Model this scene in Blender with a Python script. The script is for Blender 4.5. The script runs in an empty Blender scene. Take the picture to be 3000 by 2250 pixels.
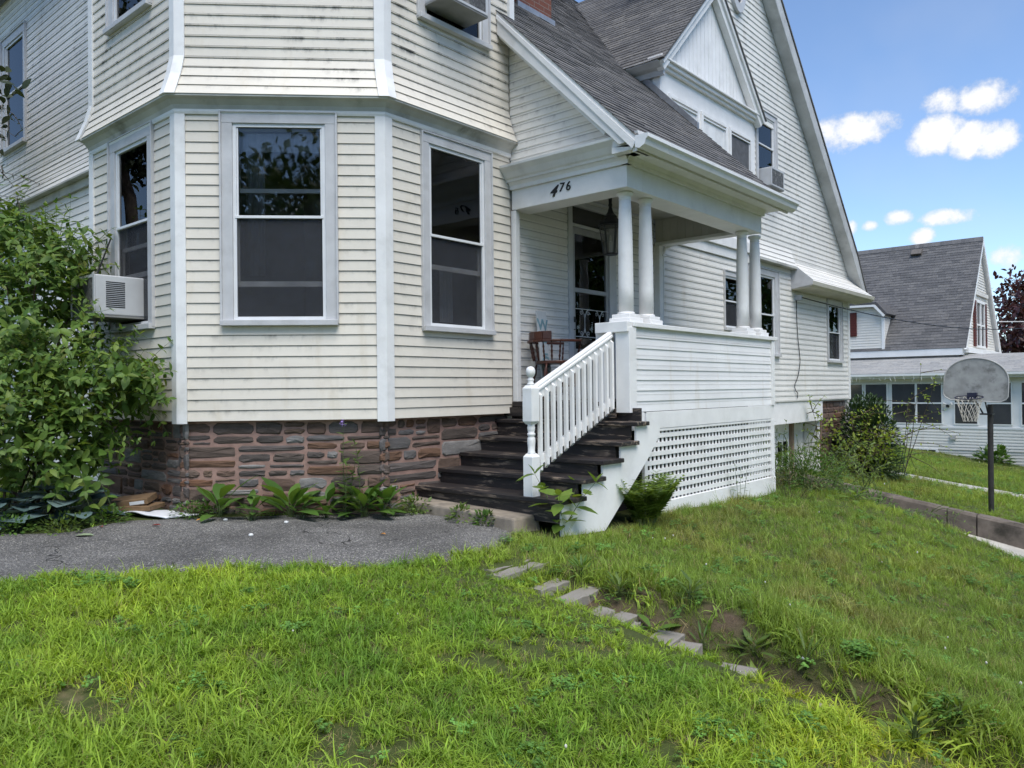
import bpy, bmesh, math, random
import numpy as np
from mathutils import Vector, Matrix, Euler

random.seed(7); rng = np.random.default_rng(11)
scene = bpy.context.scene
COL = scene.collection
R = math.radians

# ------------------------------------------------------------------ camera
CAMZ = 1.30
def cam_axes(yaw, pitch, roll):
    cy, sy = math.cos(yaw), math.sin(yaw)
    f = np.array([-sy*math.cos(pitch), cy*math.cos(pitch), math.sin(pitch)])
    r = np.array([cy, sy, 0.0]); d = np.cross(f, r)
    c, s = math.cos(roll), math.sin(roll)
    return c*r - s*d, s*r + c*d, f
_r, _d, _f = cam_axes(R(40.891), R(0.387), R(-0.617))
cam = bpy.data.cameras.new('camera'); camo = bpy.data.objects.new('camera', cam); COL.objects.link(camo)
cam.sensor_width = 36.0; cam.lens = 27.514; cam.clip_start = 0.05; cam.clip_end = 4000
camo.matrix_world = Matrix(((_r[0], -_d[0], -_f[0], 0), (_r[1], -_d[1], -_f[1], 0), (_r[2], -_d[2], -_f[2], CAMZ), (0, 0, 0, 1)))
scene.camera = camo

# ------------------------------------------------------------------ light
SUN_EL = R(61.0)
SUN_H = Vector((0.87, -0.49, 0)).normalized()          # horizontal direction towards the sun
SUN_DIR = Vector((SUN_H.x*math.cos(SUN_EL), SUN_H.y*math.cos(SUN_EL), math.sin(SUN_EL)))
sl = bpy.data.lights.new('sun', 'SUN'); sl.energy = 2.7; sl.angle = R(42.0); sl.color = (1.0, 0.965, 0.90)
so = bpy.data.objects.new('sun', sl); COL.objects.link(so)
so.rotation_euler = (-SUN_DIR).to_track_quat('-Z', 'Y').to_euler(); so.location = (-8, -4, 14)

world = bpy.data.worlds.new('World'); scene.world = world; world.use_nodes = True
wn = world.node_tree.nodes; wl = world.node_tree.links; wn.clear()
def build_sky():
    out = wn.new('ShaderNodeOutputWorld'); bg = wn.new('ShaderNodeBackground'); bg.inputs['Strength'].default_value = 0.15
    sky = wn.new('ShaderNodeTexSky'); sky.sky_type = 'NISHITA'; sky.sun_disc = False
    sky.sun_elevation = SUN_EL; sky.sun_rotation = math.atan2(SUN_H.x, SUN_H.y)
    sky.altitude = 1500; sky.air_density = 1.0; sky.dust_density = 0.1; sky.ozone_density = 2.8
    tc = wn.new('ShaderNodeTexCoord')
    nrm = wn.new('ShaderNodeVectorMath'); nrm.operation = 'NORMALIZE'; wl.new(tc.outputs['Generated'], nrm.inputs[0])
    sep = wn.new('ShaderNodeSeparateXYZ'); wl.new(nrm.outputs[0], sep.inputs[0])
    def m(op, a, b=None, c=None):
        n = wn.new('ShaderNodeMath'); n.operation = op
        for i, v in enumerate((a, b, c)):
            if v is None: continue
            if isinstance(v, (int, float)): n.inputs[i].default_value = v
            else: wl.new(v, n.inputs[i])
        return n.outputs[0]
    az = m('ARCTAN2', sep.outputs[0], sep.outputs[1]); el = m('ARCSINE', sep.outputs[2])
    # fair-weather cumulus spread all round the sky: the same scatter, broken up by noise, in each sector
    SECT = R(60.0); AZ0 = R(-40.0)
    azs = m('SUBTRACT', az, AZ0)
    azm = m('FLOORED_MODULO', azs, SECT)
    comb = wn.new('ShaderNodeCombineXYZ'); wl.new(azm, comb.inputs[0]); wl.new(el, comb.inputs[1])
    n1 = wn.new('ShaderNodeTexNoise'); n1.inputs['Scale'].default_value = 42; n1.inputs['Detail'].default_value = 6; n1.inputs['Roughness'].default_value = 0.66
    wl.new(nrm.outputs[0], n1.inputs['Vector'])
    n2 = wn.new('ShaderNodeTexNoise'); n2.inputs['Scale'].default_value = 8; n2.inputs['Detail'].default_value = 3
    wl.new(nrm.outputs[0], n2.inputs['Vector'])
    # (azimuth deg, elevation deg, half width deg, half height deg, strength)
    clouds = CLOUDS
    acc = None
    def vm(op, a, b):
        n = wn.new('ShaderNodeVectorMath'); n.operation = op
        for i_, v in enumerate((a, b)):
            if isinstance(v, tuple): n.inputs[i_].default_value = v
            else: wl.new(v, n.inputs[i_])
        return n
    for (a, e, w, h, k) in clouds:
        d = vm('MULTIPLY', vm('SUBTRACT', comb.outputs[0], (R(a)-AZ0, R(e), 0)).outputs[0], (1/R(w*1.12), 1/R(h*1.12), 0)).outputs[0]
        v = m('MULTIPLY_ADD', vm('DOT_PRODUCT', d, d).outputs['Value'], -k, k)
        acc = v if acc is None else m('MAXIMUM', acc, v)
    nz = m('MULTIPLY', m('SUBTRACT', n1.outputs[0], 0.5), 3.6)
    dens = m('ADD', acc, nz)
    ss = wn.new('ShaderNodeMapRange'); ss.interpolation_type = 'SMOOTHSTEP'
    ss.inputs['From Min'].default_value = -0.15; ss.inputs['From Max'].default_value = 1.35
    wl.new(dens, ss.inputs['Value'])
    cov = m('MULTIPLY', ss.outputs[0], m('GREATER_THAN', acc, -1.5))
    # thin veil
    veil = wn.new('ShaderNodeMapRange'); veil.inputs['From Min'].default_value = 0.5; veil.inputs['From Max'].default_value = 0.8; veil.inputs['To Max'].default_value = 0.10
    wl.new(n2.outputs[0], veil.inputs['Value'])
    cov = m('MAXIMUM', m('MULTIPLY', cov, 0.95), veil.outputs[0])
    shade = wn.new('ShaderNodeMapRange'); shade.inputs['From Min'].default_value = 0.0; shade.inputs['From Max'].default_value = 1.4
    shade.inputs['To Min'].default_value = 0.72; shade.inputs['To Max'].default_value = 1.0
    wl.new(dens, shade.inputs['Value'])
    ccol = wn.new('ShaderNodeMix'); ccol.data_type = 'RGBA'
    ccol.inputs['A'].default_value = (0, 0, 0, 1); ccol.inputs['B'].default_value = (4.7, 4.75, 4.9, 1)
    wl.new(shade.outputs[0], ccol.inputs['Factor'])
    mix = wn.new('ShaderNodeMix'); mix.data_type = 'RGBA'
    wl.new(cov, mix.inputs['Factor']); wl.new(sky.outputs[0], mix.inputs['A']); wl.new(ccol.outputs['Result'], mix.inputs['B'])
    wl.new(mix.outputs['Result'], bg.inputs['Color']); wl.new(bg.outputs[0], out.inputs[0])
CLOUDS = [(-17.3, 16.7, 2.90, 0.96, 1.5), (-18.1, 16.5, 1.54, 1.23, 1.3), (-12.2, 15.6, 1.62, 1.30, 1.9), (-10.6, 15.1, 1.45, 1.05, 1.9), (-9.1, 14.9, 1.42, 1.09, 1.7), (-9.6, 17.5, 1.69, 0.95, 1.4), (-11.8, 17.6, 1.17, 0.76, 1.0),
          (-14.4, 10.9, 0.81, 0.51, 1.4), (-11.7, 10.6, 1.58, 0.51, 1.5), (-13.1, 9.5, 0.78, 0.58, 1.5), (-16.2, 10.5, 0.49, 0.36, 1.3), (-17.3, 10.5, 0.38, 0.44, 1.2), (-8.5, 7.9, 0.93, 0.74, 1.2),
          (2, 20, 3.2, 1.8, 1.6), (12, 14, 2.4, 1.2, 1.5), (-30, 24, 3.5, 2.0, 1.5), (6, 33, 4.5, 2.6, 1.5), (-22, 38, 5.0, 3.0, 1.4), (-6, 52, 6, 3.5, 1.3), (-34, 12, 2.0, .9, 1.4)]
build_sky()
world.cycles.sampling_method = 'MANUAL'; world.cycles.sample_map_resolution = 512
scene.view_settings.view_transform = 'Standard'; scene.view_settings.look = 'None'
scene.view_settings.gamma = 1.0; scene.view_settings.use_curve_mapping = False
scene.view_settings.exposure = 0.62
scene.render.engine = 'CYCLES'
scene.cycles.use_denoising = True; scene.cycles.use_adaptive_sampling = True; scene.cycles.adaptive_threshold = 0.02
scene.cycles.max_bounces = 8; scene.cycles.transparent_max_bounces = 16; scene.cycles.diffuse_bounces = 3; scene.cycles.glossy_bounces = 3; scene.cycles.transmission_bounces = 4
scene.cycles.caustics_reflective = False; scene.cycles.caustics_refractive = False

# ------------------------------------------------------------------ helpers
def tag(o, label=None, cat=None, group=None, kind=None):
    if label: o['label'] = label
    if cat: o['category'] = cat
    if group: o['group'] = group
    if kind: o['kind'] = kind
    return o
def wloc(o):
    v = Vector((0, 0, 0))
    while o is not None:
        v += o.location; o = o.parent
    return v
def thing(name, label, cat, loc=(0, 0, 0), rotz=0.0, group=None):
    o = bpy.data.objects.new(name, None); COL.objects.link(o); o.empty_display_size = 0.1
    o.location = loc; o.rotation_euler = (0, 0, rotz)
    return tag(o, label, cat, group)
class MB:
    def __init__(s): s.v = []; s.f = []
    def quad(s, a, b, c, d):
        n = len(s.v); s.v += [tuple(a), tuple(b), tuple(c), tuple(d)]; s.f.append((n, n+1, n+2, n+3)); return s
    def poly(s, pts):
        n = len(s.v); s.v += [tuple(p) for p in pts]; s.f.append(tuple(range(n, n+len(pts)))); return s
    def box(s, x0, y0, z0, x1, y1, z1):
        return s.hexa([(x0, y0, z0), (x1, y0, z0), (x1, y1, z0), (x0, y1, z0), (x0, y0, z1), (x1, y0, z1), (x1, y1, z1), (x0, y1, z1)])
    def hexa(s, p):
        n = len(s.v); s.v += [tuple(q) for q in p]
        s.f += [(n+3, n+2, n+1, n), (n+4, n+5, n+6, n+7), (n, n+1, n+5, n+4), (n+1, n+2, n+6, n+5), (n+2, n+3, n+7, n+6), (n+3, n, n+4, n+7)]
        return s
    def fbox(s, P, t, n, s0, s1, z0, z1, d0, d1):
        """box in a wall frame: s along t, z up, d along the normal"""
        def q(a, z, d): return (P[0]+t[0]*a+n[0]*d, P[1]+t[1]*a+n[1]*d, z)
        return s.hexa([q(s0, z0, d1), q(s1, z0, d1), q(s1, z0, d0), q(s0, z0, d0), q(s0, z1, d1), q(s1, z1, d1), q(s1, z1, d0), q(s0, z1, d0)])
    def prism(s, pts, vec):
        n = len(s.v); k = len(pts); vec = Vector(vec)
        a = [Vector(p) for p in pts]; s.v += [tuple(p) for p in a] + [tuple(p+vec) for p in a]
        s.f.append(tuple(range(n+k-1, n-1, -1))); s.f.append(tuple(range(n+k, n+2*k)))
        for i in range(k): s.f.append((n+i, n+(i+1) % k, n+k+(i+1) % k, n+k+i))
        return s
    def tube(s, pts, r, k=8, cap=True):
        pts = [Vector(p) for p in pts]; rs = r if isinstance(r, (list, tuple)) else [r]*len(pts); n0 = len(s.v)
        up = Vector((0, 0, 1)); 
        for i, p in enumerate(pts):
            d = (pts[min(i+1, len(pts)-1)] - pts[max(i-1, 0)]).normalized()
            a = d.cross(up)
            if a.length < 1e-3: a = d.cross(Vector((1, 0, 0)))
            a.normalize(); b = d.cross(a)
            for j in range(k):
                t = 2*math.pi*j/k; s.v.append(tuple(p + (a*math.cos(t) + b*math.sin(t))*rs[i]))
        for i in range(len(pts)-1):
            for j in range(k):
                s.f.append((n0+i*k+j, n0+i*k+(j+1) % k, n0+(i+1)*k+(j+1) % k, n0+(i+1)*k+j))
        if cap:
            s.f.append(tuple(range(n0+k-1, n0-1, -1))); e = n0+(len(pts)-1)*k; s.f.append(tuple(range(e, e+k)))
        return s
    def lathe(s, prof, c=(0, 0, 0), k=16):
        n0 = len(s.v)
        for (r, z) in prof:
            for j in range(k):
                t = 2*math.pi*j/k; s.v.append((c[0]+r*math.cos(t), c[1]+r*math.sin(t), c[2]+z))
        for i in range(len(prof)-1):
            for j in range(k): s.f.append((n0+i*k+j, n0+i*k+(j+1) % k, n0+(i+1)*k+(j+1) % k, n0+(i+1)*k+j))
        s.f.append(tuple(range(n0+k-1, n0-1, -1))); e = n0+(len(prof)-1)*k; s.f.append(tuple(range(e, e+k)))
        return s
    def mesh(s, name, mat=None, smooth=False):
        me = bpy.data.meshes.new(name); me.from_pydata(s.v, [], s.f); me.update()
        if mat: me.materials.append(mat)
        if smooth: me.polygons.foreach_set('use_smooth', [True]*len(me.polygons))
        return me
def obj(name, mb, mat=None, parent=None, local=False, smooth=False, bevel=0.0, kind=None, autosm=None):
    me = mb if isinstance(mb, bpy.types.Mesh) else mb.mesh(name, mat, smooth)
    o = bpy.data.objects.new(name, me); COL.objects.link(o)
    if parent is not None:
        o.parent = parent
        if not local: o.location = -wloc(parent)
    if bevel > 0:
        b = o.modifiers.new('bevel', 'BEVEL'); b.width = bevel; b.segments = 2; b.limit_method = 'ANGLE'
    if kind: o['kind'] = kind
    return o
def dup(root, loc=None, rot=None, label=None, parent=None, scale=None):
    r = root.copy(); COL.objects.link(r)
    if parent is not None: r.parent = parent
    if loc is not None: r.location = loc
    if rot is not None: r.rotation_euler = rot
    if scale is not None: r.scale = scale
    if label: r['label'] = label
    for ch in list(root.children):
        if ch.name.startswith('__'): continue
        dup(ch, parent=r)
    return r

# ------------------------------------------------------------------ materials
MATS = {}
def nt(name):
    m = bpy.data.materials.new(name); m.use_nodes = True; t = m.node_tree; t.nodes.clear(); MATS[name] = m
    out = t.nodes.new('ShaderNodeOutputMaterial'); return m, t, out
class G:
    """small node-graph writer"""
    def __init__(s, t): s.t = t; s._pos = None
    def n(s, typ, **kw):
        nd = s.t.nodes.new(typ)
        for k, v in kw.items():
            if k in nd.inputs.keys() if hasattr(nd.inputs, 'keys') else False: s.set(nd.inputs[k], v)
            else: setattr(nd, k, v)
        return nd
    def set(s, sock, v):
        if hasattr(v, 'links') or isinstance(v, bpy.types.NodeSocket): s.t.links.new(v, sock)
        else:
            if hasattr(sock.default_value, '__len__') and not hasattr(v, '__len__'): v = (v, v, v)
            if hasattr(v, '__len__') and len(v) == 3 and len(sock.default_value) == 4: v = (*v, 1)
            sock.default_value = v
    def m(s, op, a, b=None, c=None, clamp=False):
        nd = s.t.nodes.new('ShaderNodeMath'); nd.operation = op; nd.use_clamp = clamp
        for i, v in enumerate((a, b, c)):
            if v is not None: s.set(nd.inputs[i], v)
        return nd.outputs[0]
    def pos(s):
        if s._pos is None: s._pos = s.t.nodes.new('ShaderNodeNewGeometry')
        return s._pos.outputs['Position']
    def geo(s):
        s.pos(); return s._pos
    def noise(s, scale, detail=4, rough=0.55, vec=None, stretch=None):
        nd = s.t.nodes.new('ShaderNodeTexNoise'); nd.inputs['Scale'].default_value = scale; nd.inputs['Detail'].default_value = detail; nd.inputs['Roughness'].default_value = rough
        v = vec if vec is not None else s.pos()
        if stretch:
            mp = s.t.nodes.new('ShaderNodeVectorMath'); mp.operation = 'MULTIPLY'; s.t.links.new(v, mp.inputs[0]); mp.inputs[1].default_value = stretch; v = mp.outputs[0]
        s.t.links.new(v, nd.inputs['Vector']); return nd.outputs['Fac']
    def ramp(s, v, a, b, lo=0.0, hi=1.0):
        nd = s.t.nodes.new('ShaderNodeMapRange'); nd.interpolation_type = 'SMOOTHSTEP'
        s.set(nd.inputs['Value'], v)
        for k, x in (('From Min', a), ('From Max', b), ('To Min', lo), ('To Max', hi)): nd.inputs[k].default_value = x
        return nd.outputs[0]
    def mix(s, f, a, b, mode='MIX'):
        nd = s.t.nodes.new('ShaderNodeMix'); nd.data_type = 'RGBA'; nd.blend_type = mode
        s.set(nd.inputs[0], f); s.set(nd.inputs[6], a); s.set(nd.inputs[7], b); return nd.outputs[2]
    def bump(s, h, dist=0.01, strength=0.5):
        nd = s.t.nodes.new('ShaderNodeBump'); nd.inputs['Distance'].default_value = dist; nd.inputs['Strength'].default_value = strength; s.set(nd.inputs['Height'], h); return nd.outputs[0]
    def pbsdf(s, out, color, rough=0.6, normal=None, metal=0.0, spec=0.4, **kw):
        b = s.t.nodes.new('ShaderNodeBsdfPrincipled')
        s.set(b.inputs['Base Color'], color); s.set(b.inputs['Roughness'], rough); s.set(b.inputs['Metallic'], metal); s.set(b.inputs['Specular IOR Level'], spec)
        if normal is not None: s.set(b.inputs['Normal'], normal)
        for k, v in kw.items(): s.set(b.inputs[k.replace('_', ' ')], v)
        s.t.links.new(b.outputs[0], out.inputs[0]); return b
def simple(name, col, rough=0.6, var=0.12, scale=6, bump=0.0, bscale=60, metal=0.0, spec=0.4, stretch=None, dirt=None, dscale=2.0, damt=0.5):
    m, t, out = nt(name); g = G(t)
    n = g.noise(scale, 5, stretch=stretch)
    f = g.ramp(n, 0.25, 0.75, 1-var, 1+var)
    c = g.mix(1.0, col, g.t.nodes.new('ShaderNodeCombineColor').outputs[0], 'MULTIPLY') if False else None
    vm = t.nodes.new('ShaderNodeVectorMath'); vm.operation = 'SCALE'; vm.inputs[0].default_value = col[:3]; t.links.new(f, vm.inputs['Scale'])
    c = vm.outputs[0]
    if dirt:
        dn = g.ramp(g.noise(dscale, 6, 0.65), 0.5, 0.72, 0, damt); c = g.mix(dn, c, dirt)
    nm = g.bump(g.noise(bscale, 4, stretch=stretch), 0.005, bump) if bump > 0 else None
    g.pbsdf(out, c, rough, nm, metal, spec)
    return m
def siding_mat(name, col, mildew=0.5, z0=1.03, st=0.1016, rust=0.0):
    m, t, out = nt(name); g = G(t)
    sep = t.nodes.new('ShaderNodeSeparateXYZ'); t.links.new(g.pos(), sep.inputs[0]); z = sep.outputs[2]
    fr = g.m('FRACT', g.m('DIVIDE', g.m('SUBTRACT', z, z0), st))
    course = g.m('FLOOR', g.m('DIVIDE', g.m('SUBTRACT', z, z0), st))
    # each run weathers a little differently
    cv = t.nodes.new('ShaderNodeCombineXYZ'); t.links.new(course, cv.inputs[2])
    wn_ = t.nodes.new('ShaderNodeTexWhiteNoise'); wn_.noise_dimensions = '1D'; t.links.new(course, wn_.inputs['W'])
    tone = g.m('ADD', 0.965, g.m('MULTIPLY', wn_.outputs['Value'], 0.06))
    patch = g.ramp(g.noise(0.9, 5, 0.6), 0.3, 0.7, 0.92, 1.05)
    vm = t.nodes.new('ShaderNodeVectorMath'); vm.operation = 'SCALE'; vm.inputs[0].default_value = col; t.links.new(g.m('MULTIPLY', tone, patch), vm.inputs['Scale'])
    c = vm.outputs[0]
    # mildew hanging from the laps, in blotches
    blot = g.ramp(g.noise(7.0, 6, 0.7, stretch=(1, 1, 0.6)), 0.46, 0.72)
    big = g.ramp(g.noise(1.1, 3, 0.5), 0.35, 0.65, 0.25, 1.0)
    up = g.ramp(z, 3.6, 5.0, 0.40, 1.25)
    lap = g.m('POWER', fr, 2.2)
    md = g.m('MULTIPLY', g.m('MULTIPLY', g.m('MULTIPLY', blot, lap), g.m('MULTIPLY', big, up)), mildew*1.5, clamp=True)
    c = g.mix(md, c, (0.13, 0.125, 0.11))
    line = g.m('MULTIPLY', g.m('POWER', fr, 13.0), g.ramp(g.noise(2.5, 4, .6), .3, .65, .65, 1.0)); c = g.mix(g.m('MULTIPLY', line, min(.95, mildew+.45)), c, (.09, .085, .075))  # thin shadow under each lap, put into the board colour
    # faint tan run-off
    tan = g.m('MULTIPLY', g.ramp(g.noise(3.0, 5, 0.6, stretch=(1.6, 1.6, 0.35)), 0.55, 0.75), 0.30+rust)
    c = g.mix(tan, c, (0.52, 0.44, 0.31))
    speck = g.ramp(g.noise(70, 3, 0.7), 0.70, 0.76, 0, 0.5)
    c = g.mix(g.m('MULTIPLY', speck, big), c, (0.1, 0.1, 0.09))
    nm = g.bump(g.noise(45, 4, 0.6, stretch=(0.25, 0.25, 1.6)), 0.004, 0.18)
    g.pbsdf(out, c, 0.55, nm, 0, 0.35)
    return m
def wood_paint(name, col, wear=(0.32, 0.25, 0.17), amt=0.6, axis=(0.4, 0.4, 3), thr=0.58):
    m, t, out = nt(name); g = G(t)
    w = g.noise(9, 7, 0.7, stretch=axis); w2 = g.noise(2.2, 3)
    f = g.m('MULTIPLY', g.ramp(w, thr, thr+0.08), g.ramp(w2, 0.45, 0.6, 0.1, amt))
    c = g.mix(g.ramp(g.noise(3, 4), 0.3, 0.7, 0, 0.35), col, tuple(x*0.65 for x in col))
    c = g.mix(f, c, wear)
    nm = g.bump(g.noise(30, 5, 0.6, stretch=axis), 0.004, 0.35)
    g.pbsdf(out, c, 0.55, nm)
    return m
def rand_mat(name, cols, rough=0.85, bump=0.4, bscale=40, var=0.25, stretch=None, spec=0.3, island=True):
    """colour picked per mesh island or per object"""
    m, t, out = nt(name); g = G(t)
    if island: rv = g.geo().outputs['Random Per Island']
    else:
        oi = t.nodes.new('ShaderNodeObjectInfo'); rv = oi.outputs['Random']
    cr = t.nodes.new('ShaderNodeValToRGB'); cr.color_ramp.interpolation = 'CONSTANT'
    el = cr.color_ramp.elements
    while len(el) < len(cols): el.new(0.5)
    for i, c in enumerate(cols): el[i].position = i/len(cols); el[i].color = (*c, 1)
    t.links.new(rv, cr.inputs[0])
    n = g.ramp(g.noise(bscale*0.25, 6, 0.65, stretch=stretch), 0.25, 0.75, 1-var, 1+var)
    vm = t.nodes.new('ShaderNodeVectorMath'); vm.operation = 'SCALE'; t.links.new(cr.outputs[0], vm.inputs[0]); t.links.new(g.m('MULTIPLY', n, 1.35 if 'stone' in name else 1.0), vm.inputs['Scale'])
    nm = g.bump(g.m('ADD', g.noise(bscale, 5, 0.65, stretch=stretch), g.noise(bscale*.3, 4, .7, stretch=stretch)), 0.010, bump)
    g.pbsdf(out, vm.outputs[0], rough, nm, 0, spec)
    return m
def leaf_mat(name, cols, trans=0.35, rough=0.5, inst=False, spec=0.35):
    m, t, out = nt(name); g = G(t)
    if inst:
        a = t.nodes.new('ShaderNodeAttribute'); a.attribute_type = 'INSTANCER'; a.attribute_name = 'tint'; base = a.outputs['Color']
        rv = g.geo().outputs['Random Per Island']
        f = g.m('ADD', 0.72, g.m('MULTIPLY', rv, 0.55))
        vm = t.nodes.new('ShaderNodeVectorMath'); vm.operation = 'SCALE'; t.links.new(base, vm.inputs[0]); t.links.new(f, vm.inputs['Scale']); c = vm.outputs[0]
    else:
        rv = g.geo().outputs['Random Per Island']; oi = t.nodes.new('ShaderNodeObjectInfo')
        rv = g.m('FRACT', g.m('ADD', rv, oi.outputs['Random']))
        cr = t.nodes.new('ShaderNodeValToRGB'); el = cr.color_ramp.elements
        while len(el) < len(cols): el.new(0.5)
        for i, cc in enumerate(cols): el[i].position = i/max(1, len(cols)-1); el[i].color = (*cc, 1)
        t.links.new(rv, cr.inputs[0]); c = cr.outputs[0]
    b = t.nodes.new('ShaderNodeBsdfPrincipled'); g.set(b.inputs['Base Color'], c); b.inputs['Roughness'].default_value = rough; b.inputs['Specular IOR Level'].default_value = spec
    tr = t.nodes.new('ShaderNodeBsdfTranslucent')
    tc = g.mix(1.0, c, (1.25, 1.15, 0.55, 1), 'MULTIPLY'); t.links.new(tc, tr.inputs['Color'])
    mx = t.nodes.new('ShaderNodeMixShader'); mx.inputs[0].default_value = trans
    t.links.new(b.outputs[0], mx.inputs[1]); t.links.new(tr.outputs[0], mx.inputs[2]); t.links.new(mx.outputs[0], out.inputs[0])
    return m
def glass_mat(name, tint=0.8, ior=1.5, rough=0.0):
    m, t, out = nt(name); g = G(t)
    fr = t.nodes.new('ShaderNodeFresnel'); fr.inputs['IOR'].default_value = ior
    w = g.noise(1.7, 2); nm = g.bump(w, 0.02, 0.05)
    t.links.new(nm, fr.inputs['Normal'])
    gl = t.nodes.new('ShaderNodeBsdfGlossy'); gl.inputs['Roughness'].default_value = rough; t.links.new(nm, gl.inputs['Normal'])
    tr = t.nodes.new('ShaderNodeBsdfTransparent'); tr.inputs['Color'].default_value = (tint, tint, tint, 1)
    mx = t.nodes.new('ShaderNodeMixShader'); t.links.new(g.m('MULTIPLY', fr.outputs[0], 1.0, clamp=True), mx.inputs[0]); t.links.new(tr.outputs[0], mx.inputs[1]); t.links.new(gl.outputs[0], mx.inputs[2]); t.links.new(mx.outputs[0], out.inputs[0])
    return m
def screen_mat(name, cov=0.55, col=(0.035, 0.037, 0.042)):
    m, t, out = nt(name); g = G(t)
    d = t.nodes.new('ShaderNodeBsdfDiffuse'); d.inputs[0].default_value = (*col, 1)
    tr = t.nodes.new('ShaderNodeBsdfTransparent'); mx = t.nodes.new('ShaderNodeMixShader')
    t.links.new(g.ramp(g.noise(2.5, 3), 0.3, 0.7, cov-0.05, cov+0.05), mx.inputs[0]); t.links.new(tr.outputs[0], mx.inputs[1]); t.links.new(d.outputs[0], mx.inputs[2]); t.links.new(mx.outputs[0], out.inputs[0])
    return m

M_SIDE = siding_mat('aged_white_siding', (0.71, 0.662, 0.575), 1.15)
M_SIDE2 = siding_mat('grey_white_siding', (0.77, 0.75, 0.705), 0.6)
M_PORCHSHADE = siding_mat('porch_shade_siding', (0.50, 0.435, 0.345), 0.4)  # same siding inside the porch, with the porch shade put into its colour
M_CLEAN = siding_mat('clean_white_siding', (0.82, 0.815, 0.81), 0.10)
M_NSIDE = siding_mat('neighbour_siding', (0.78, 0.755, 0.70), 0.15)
M_TRIM = simple('white_trim_paint', (0.78, 0.775, 0.76), 0.5, 0.06, 4, 0.12, 50, dirt=(0.35, 0.34, 0.31), dscale=3.0, damt=0.25)
M_PORCH = simple('porch_white_paint', (0.82, 0.81, 0.795), 0.5, 0.05, 4, 0.15, 40, dirt=(0.40, 0.38, 0.33), dscale=2.5, damt=0.18)
M_CASE = simple('grey_aluminium_wrap', (0.52, 0.52, 0.525), 0.42, 0.08, 5, 0.08, 40, dirt=(0.30, 0.29, 0.28), dscale=3.5, damt=0.3)
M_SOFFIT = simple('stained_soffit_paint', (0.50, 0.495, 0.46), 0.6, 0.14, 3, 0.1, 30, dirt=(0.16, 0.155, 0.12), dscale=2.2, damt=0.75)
M_SASH = simple('white_sash_paint', (0.70, 0.71, 0.72), 0.45, 0.05, 6)
M_SASHD = simple('old_sash_paint', (0.55, 0.55, 0.53), 0.5, 0.1, 6)
M_GLASS = glass_mat('window_glass', 0.9, 1.52)
M_SCREEN = screen_mat('insect_screen', 0.42, (.065, .068, .076))
M_ROOM = simple('dim_room_paint', (0.34, 0.33, 0.32), 0.8, 0.2, 2)
M_CURT = simple('pale_curtain', (0.55, 0.56, 0.58), 0.9, 0.15, 8, stretch=(6, 6, 0.3))
M_TREAD = wood_paint('worn_dark_step_paint', (0.022, 0.018, 0.018), (0.27, 0.21, 0.16), 0.95, (0.35, 3.0, 3.0), 0.52)
M_CONC = simple('old_concrete', (0.25, 0.21, 0.165), 0.9, 0.25, 8, 0.6, 70, dirt=(0.10, 0.09, 0.07), dscale=3, damt=0.6)
M_CONC2 = simple('dark_mossy_concrete', (0.15, 0.125, 0.105), 0.95, 0.3, 5, 0.7, 30, dirt=(0.03, 0.028, 0.022), dscale=2.2, damt=0.9)
M_CONC3 = simple('pale_concrete_paving', (0.44, 0.42, 0.38), 0.9, 0.15, 3, 0.3, 40)
M_MORTAR = simple('pink_mortar', (0.30, 0.19, 0.155), 0.95, 0.2, 9, 0.5, 60)
M_STONE = rand_mat('foundation_stone', [(0.085, 0.058, 0.045), (0.10, 0.058, 0.038), (0.080, 0.068, 0.063), (0.092, 0.060, 0.046), (0.062, 0.052, 0.047), (0.10, 0.068, 0.050), (0.085, 0.062, 0.050), (0.15, 0.142, 0.135), (0.070, 0.055, 0.047), (0.115, 0.060, 0.036), (0.092, 0.085, 0.082), (0.078, 0.058, 0.048)], 0.9, 0.6, 34, 0.3, (0.6, 0.6, 2.2), island=False)
M_IRON = simple('black_iron', (0.02, 0.02, 0.022), 0.45, 0.2, 8, metal=0.3)
M_BLACK = simple('black_plastic', (0.015, 0.015, 0.017), 0.5, 0.2, 8)

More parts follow.
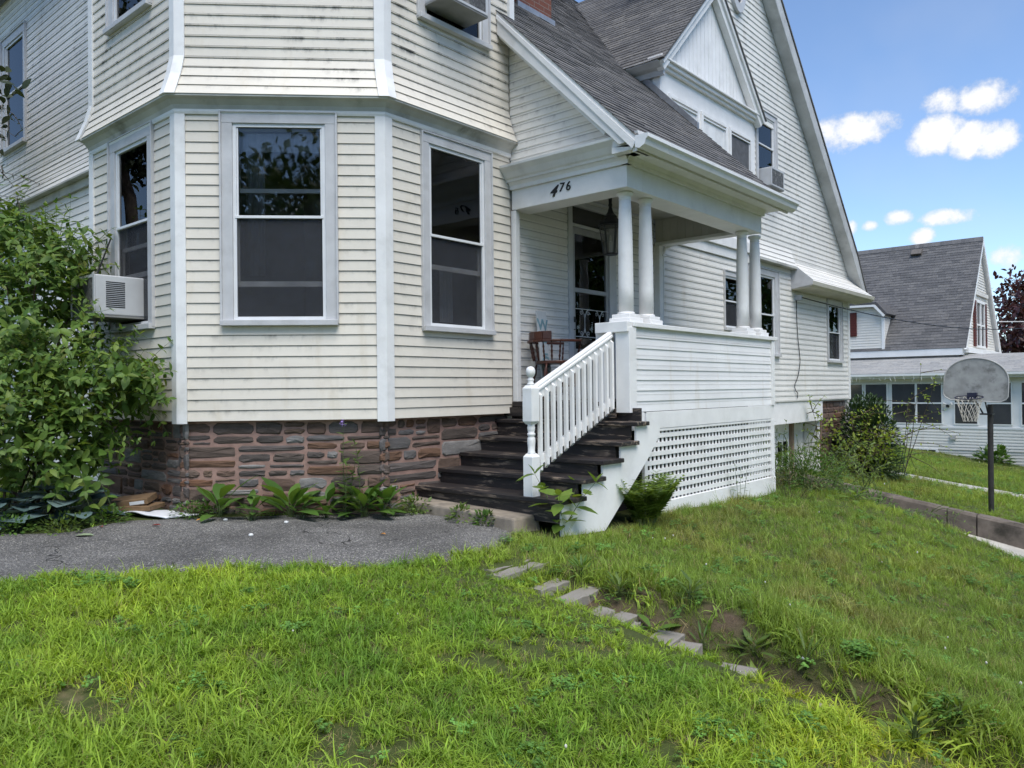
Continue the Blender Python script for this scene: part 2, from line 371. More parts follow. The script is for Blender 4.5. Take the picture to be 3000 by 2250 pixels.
# ------------------------------------------------------------------ terrain shape
def _vn(x, y, seed=0):
    xi = np.floor(x); yi = np.floor(y); fx = x-xi; fy = y-yi
    fx = fx*fx*(3-2*fx); fy = fy*fy*(3-2*fy)
    def h(a, b):
        s = np.sin(a*127.1+b*311.7+seed*74.7)*43758.5453; return s-np.floor(s)
    return (h(xi, yi)*(1-fx)+h(xi+1, yi)*fx)*(1-fy)+(h(xi, yi+1)*(1-fx)+h(xi+1, yi+1)*fx)*fy
def sstep(a, b, x):
    t = np.clip((x-a)/(b-a), 0, 1); return t*t*(3-2*t)
def terr(x, y):
    x = np.asarray(x, float); y = np.asarray(y, float)
    u = x+4.27-.45*(7-np.minimum(y, 7.0)); k = .9
    s = k*np.logaddexp(0, u/k)
    s = np.where(s > 5, 5+(s-5)*.25, s)
    z = .13-.265*s-.03*np.clip(y-7, 0, 6) - .15*sstep(-2.6, -1.3, x)*sstep(8, 11, y)
    z = z+.06*sstep(-6, -9, x)
    tr = sstep(-3.75, -3.2, x)*np.exp(-((y-(4.24+.05*(x+3)))/.28)**4)
    z = z-tr*(.13+.16*sstep(-2.8, -1.4, x))
    bank = sstep(-3.1, -2.4, x)*np.exp(-((y-(4.92+.08*(x+3)))/.36)**2)
    z = z+.12*bank
    yc = 11.35+.12*np.sin(x*.9)
    e = sstep(yc, yc+1.0, y)
    zd = -.50-.21*np.clip(x+5.8, -3, 12)
    z = z*(1-e)+np.minimum(zd, z)*e
    zn = -.64-.135*np.clip(x+4.2, -4, 8)-.055*np.clip(y-15, 0, 14)+.02*np.clip(y-30, 0, 400)
    z = np.where(y > 14.66, np.maximum(zn, -3), z)
    z = z+(.035*(_vn(x*1.3, y*1.3, 1)-.5)+.02*(_vn(x*4, y*4, 2)-.5))*np.where(e > .2, .3, 1.)
    return z
def tz(x, y): return float(terr(x, y))

# ------------------------------------------------------------------ the big white house
S2 = 2**-.5
XB = -5.826; YA = 3.514; YP = 6.736
house = thing('white_house', 'large white clapboard house with angled corner bay and stone foundation', 'house', (-8.5, 9.0, 0.1))
FR = ((-7.2, YA), (S2, S2), (S2, -S2)); L_FR = 1.943
RT = ((XB, 4.887), (0, 1), (1, 0)); L_RT = YP-4.887
LF = ((-9.17, YA), (1, 0), (0, -1)); L_LF = 1.97
FL = ((-17.0, 4.065), (1, 0), (0, -1)); L_FL = 7.83
SD = ((XB, 0.0), (0, 1), (1, 0))         # whole side wall, s = Y
ST = 0.1016; ZB = 1.03
def sub_rects(rect, holes):
    rs = [rect]
    for (a0, a1, b0, b1) in holes:
        out = []
        for (s0, s1, z0, z1) in rs:
            if a1 <= s0 or a0 >= s1 or b1 <= z0 or b0 >= z1: out.append((s0, s1, z0, z1)); continue
            if a0 > s0: out.append((s0, a0, z0, z1))
            if a1 < s1: out.append((a1, s1, z0, z1))
            c0, c1 = max(s0, a0), min(s1, a1)
            if b0 > z0: out.append((c0, c1, z0, b0))
            if b1 < z1: out.append((c0, c1, b1, z1))
        rs = out
    return [r for r in rs if r[1]-r[0] > .012 and r[3]-r[2] > .006]
def board_hexa(mb, F, s0, s1, z0, z1, c0, off=None, k0=0, k1=0, step=ST, lip=.0115, slope0=0, slope1=0):
    P, t, n = F
    o = off or (lambda z: 0.0)
    def d(z): 
        f = min(1, max(0, (z-c0)/step)); return o(z) + lip*(1-f)+.002*f
    def q(s, z, dd): return (P[0]+t[0]*s+n[0]*dd, P[1]+t[1]*s+n[1]*dd, z)
    da, db = d(z0), d(z1)
    b0, b1 = o(z0)-.012, o(z1)-.012
    mb.hexa([q(s0-k0*da, z0, da), q(s1+k1*da, z0, da), q(s1+k1*b0, z0, b0), q(s0-k0*b0, z0, b0),
             q(s0-k0*db+slope0*(z1-z0), z1, db), q(s1+k1*db+slope1*(z1-z0), z1, db), q(s1+k1*b1+slope1*(z1-z0), z1, b1), q(s0-k0*b1+slope0*(z1-z0), z1, b1)])
N_BOARD = [0]; REST = MB(); JR = random.Random(17)
def courses(wall, F, s0, s1, za, zb, holes=(), mat=None, off=None, k0=0, k1=0, step=ST, limit=300, lines=None, name='clapboard', slope=None, jig=.0):
    """lay clapboard runs on a wall frame; every run is a piece of its own"""
    P, t, n = F
    if lines is None:
        lines = []; z = za
        while z < zb-.005: lines.append((z, min(z+step, zb))); z += step
    for (z0, z1) in lines:
        e = s1 if slope is None else slope(z0)
        sl1 = 0 if slope is None else (slope(z1)-slope(z0))/(z1-z0)
        if e-s0 < .02: continue
        rects_ = []
        for (a, b, c, d) in sub_rects((s0, e, z0, z1), holes):
            if b-a > 2.3:
                cut = a+(b-a)*JR.uniform(.2, .8); rects_ += [(a, cut-.0012, c, d), (cut+.0012, b, c, d)]
            else: rects_.append((a, b, c, d))
        for (a, b, c, d) in rects_:
            last = abs(b-e) < 1e-6
            args = (F, a, b, c, d, z0, off, k0 if abs(a-s0) < 1e-6 else 0, k1 if last else 0, z1-z0 if slope is None and lines else step, .0115, 0, sl1 if last else 0)
            if N_BOARD[0] < limit:
                mb = MB(); board_hexa(mb, *args); obj(name, mb, mat, wall); N_BOARD[0] += 1
            else: board_hexa(REST, *args)
def sheath(name, F, s0, s1, z0, z1, holes, mat, parent, d0=-.12, d1=-.014):
    mb = MB()
    for (a, b, c, d) in sub_rects((s0, s1, z0, z1), holes): mb.fbox(F[0], F[1], F[2], a, b, c, d, d0, d1)
    return obj(name, mb, mat, parent)
def window(parent, F, s0, s1, z0, z1, case=.105, mid=.5, inner_mid=None, inner_bot=None, room=(1.3, 1.6), screen=True, sillw=.05, curtain=None, name='window', casemat=None, sash=None, storm=.034, up_screen=False, deep=.05, header=None):
    P, t, n = F; cm = casemat or M_CASE; sm = sash or M_SASH; hd = header or case
    mb = MB(); B = lambda m, *a: m.fbox(P, t, n, *a)
    B(mb, s0, s0+case, z0+.03, z1-hd, -.05, .022); B(mb, s1-case, s1, z0+.03, z1-hd, -.05, .022); B(mb, s0, s1, z1-hd, z1, -.05, .024)
    B(mb, s0-.012, s0+.006, z0, z1+.006, -.02, .042); B(mb, s1-.006, s1+.012, z0, z1+.006, -.02, .042); B(mb, s0+.006, s1-.006, z1-.008, z1+.006, -.02, .040)
    w = obj(name, mb, cm, parent, bevel=.003)
    mb = MB(); B(mb, s0-.008, s1+.008, z0-.018, z0+.035, -.05, .022+sillw); obj('sill', mb, cm, w, bevel=.004).location = (0, 0, 0)
    a, b, c, d = s0+case, s1-case, z0+.035, z1-hd
    zm = c+(d-c)*mid
    def sub(nm, m, mat, **k):
        o = obj(nm, m, mat, w, **k); o.location = (0, 0, 0); return o
    mb = MB()
    for (x0, x1, y0, y1) in ((a, a+storm, c, d), (b-storm, b, c, d), (a+storm, b-storm, d-storm, d), (a+storm, b-storm, c, c+storm)): B(mb, x0, x1, y0, y1, -.03, .006)
    B(mb, a+storm, a+storm+.016, zm+.013, d-storm, -.028, -.004); B(mb, b-storm-.016, b-storm, zm+.013, d-storm, -.028, -.004)
    sub('storm_frame', mb, sm, bevel=.002)
    mb = MB(); B(mb, a+storm*.6, b-storm*.6, zm-.013, zm+.013, -.028, .012); sub('meeting_rail', mb, sm, bevel=.002)
    mb = MB(); B(mb, a+storm+.016, b-storm-.016, zm+.013, d-storm, -.018, -.015); sub('pane', mb, M_GLASS)
    if screen:
        mb = MB(); B(mb, a+storm, b-storm, c+storm, zm-.013, -.0125, -.0115); sub('screen', mb, M_SCREEN)
    else:
        mb = MB(); B(mb, a+storm, b-storm, c+storm, zm-.013, -.016, -.013); sub('pane', mb, M_GLASS)
    # the wooden sashes behind
    im = (c+(d-c)*inner_mid) if inner_mid else zm; ib = (c+(d-c)*inner_bot) if inner_bot else c
    fw = .045; D0, D1 = -deep-.03, -deep
    mb = MB(); B(mb, a, a+fw, im, d, D0-.03, D1-.03); B(mb, b-fw, b, im, d, D0-.03, D1-.03); B(mb, a+fw, b-fw, d-fw, d, D0-.03, D1-.03); sub('upper_sash', mb, sm)
    mb = MB(); B(mb, a, a+fw, ib, im+.02, D0, D1); B(mb, b-fw, b, ib, im+.02, D0, D1); B(mb, a+fw, b-fw, im-.02, im+.02, D0, D1); B(mb, a+fw, b-fw, ib, ib+.05, D0, D1); sub('lower_sash', mb, sm)
    mb = MB(); B(mb, a+fw, b-fw, im+.02, d-fw, D0-.018, D0-.014); sub('pane', mb, M_GLASS)
    mb = MB(); B(mb, a+fw, b-fw, ib+.05, im-.02, D0+.012, D0+.016); sub('pane', mb, M_GLASS)
    # jamb and the dim room behind
    mb = MB(); e = -deep-.07
    B(mb, a-.02, a, c-.02, d+.02, e, -.03); B(mb, b, b+.02, c-.02, d+.02, e, -.03); B(mb, a, b, d, d+.02, e, -.03); B(mb, a, b, c-.02, c, e, -.03); sub('jamb', mb, M_SASHD)
    rw, rd = room; q = lambda s, z, dd: (P[0]+t[0]*s+n[0]*dd, P[1]+t[1]*s+n[1]*dd, z)
    mb = MB(); A0, A1, C0, C1 = a-rw*.35, b+rw*.35, c-.5, d+.3
    mb.quad(q(A0, C0, -rd), q(A1, C0, -rd), q(A1, C1, -rd), q(A0, C1, -rd)); mb.quad(q(A0, C0, e), q(A0, C0, -rd), q(A0, C1, -rd), q(A0, C1, e)); mb.quad(q(A1, C0, -rd), q(A1, C0, e), q(A1, C1, e), q(A1, C1, -rd))
    mb.quad(q(A0, C1, e), q(A0, C1, -rd), q(A1, C1, -rd), q(A1, C1, e)); mb.quad(q(A0, C0, -rd), q(A0, C0, e), q(A1, C0, e), q(A1, C0, -rd))
    for (x0, x1, y0, y1) in ((A0, a-.02, C0, C1), (b+.02, A1, C0, C1), (a-.02, b+.02, d+.02, C1), (a-.02, b+.02, C0, c-.02)): mb.quad(q(x0, y0, e), q(x1, y0, e), q(x1, y1, e), q(x0, y1, e))
    sub('dim_room', mb, M_ROOM)
    for cu in (curtain or []):
        x0, x1, y0, y1, dd = cu; mb = MB(); N = 10
        for i in range(N):
            u0, u1 = i/N, (i+1)/N
            w0, w1 = dd+.02*math.sin(u0*19), dd+.02*math.sin(u1*19)
            mb.quad(q(x0+(x1-x0)*u0, y0, w0), q(x0+(x1-x0)*u1, y0, w1), q(x0+(x1-x0)*u1, y1, w1), q(x0+(x1-x0)*u0, y1, w0))
        sub('curtain', mb, M_CURT, smooth=True)
    return w

Z_LIP, Z_FL = 4.085, 4.47
flare = lambda z: .125*(max(0.0, (Z_FL-z)/(Z_FL-Z_LIP)))**1.35
K = math.tan(R(22.5))
FLN = [(Z_LIP+i*(Z_FL-Z_LIP)/4, Z_LIP+(i+1)*(Z_FL-Z_LIP)/4) for i in range(4)]
UPN = [(Z_FL+i*ST, Z_FL+(i+1)*ST) for i in range(9)]
Z_TOP = 7.45
w_fr, w_rt, w_lf = (.433-.02, 1.49, 1.945, 3.955), (.47, 1.50, 1.915, 3.91), (.515, 1.515, 1.95, 3.965)
u_rt = (.44, 1.49, 5.055, 6.75); u_lf = (.50, 1.50, 5.13, 6.85)
def bay_wall(F, L, hole, uphole, name, k0, k1, rows_up):
    wall = sheath('wall', F, -.05*0, L, ZB, Z_TOP, [hole]+([uphole] if uphole else []), M_SIDE, house)
    tag(wall, name)
    return wall
wall_fr = bay_wall(FR, L_FR, w_fr, None, 'front face of the corner bay', K, K, 9)
wall_rt = bay_wall(RT, L_RT, w_rt, u_rt, 'right face of the corner bay', K, 0, 9)
wall_lf = bay_wall(LF, L_LF, w_lf, u_lf, 'left face of the corner bay', 0, K, 9)
CW = .085
for (wall, F, L, h, u, k0, k1, nu) in ((wall_fr, FR, L_FR, w_fr, None, K, K, 8), (wall_rt, RT, L_RT-.012, w_rt, u_rt, K, 0, 13), (wall_lf, LF, L_LF, w_lf, u_lf, 0, K, 14)):
    a0, a1 = (CW-.01 if k0 else .0), (L-CW+.01 if k1 else L-(.01 if F is RT else 0))
    if F is LF: a0 = CW-.01
    courses(wall, F, a0, a1, ZB, 3.93, [h], M_SIDE)
    courses(wall, F, a0, a1, 0, 0, [], M_SIDE, flare, k0, k1, lines=FLN)
    courses(wall, F, a0, a1, 0, 0, [u] if u else [], M_SIDE, lines=[(Z_FL+i*ST, Z_FL+(i+1)*ST) for i in range(nu)])
    # stained cove soffit under the skirt, its lip and the bed mould
    P, t, n = F
    q = lambda s, z, d: (P[0]+t[0]*s+n[0]*d, P[1]+t[1]*s+n[1]*d, z)
    def strip(nm, pts, mat):
        mb = MB()
        prof = pts; 
        for i in range(len(prof)):
            (d0, z0), (d1, z1) = prof[i], prof[(i+1) % len(prof)]
            mb.quad(q(-k0*d0, z0, d0), q(L+k1*d0, z0, d0), q(L+k1*d1, z1, d1), q(-k0*d1, z1, d1))
        mb.poly([q(-k0*d, z, d) for d, z in prof]); mb.poly([q(L+k1*d, z, d) for d, z in reversed(prof)])
        return obj(nm, mb, mat, house)
    strip('skirt_soffit', [(.128, 4.066), (.128, 4.086), (.0, 4.10), (-.01, 3.975), (.03, 3.975), (.045, 4.01), (.085, 4.05)], M_SOFFIT)
    strip('skirt_moulding', [(-.01, 3.93), (.022, 3.93), (.03, 3.95), (.03, 3.974), (-.01, 3.974)], M_TRIM)
    # foundation backing
    mb = MB(); mb.fbox(P, t, n, -.0, L+.0, -.25, ZB-.004, -.25, -.075)
    f = obj('foundation', mb, M_MORTAR, house)
    # rubble stones
    rnd = random.Random({id(FR): 3, id(RT): 5, id(LF): 9}[id(F)])
    rects = []
    def split(s0, s1, z0, z1):
        w, h_ = s1-s0, z1-z0
        tw = rnd.uniform(.14, .60); th = rnd.uniform(.06, .16)
        if h_ > th*1.5 and h_/th > w/tw*.9: 
            c = z0+h_*rnd.uniform(.36, .64); split(s0, s1, z0, c); split(s0, s1, c, z1)
        elif w > tw*1.5:
            c = s0+w*rnd.uniform(.36, .64); split(s0, c, z0, z1); split(c, s1, z0, z1)
        elif h_ > .2:
            c = z0+h_*rnd.uniform(.4, .6); split(s0, s1, z0, c); split(s0, s1, c, z1)
        else: rects.append((s0, s1, z0, z1))
    split(-.03, L+.03, .02, ZB-.012)
    for (s0, s1, z0, z1) in rects:
        g_ = .011
        a, b, c, d = s0+g_, s1-g_, z0+g_*.8, z1-g_*.8
        j = lambda m_: rnd.uniform(-m_, m_)
        cx = min(.05, (b-a)*.26); cz = min(.034, (d-c)*.34)
        ring = [(a+cx*rnd.random(), c+j(.004)), ((a+b)/2+j(.03), c+j(.006)), (b-cx*rnd.random(), c+j(.004)), (b+j(.004), c+cz), (b+j(.004), d-cz*rnd.random()), (b-cx, d+j(.004)), ((a+b)/2+j(.03), d+j(.006)), (a+cx*rnd.random(), d+j(.004)), (a+j(.004), d-cz), (a+j(.004), c+cz*rnd.random())]
        mx, mz = (a+b)/2, (c+d)/2; pr = rnd.uniform(-.068, -.058); mb = MB()
        ins = [(mx+(x-mx)*(1-.012/max(.03, (b-a)/2)), mz+(z-mz)*(1-.012/max(.03, (d-c)/2))) for x, z in ring]
        k = len(ring); v = [q(x, z, -.09) for x, z in ring]+[q(x, z, pr-.014) for x, z in ring]+[q(x, z, pr+rnd.uniform(-.008, .006)) for x, z in ins]
        fcs = []
        for i in range(k):
            i2 = (i+1) % k; fcs += [(i, i2, k+i2, k+i), (k+i, k+i2, 2*k+i2, 2*k+i)]
        v.append(q(mx, mz, pr+.004)); fcs += [(2*k+i, 2*k+(i+1) % k, 3*k) for i in range(k)]
        mb.v = v; mb.f = fcs
        o = obj('stone', mb, M_STONE, f); o.location = (0, 0, 0)
# corner boards of the bay: lower, flared and upper lengths
def corner(P, ta, tb, lo, name='corner_board', both=True):
    """two leaves along ta and tb from corner P"""
    na = Vector((ta[1], -ta[0])); 
def corner_board(pts_out, z0, z1, name='corner_board'):
    mb = MB(); k = len(pts_out); mb.prism([(x, y, z0) for x, y in pts_out], (0, 0, z1-z0)); return obj(name, mb, M_TRIM, house, bevel=.003)
def leaf_pts(C, t1, n1, t2, n2, w, th=.024):
    # outline: along face 1 (behind corner) and face 2 (after corner)
    C = Vector(C); t1 = Vector(t1); n1 = Vector(n1); t2 = Vector(t2); n2 = Vector(n2)
    m = (n1+n2); m = m/(m.dot(n1))
    return [tuple(C-t1*w), tuple(C-t1*w+n1*th), tuple(C+m*th), tuple(C+t2*w+n2*th), tuple(C+t2*w)]
cA = leaf_pts((-7.2, YA), (1, 0), (0, -1), (S2, S2), (S2, -S2), CW); cBp = leaf_pts((XB, 4.887), (S2, S2), (S2, -S2), (0, 1), (1, 0), CW)
cC = leaf_pts((-9.17, YA), (0, -1), (-1, 0), (1, 0), (0, -1), CW)
for pts, C0, nn in ((cA, (-7.2, YA), Vector((S2*.5, -.85))), (cBp, (XB, 4.887), Vector((.92, -.38))), (cC, (-9.17, YA), Vector((-.4, -1)))):
    corner_board(pts, 1.005, 3.93); corner_board(pts, Z_FL, Z_TOP)
    # flared length
    m = Vector(pts[2])-Vector(C0); d = m.normalized()*m.length/.024*.125
    if pts is cC: d = Vector((-.05, -.125))
    mb = MB(); lo = [(x+d.x, y+d.y, Z_LIP-.004) for x, y in pts]; hi = [(x, y, Z_FL+.01) for x, y in pts]; k = 5
    mid = [(x+d.x*.36, y+d.y*.36, (Z_LIP+Z_FL)/2+.02) for x, y in pts]
    mb.v = lo+mid+hi; mb.f = [tuple(range(k-1, -1, -1)), tuple(range(2*k, 3*k))]+[(r*k+i, r*k+(i+1) % k, (r+1)*k+(i+1) % k, (r+1)*k+i) for r in (0, 1) for i in range(k)]
    obj('corner_board', mb, M_TRIM, house)
# return wall of the bay at the left and the long wall beyond
sheath('wall', ((-9.17, 4.2), (0, -1), (-1, 0)), 0, .686, ZB, Z_TOP, [], M_SIDE, house)
fl_win = (3.0, 4.06, 5.05, 6.82)
wall_fl = sheath('wall', FL, 0, L_FL, -.3, Z_TOP, [fl_win], M_SIDE2, house)
Z2 = 4.10
flare2 = lambda z: .13*(max(0.0, (4.55-z)/.45))**1.35
courses(wall_fl, FL, 2.2, L_FL-.01, 2.2, 3.96, [], M_SIDE2, lines=[(ZB+ST*i, ZB+ST*(i+1)) for i in range(14, 29)])
courses(wall_fl, FL, 2.2, L_FL-.01, 0, 0, [], M_SIDE2, flare2, lines=[(4.10+i*.075, 4.10+(i+1)*.075) for i in range(6)])
courses(wall_fl, FL, 2.2, L_FL-.01, 4.55, Z_TOP-.1, [fl_win], M_SIDE2)
mb = MB()
for (z0, z1, d0, d1) in ((4.08, 4.10, 0, .14), (3.97, 4.08, -.01, .05)): mb.fbox(FL[0], FL[1], FL[2], 0, L_FL-.002, z0, z1, d0, d1)
obj('skirt_soffit', mb, M_SOFFIT, house)
window(house, FL, *fl_win, case=.12, mid=.52, screen=False)
window(house, FR, *w_fr, case=.105, mid=.525, inner_mid=.665, inner_bot=.175, curtain=[(.56, .74, 2.45, 3.80, -.32), (.55, 1.35, 3.62, 3.82, -.14)])
window(house, RT, *w_rt, case=.10, mid=.50, inner_mid=.70, inner_bot=.32, curtain=[(1.10, 1.30, 2.05, 3.7, -.4), (.62, 1.05, 2.5, 2.95, -.5)])
window(house, LF, *w_lf, case=.12, mid=.56, inner_mid=.44, inner_bot=.27)
window(house, RT, *u_rt, case=.10, mid=.55, inner_bot=.26, screen=False)
window(house, LF, *u_lf, case=.12, mid=.5, screen=False)

# ------------------------------------------------------------------ long side wall: inside the porch and beyond it
door_h = (7.80, 8.86, 1.0, 3.66)
A_w = (12.10, 12.93, 2.255, 3.245); B_w = (13.06, 14.36, 1.87, 3.44); C_w = (16.97, 17.9, 1.815, 3.15)
wall_pi = sheath('wall', SD, YP-.02, 9.9, .3, 3.9, [door_h], M_SIDE, house)
courses(wall_pi, SD, YP+.12, 9.88, 1.16, 3.72, [door_h], M_PORCHSHADE)
sheath('wall', SD, 14.5, 18.37, .98, 3.6, [C_w], M_SIDE2, house)
sheath('wall', SD, 9.9, 10.12, .98, 3.9, [], M_SIDE2, house)
wall_sd = sheath('wall', SD, 10.12, 14.5, .98, 6.2, [A_w, B_w, C_w, (13.43, 14.37, 4.80, 6.33)], M_SIDE2, house)
courses(wall_sd, SD, 9.90, 18.30, ZB-.02, 3.44, [A_w, B_w, C_w], M_SIDE2, lines=[(1.01+ST*i, 1.01+ST*(i+1)) for i in range(24)])
courses(wall_sd, SD, 13.05, 15.03, 3.448, 3.55, [B_w], M_SIDE2)
window(house, SD, *A_w, case=.045, mid=.52, header=.09, screen=True)
window(house, SD, *B_w, case=.16, mid=.5, header=.12, screen=False, curtain=[(13.3, 13.98, 2.0, 3.3, -.22)])
window(house, SD, *C_w, case=.10, mid=.5, curtain=[(17.15, 17.6, 2.5, 3.02, -.2)])
mb = MB(); mb.fbox(*SD, 18.30, 18.40, 1.0, 3.25, -.05, .03); mb.box(-5.93, 18.36, 1.0, -5.80, 18.40, 3.25); obj('corner_board', mb, M_TRIM, house, bevel=.003)
mb = MB(); mb.box(-9.5, 18.28, -.9, XB, 18.36, 3.2); obj('wall', mb, M_SIDE2, house)
mb = MB(); mb.fbox(*SD, 9.95, 13.3, 3.46, 3.62, -.01, .035); obj('frieze_board', mb, M_TRIM, house, bevel=.004)
mb = MB(); mb.fbox(*SD, 9.95, 13.3, 3.624, 3.80, -.01, .075); obj('frieze_board', mb, M_TRIM, house, bevel=.004)
# walk-out basement below
mb = MB(); mb.box(-6.35, 9.9, -1.2, -6.22, 16.72, 1.0); obj('basement_wall', mb, M_PORCH, house)
mb = MB(); mb.box(-6.18, 9.9, .58, -5.84, 16.72, .985); obj('lintel_board', mb, M_PORCH, house, bevel=.006)
mb = MB(); mb.box(-6.21, 16.62, -1.0, -5.92, 16.76, .575); obj('post', mb, M_PORCH, house, bevel=.006)
mb = MB(); mb.box(-6.2, 15.72, -1.0, -6.1, 15.80, .57); obj('post', mb, simple('weathered_post', (.28, .2, .14), .8, .3, 12, stretch=(6, 6, .4)), house)
d_ = obj('basement_door', MB().box(-6.215, 14.9, -.95, -6.16, 15.68, .56), M_PORCH, house, bevel=.004)
for i in range(2):
    y0 = 15.02+i*.29; mb = MB().box(-6.158, y0, -.28, -6.15, y0+.25, .2); obj('pane', mb, simple('dark_pane%d' % i, (.012, .013, .015), .08, .1, 4, spec=.6), d_).location = (0, 0, 0)
mb = MB()
for (y0, y1, z0, z1) in ((14.98, 15.02, -.32, .24), (15.27, 15.31, -.32, .24), (15.56, 15.60, -.32, .24)): mb.box(-6.159, y0, z0, -6.135, y1, z1)
mb.box(-6.159, 15.02, .2, -6.138, 15.27, .24); mb.box(-6.159, 15.31, .2, -6.138, 15.56, .24); mb.box(-6.159, 15.02, -.32, -6.138, 15.27, -.28); mb.box(-6.159, 15.31, -.32, -6.138, 15.56, -.28)
obj('door_sash', mb, M_PORCH, d_).location = (0, 0, 0)
pil = obj('stone_pier', MB().box(-6.4, 16.80, -1.2, -5.90, 18.28, .995), M_MORTAR, house)
rnd = random.Random(4); z = -1.0; 
while z < .96:
    h_ = rnd.uniform(.11, .2); h_ = min(h_, .985-z); y = 16.80
    while y < 18.26:
        w_ = min(rnd.uniform(.16, .42), 18.28-y)
        if w_ > .05:
            mb = MB(); e = .009; p0 = [(-5.91, y+e, z+e), (-5.91, y+w_-e, z+e), (-5.91, y+w_-e, z+h_-e), (-5.91, y+e, z+h_-e)]
            p1 = [(-5.878+rnd.uniform(-.006, .006), y+e+.012+rnd.uniform(0, .02), z+e+.012), (-5.878, y+w_-e-.012, z+e+.012+rnd.uniform(0, .015)), (-5.878+rnd.uniform(-.006, .006), y+w_-e-.012-rnd.uniform(0, .02), z+h_-e-.012), (-5.878, y+e+.012, z+h_-e-.012-rnd.uniform(0, .015))]
            mb.hexa(p0+p1); obj('stone', mb, M_STONE, pil).location = (0, 0, 0)
        y += w_
    z += h_
mb = MB().tube([(-5.84, 18.33, 3.2), (-5.84, 18.33, -.9)], .03, 6); obj('drain_pipe', mb, M_CASE, house)

# ------------------------------------------------------------------ gables, roofs
M_SHING = rand_mat('grey_shingles', [(.125, .122, .122), (.145, .14, .138), (.105, .103, .105), (.165, .158, .152), (.12, .117, .117), (.14, .135, .132)], .95, .8, 90, .3)
M_SHING2 = rand_mat('neighbour_shingles', [(.115, .113, .116), (.13, .127, .128), (.098, .097, .10), (.145, .141, .14), (.12, .118, .12)], .95, .8, 60, .2)
M_SHING3 = rand_mat('pale_shingles', [(.32, .317, .31), (.345, .34, .33), (.30, .298, .293), (.36, .35, .335)], .95, .6, 60, .15)
def shingle_roof(name, origin, along, up, length, height, mat, parent, course=.115, tab=(.18, .34), th=.011, seed=1, clip=None, poly=None):
    """courses of separate tabs on a plane; clip(u, v) -> (u0, u1) range for a height v"""
    O = Vector(origin); A = Vector(along).normalized(); U = Vector(up).normalized(); N = A.cross(U).normalized()
    if N.z < 0: N = -N
    rnd = random.Random(seed); mb = MB(); v = 0
    while v < height:
        u0, u1 = (0, length) if clip is None else clip(v)
        u = u0-rnd.uniform(0, .15)
        while u < u1:
            w = rnd.uniform(*tab); a, b = max(u, u0), min(u+w-.003, u1)
            if b-a > .01:
                dv = rnd.uniform(-.006, .004); t1 = th*rnd.uniform(.75, 1.35)
                P = lambda uu, vv, nn: O+A*uu+U*vv+N*nn
                vt = min(v+course+.012, height)
                mb.hexa([P(a, v+dv, .0), P(b, v+dv, .0), P(b, vt, -.004), P(a, vt, -.004), P(a, v+dv, t1), P(b, v+dv, t1), P(b, vt, .003), P(a, vt, .003)])
            u += w
        v += course
    return obj(name, mb, mat, parent, kind='stuff')
EX, EZ = -3.985, 3.705                                   # porch eave
slope_up = Vector((-1, 0, 1.0)).normalized()
# deck under the shingles
def slab(name, pts, th, mat, parent, n=None):
    a = [Vector(p) for p in pts]; nn = (a[1]-a[0]).cross(a[2]-a[0]).normalized()
    if nn.z < 0: nn = -nn
    mb = MB().prism([p-nn*th for p in a], nn*th); return obj(name, mb, mat, parent)
roofp = lambda x, y, dz=0: (x, y, EZ+(EX-x)*1.0+dz)
slab('main_roof', [roofp(EX, 6.52), roofp(EX, 10.30), roofp(-5.86, 10.30), roofp(-10.2, 12.2), roofp(-10.2, 6.76), roofp(XB-.02, 6.76), roofp(XB-.02, 6.52)], .05, M_TRIM, house)
LEN = 3.78; Hh = math.hypot(5.2, 5.2)
kx = 1/math.sqrt(2)
def clip_main(v):
    x = EX-v*kx
    if x > XB: return (0, LEN)
    return (.235, LEN+max(0, (-6.35-x))*1.0+.02 if x < -6.35 else LEN-.14)
shingle_roof('roof_shingles', roofp(EX, 6.51, .004), (0, 1, 0), slope_up, LEN, 8.6, M_SHING, house, course=.105, seed=2, clip=clip_main)
# flashing and brick chimney
def brick_mat():
    m, t, out = nt('chimney_brick'); g = G(t)
    br = t.nodes.new('ShaderNodeTexBrick'); br.inputs['Scale'].default_value = 1.0; br.inputs['Brick Width'].default_value = .21; br.inputs['Row Height'].default_value = .072; br.inputs['Mortar Size'].default_value = .006
    br.inputs['Color1'].default_value = (.20, .07, .045, 1); br.inputs['Color2'].default_value = (.15, .055, .04, 1); br.inputs['Mortar'].default_value = (.20, .15, .13, 1)
    sp = t.nodes.new('ShaderNodeSeparateXYZ'); t.links.new(g.pos(), sp.inputs[0]); cb = t.nodes.new('ShaderNodeCombineXYZ'); t.links.new(g.m('ADD', sp.outputs[0], sp.outputs[1]), cb.inputs[0]); t.links.new(sp.outputs[2], cb.inputs[1])
    t.links.new(cb.outputs[0], br.inputs['Vector']); g.pbsdf(out, br.outputs[0], .9, g.bump(br.outputs['Fac'], .004, .6)); return m
obj('chimney', MB().box(-7.3, 7.87, 6.0, -6.65, 8.60, 9.4), brick_mat(), house)
mb = MB(); mb.box(-6.65, 7.84, 6.30, -6.615, 8.64, 6.42); mb.prism([(-6.62, 8.605, 6.33), (-7.3, 8.605, 7.01), (-7.3, 8.605, 7.09), (-6.62, 8.605, 6.41)], (0, .03, 0)); obj('chimney_flashing', mb, simple('lead_flashing', (.34, .35, .37), .4, .2, 9, .3, 30, metal=.5), house)
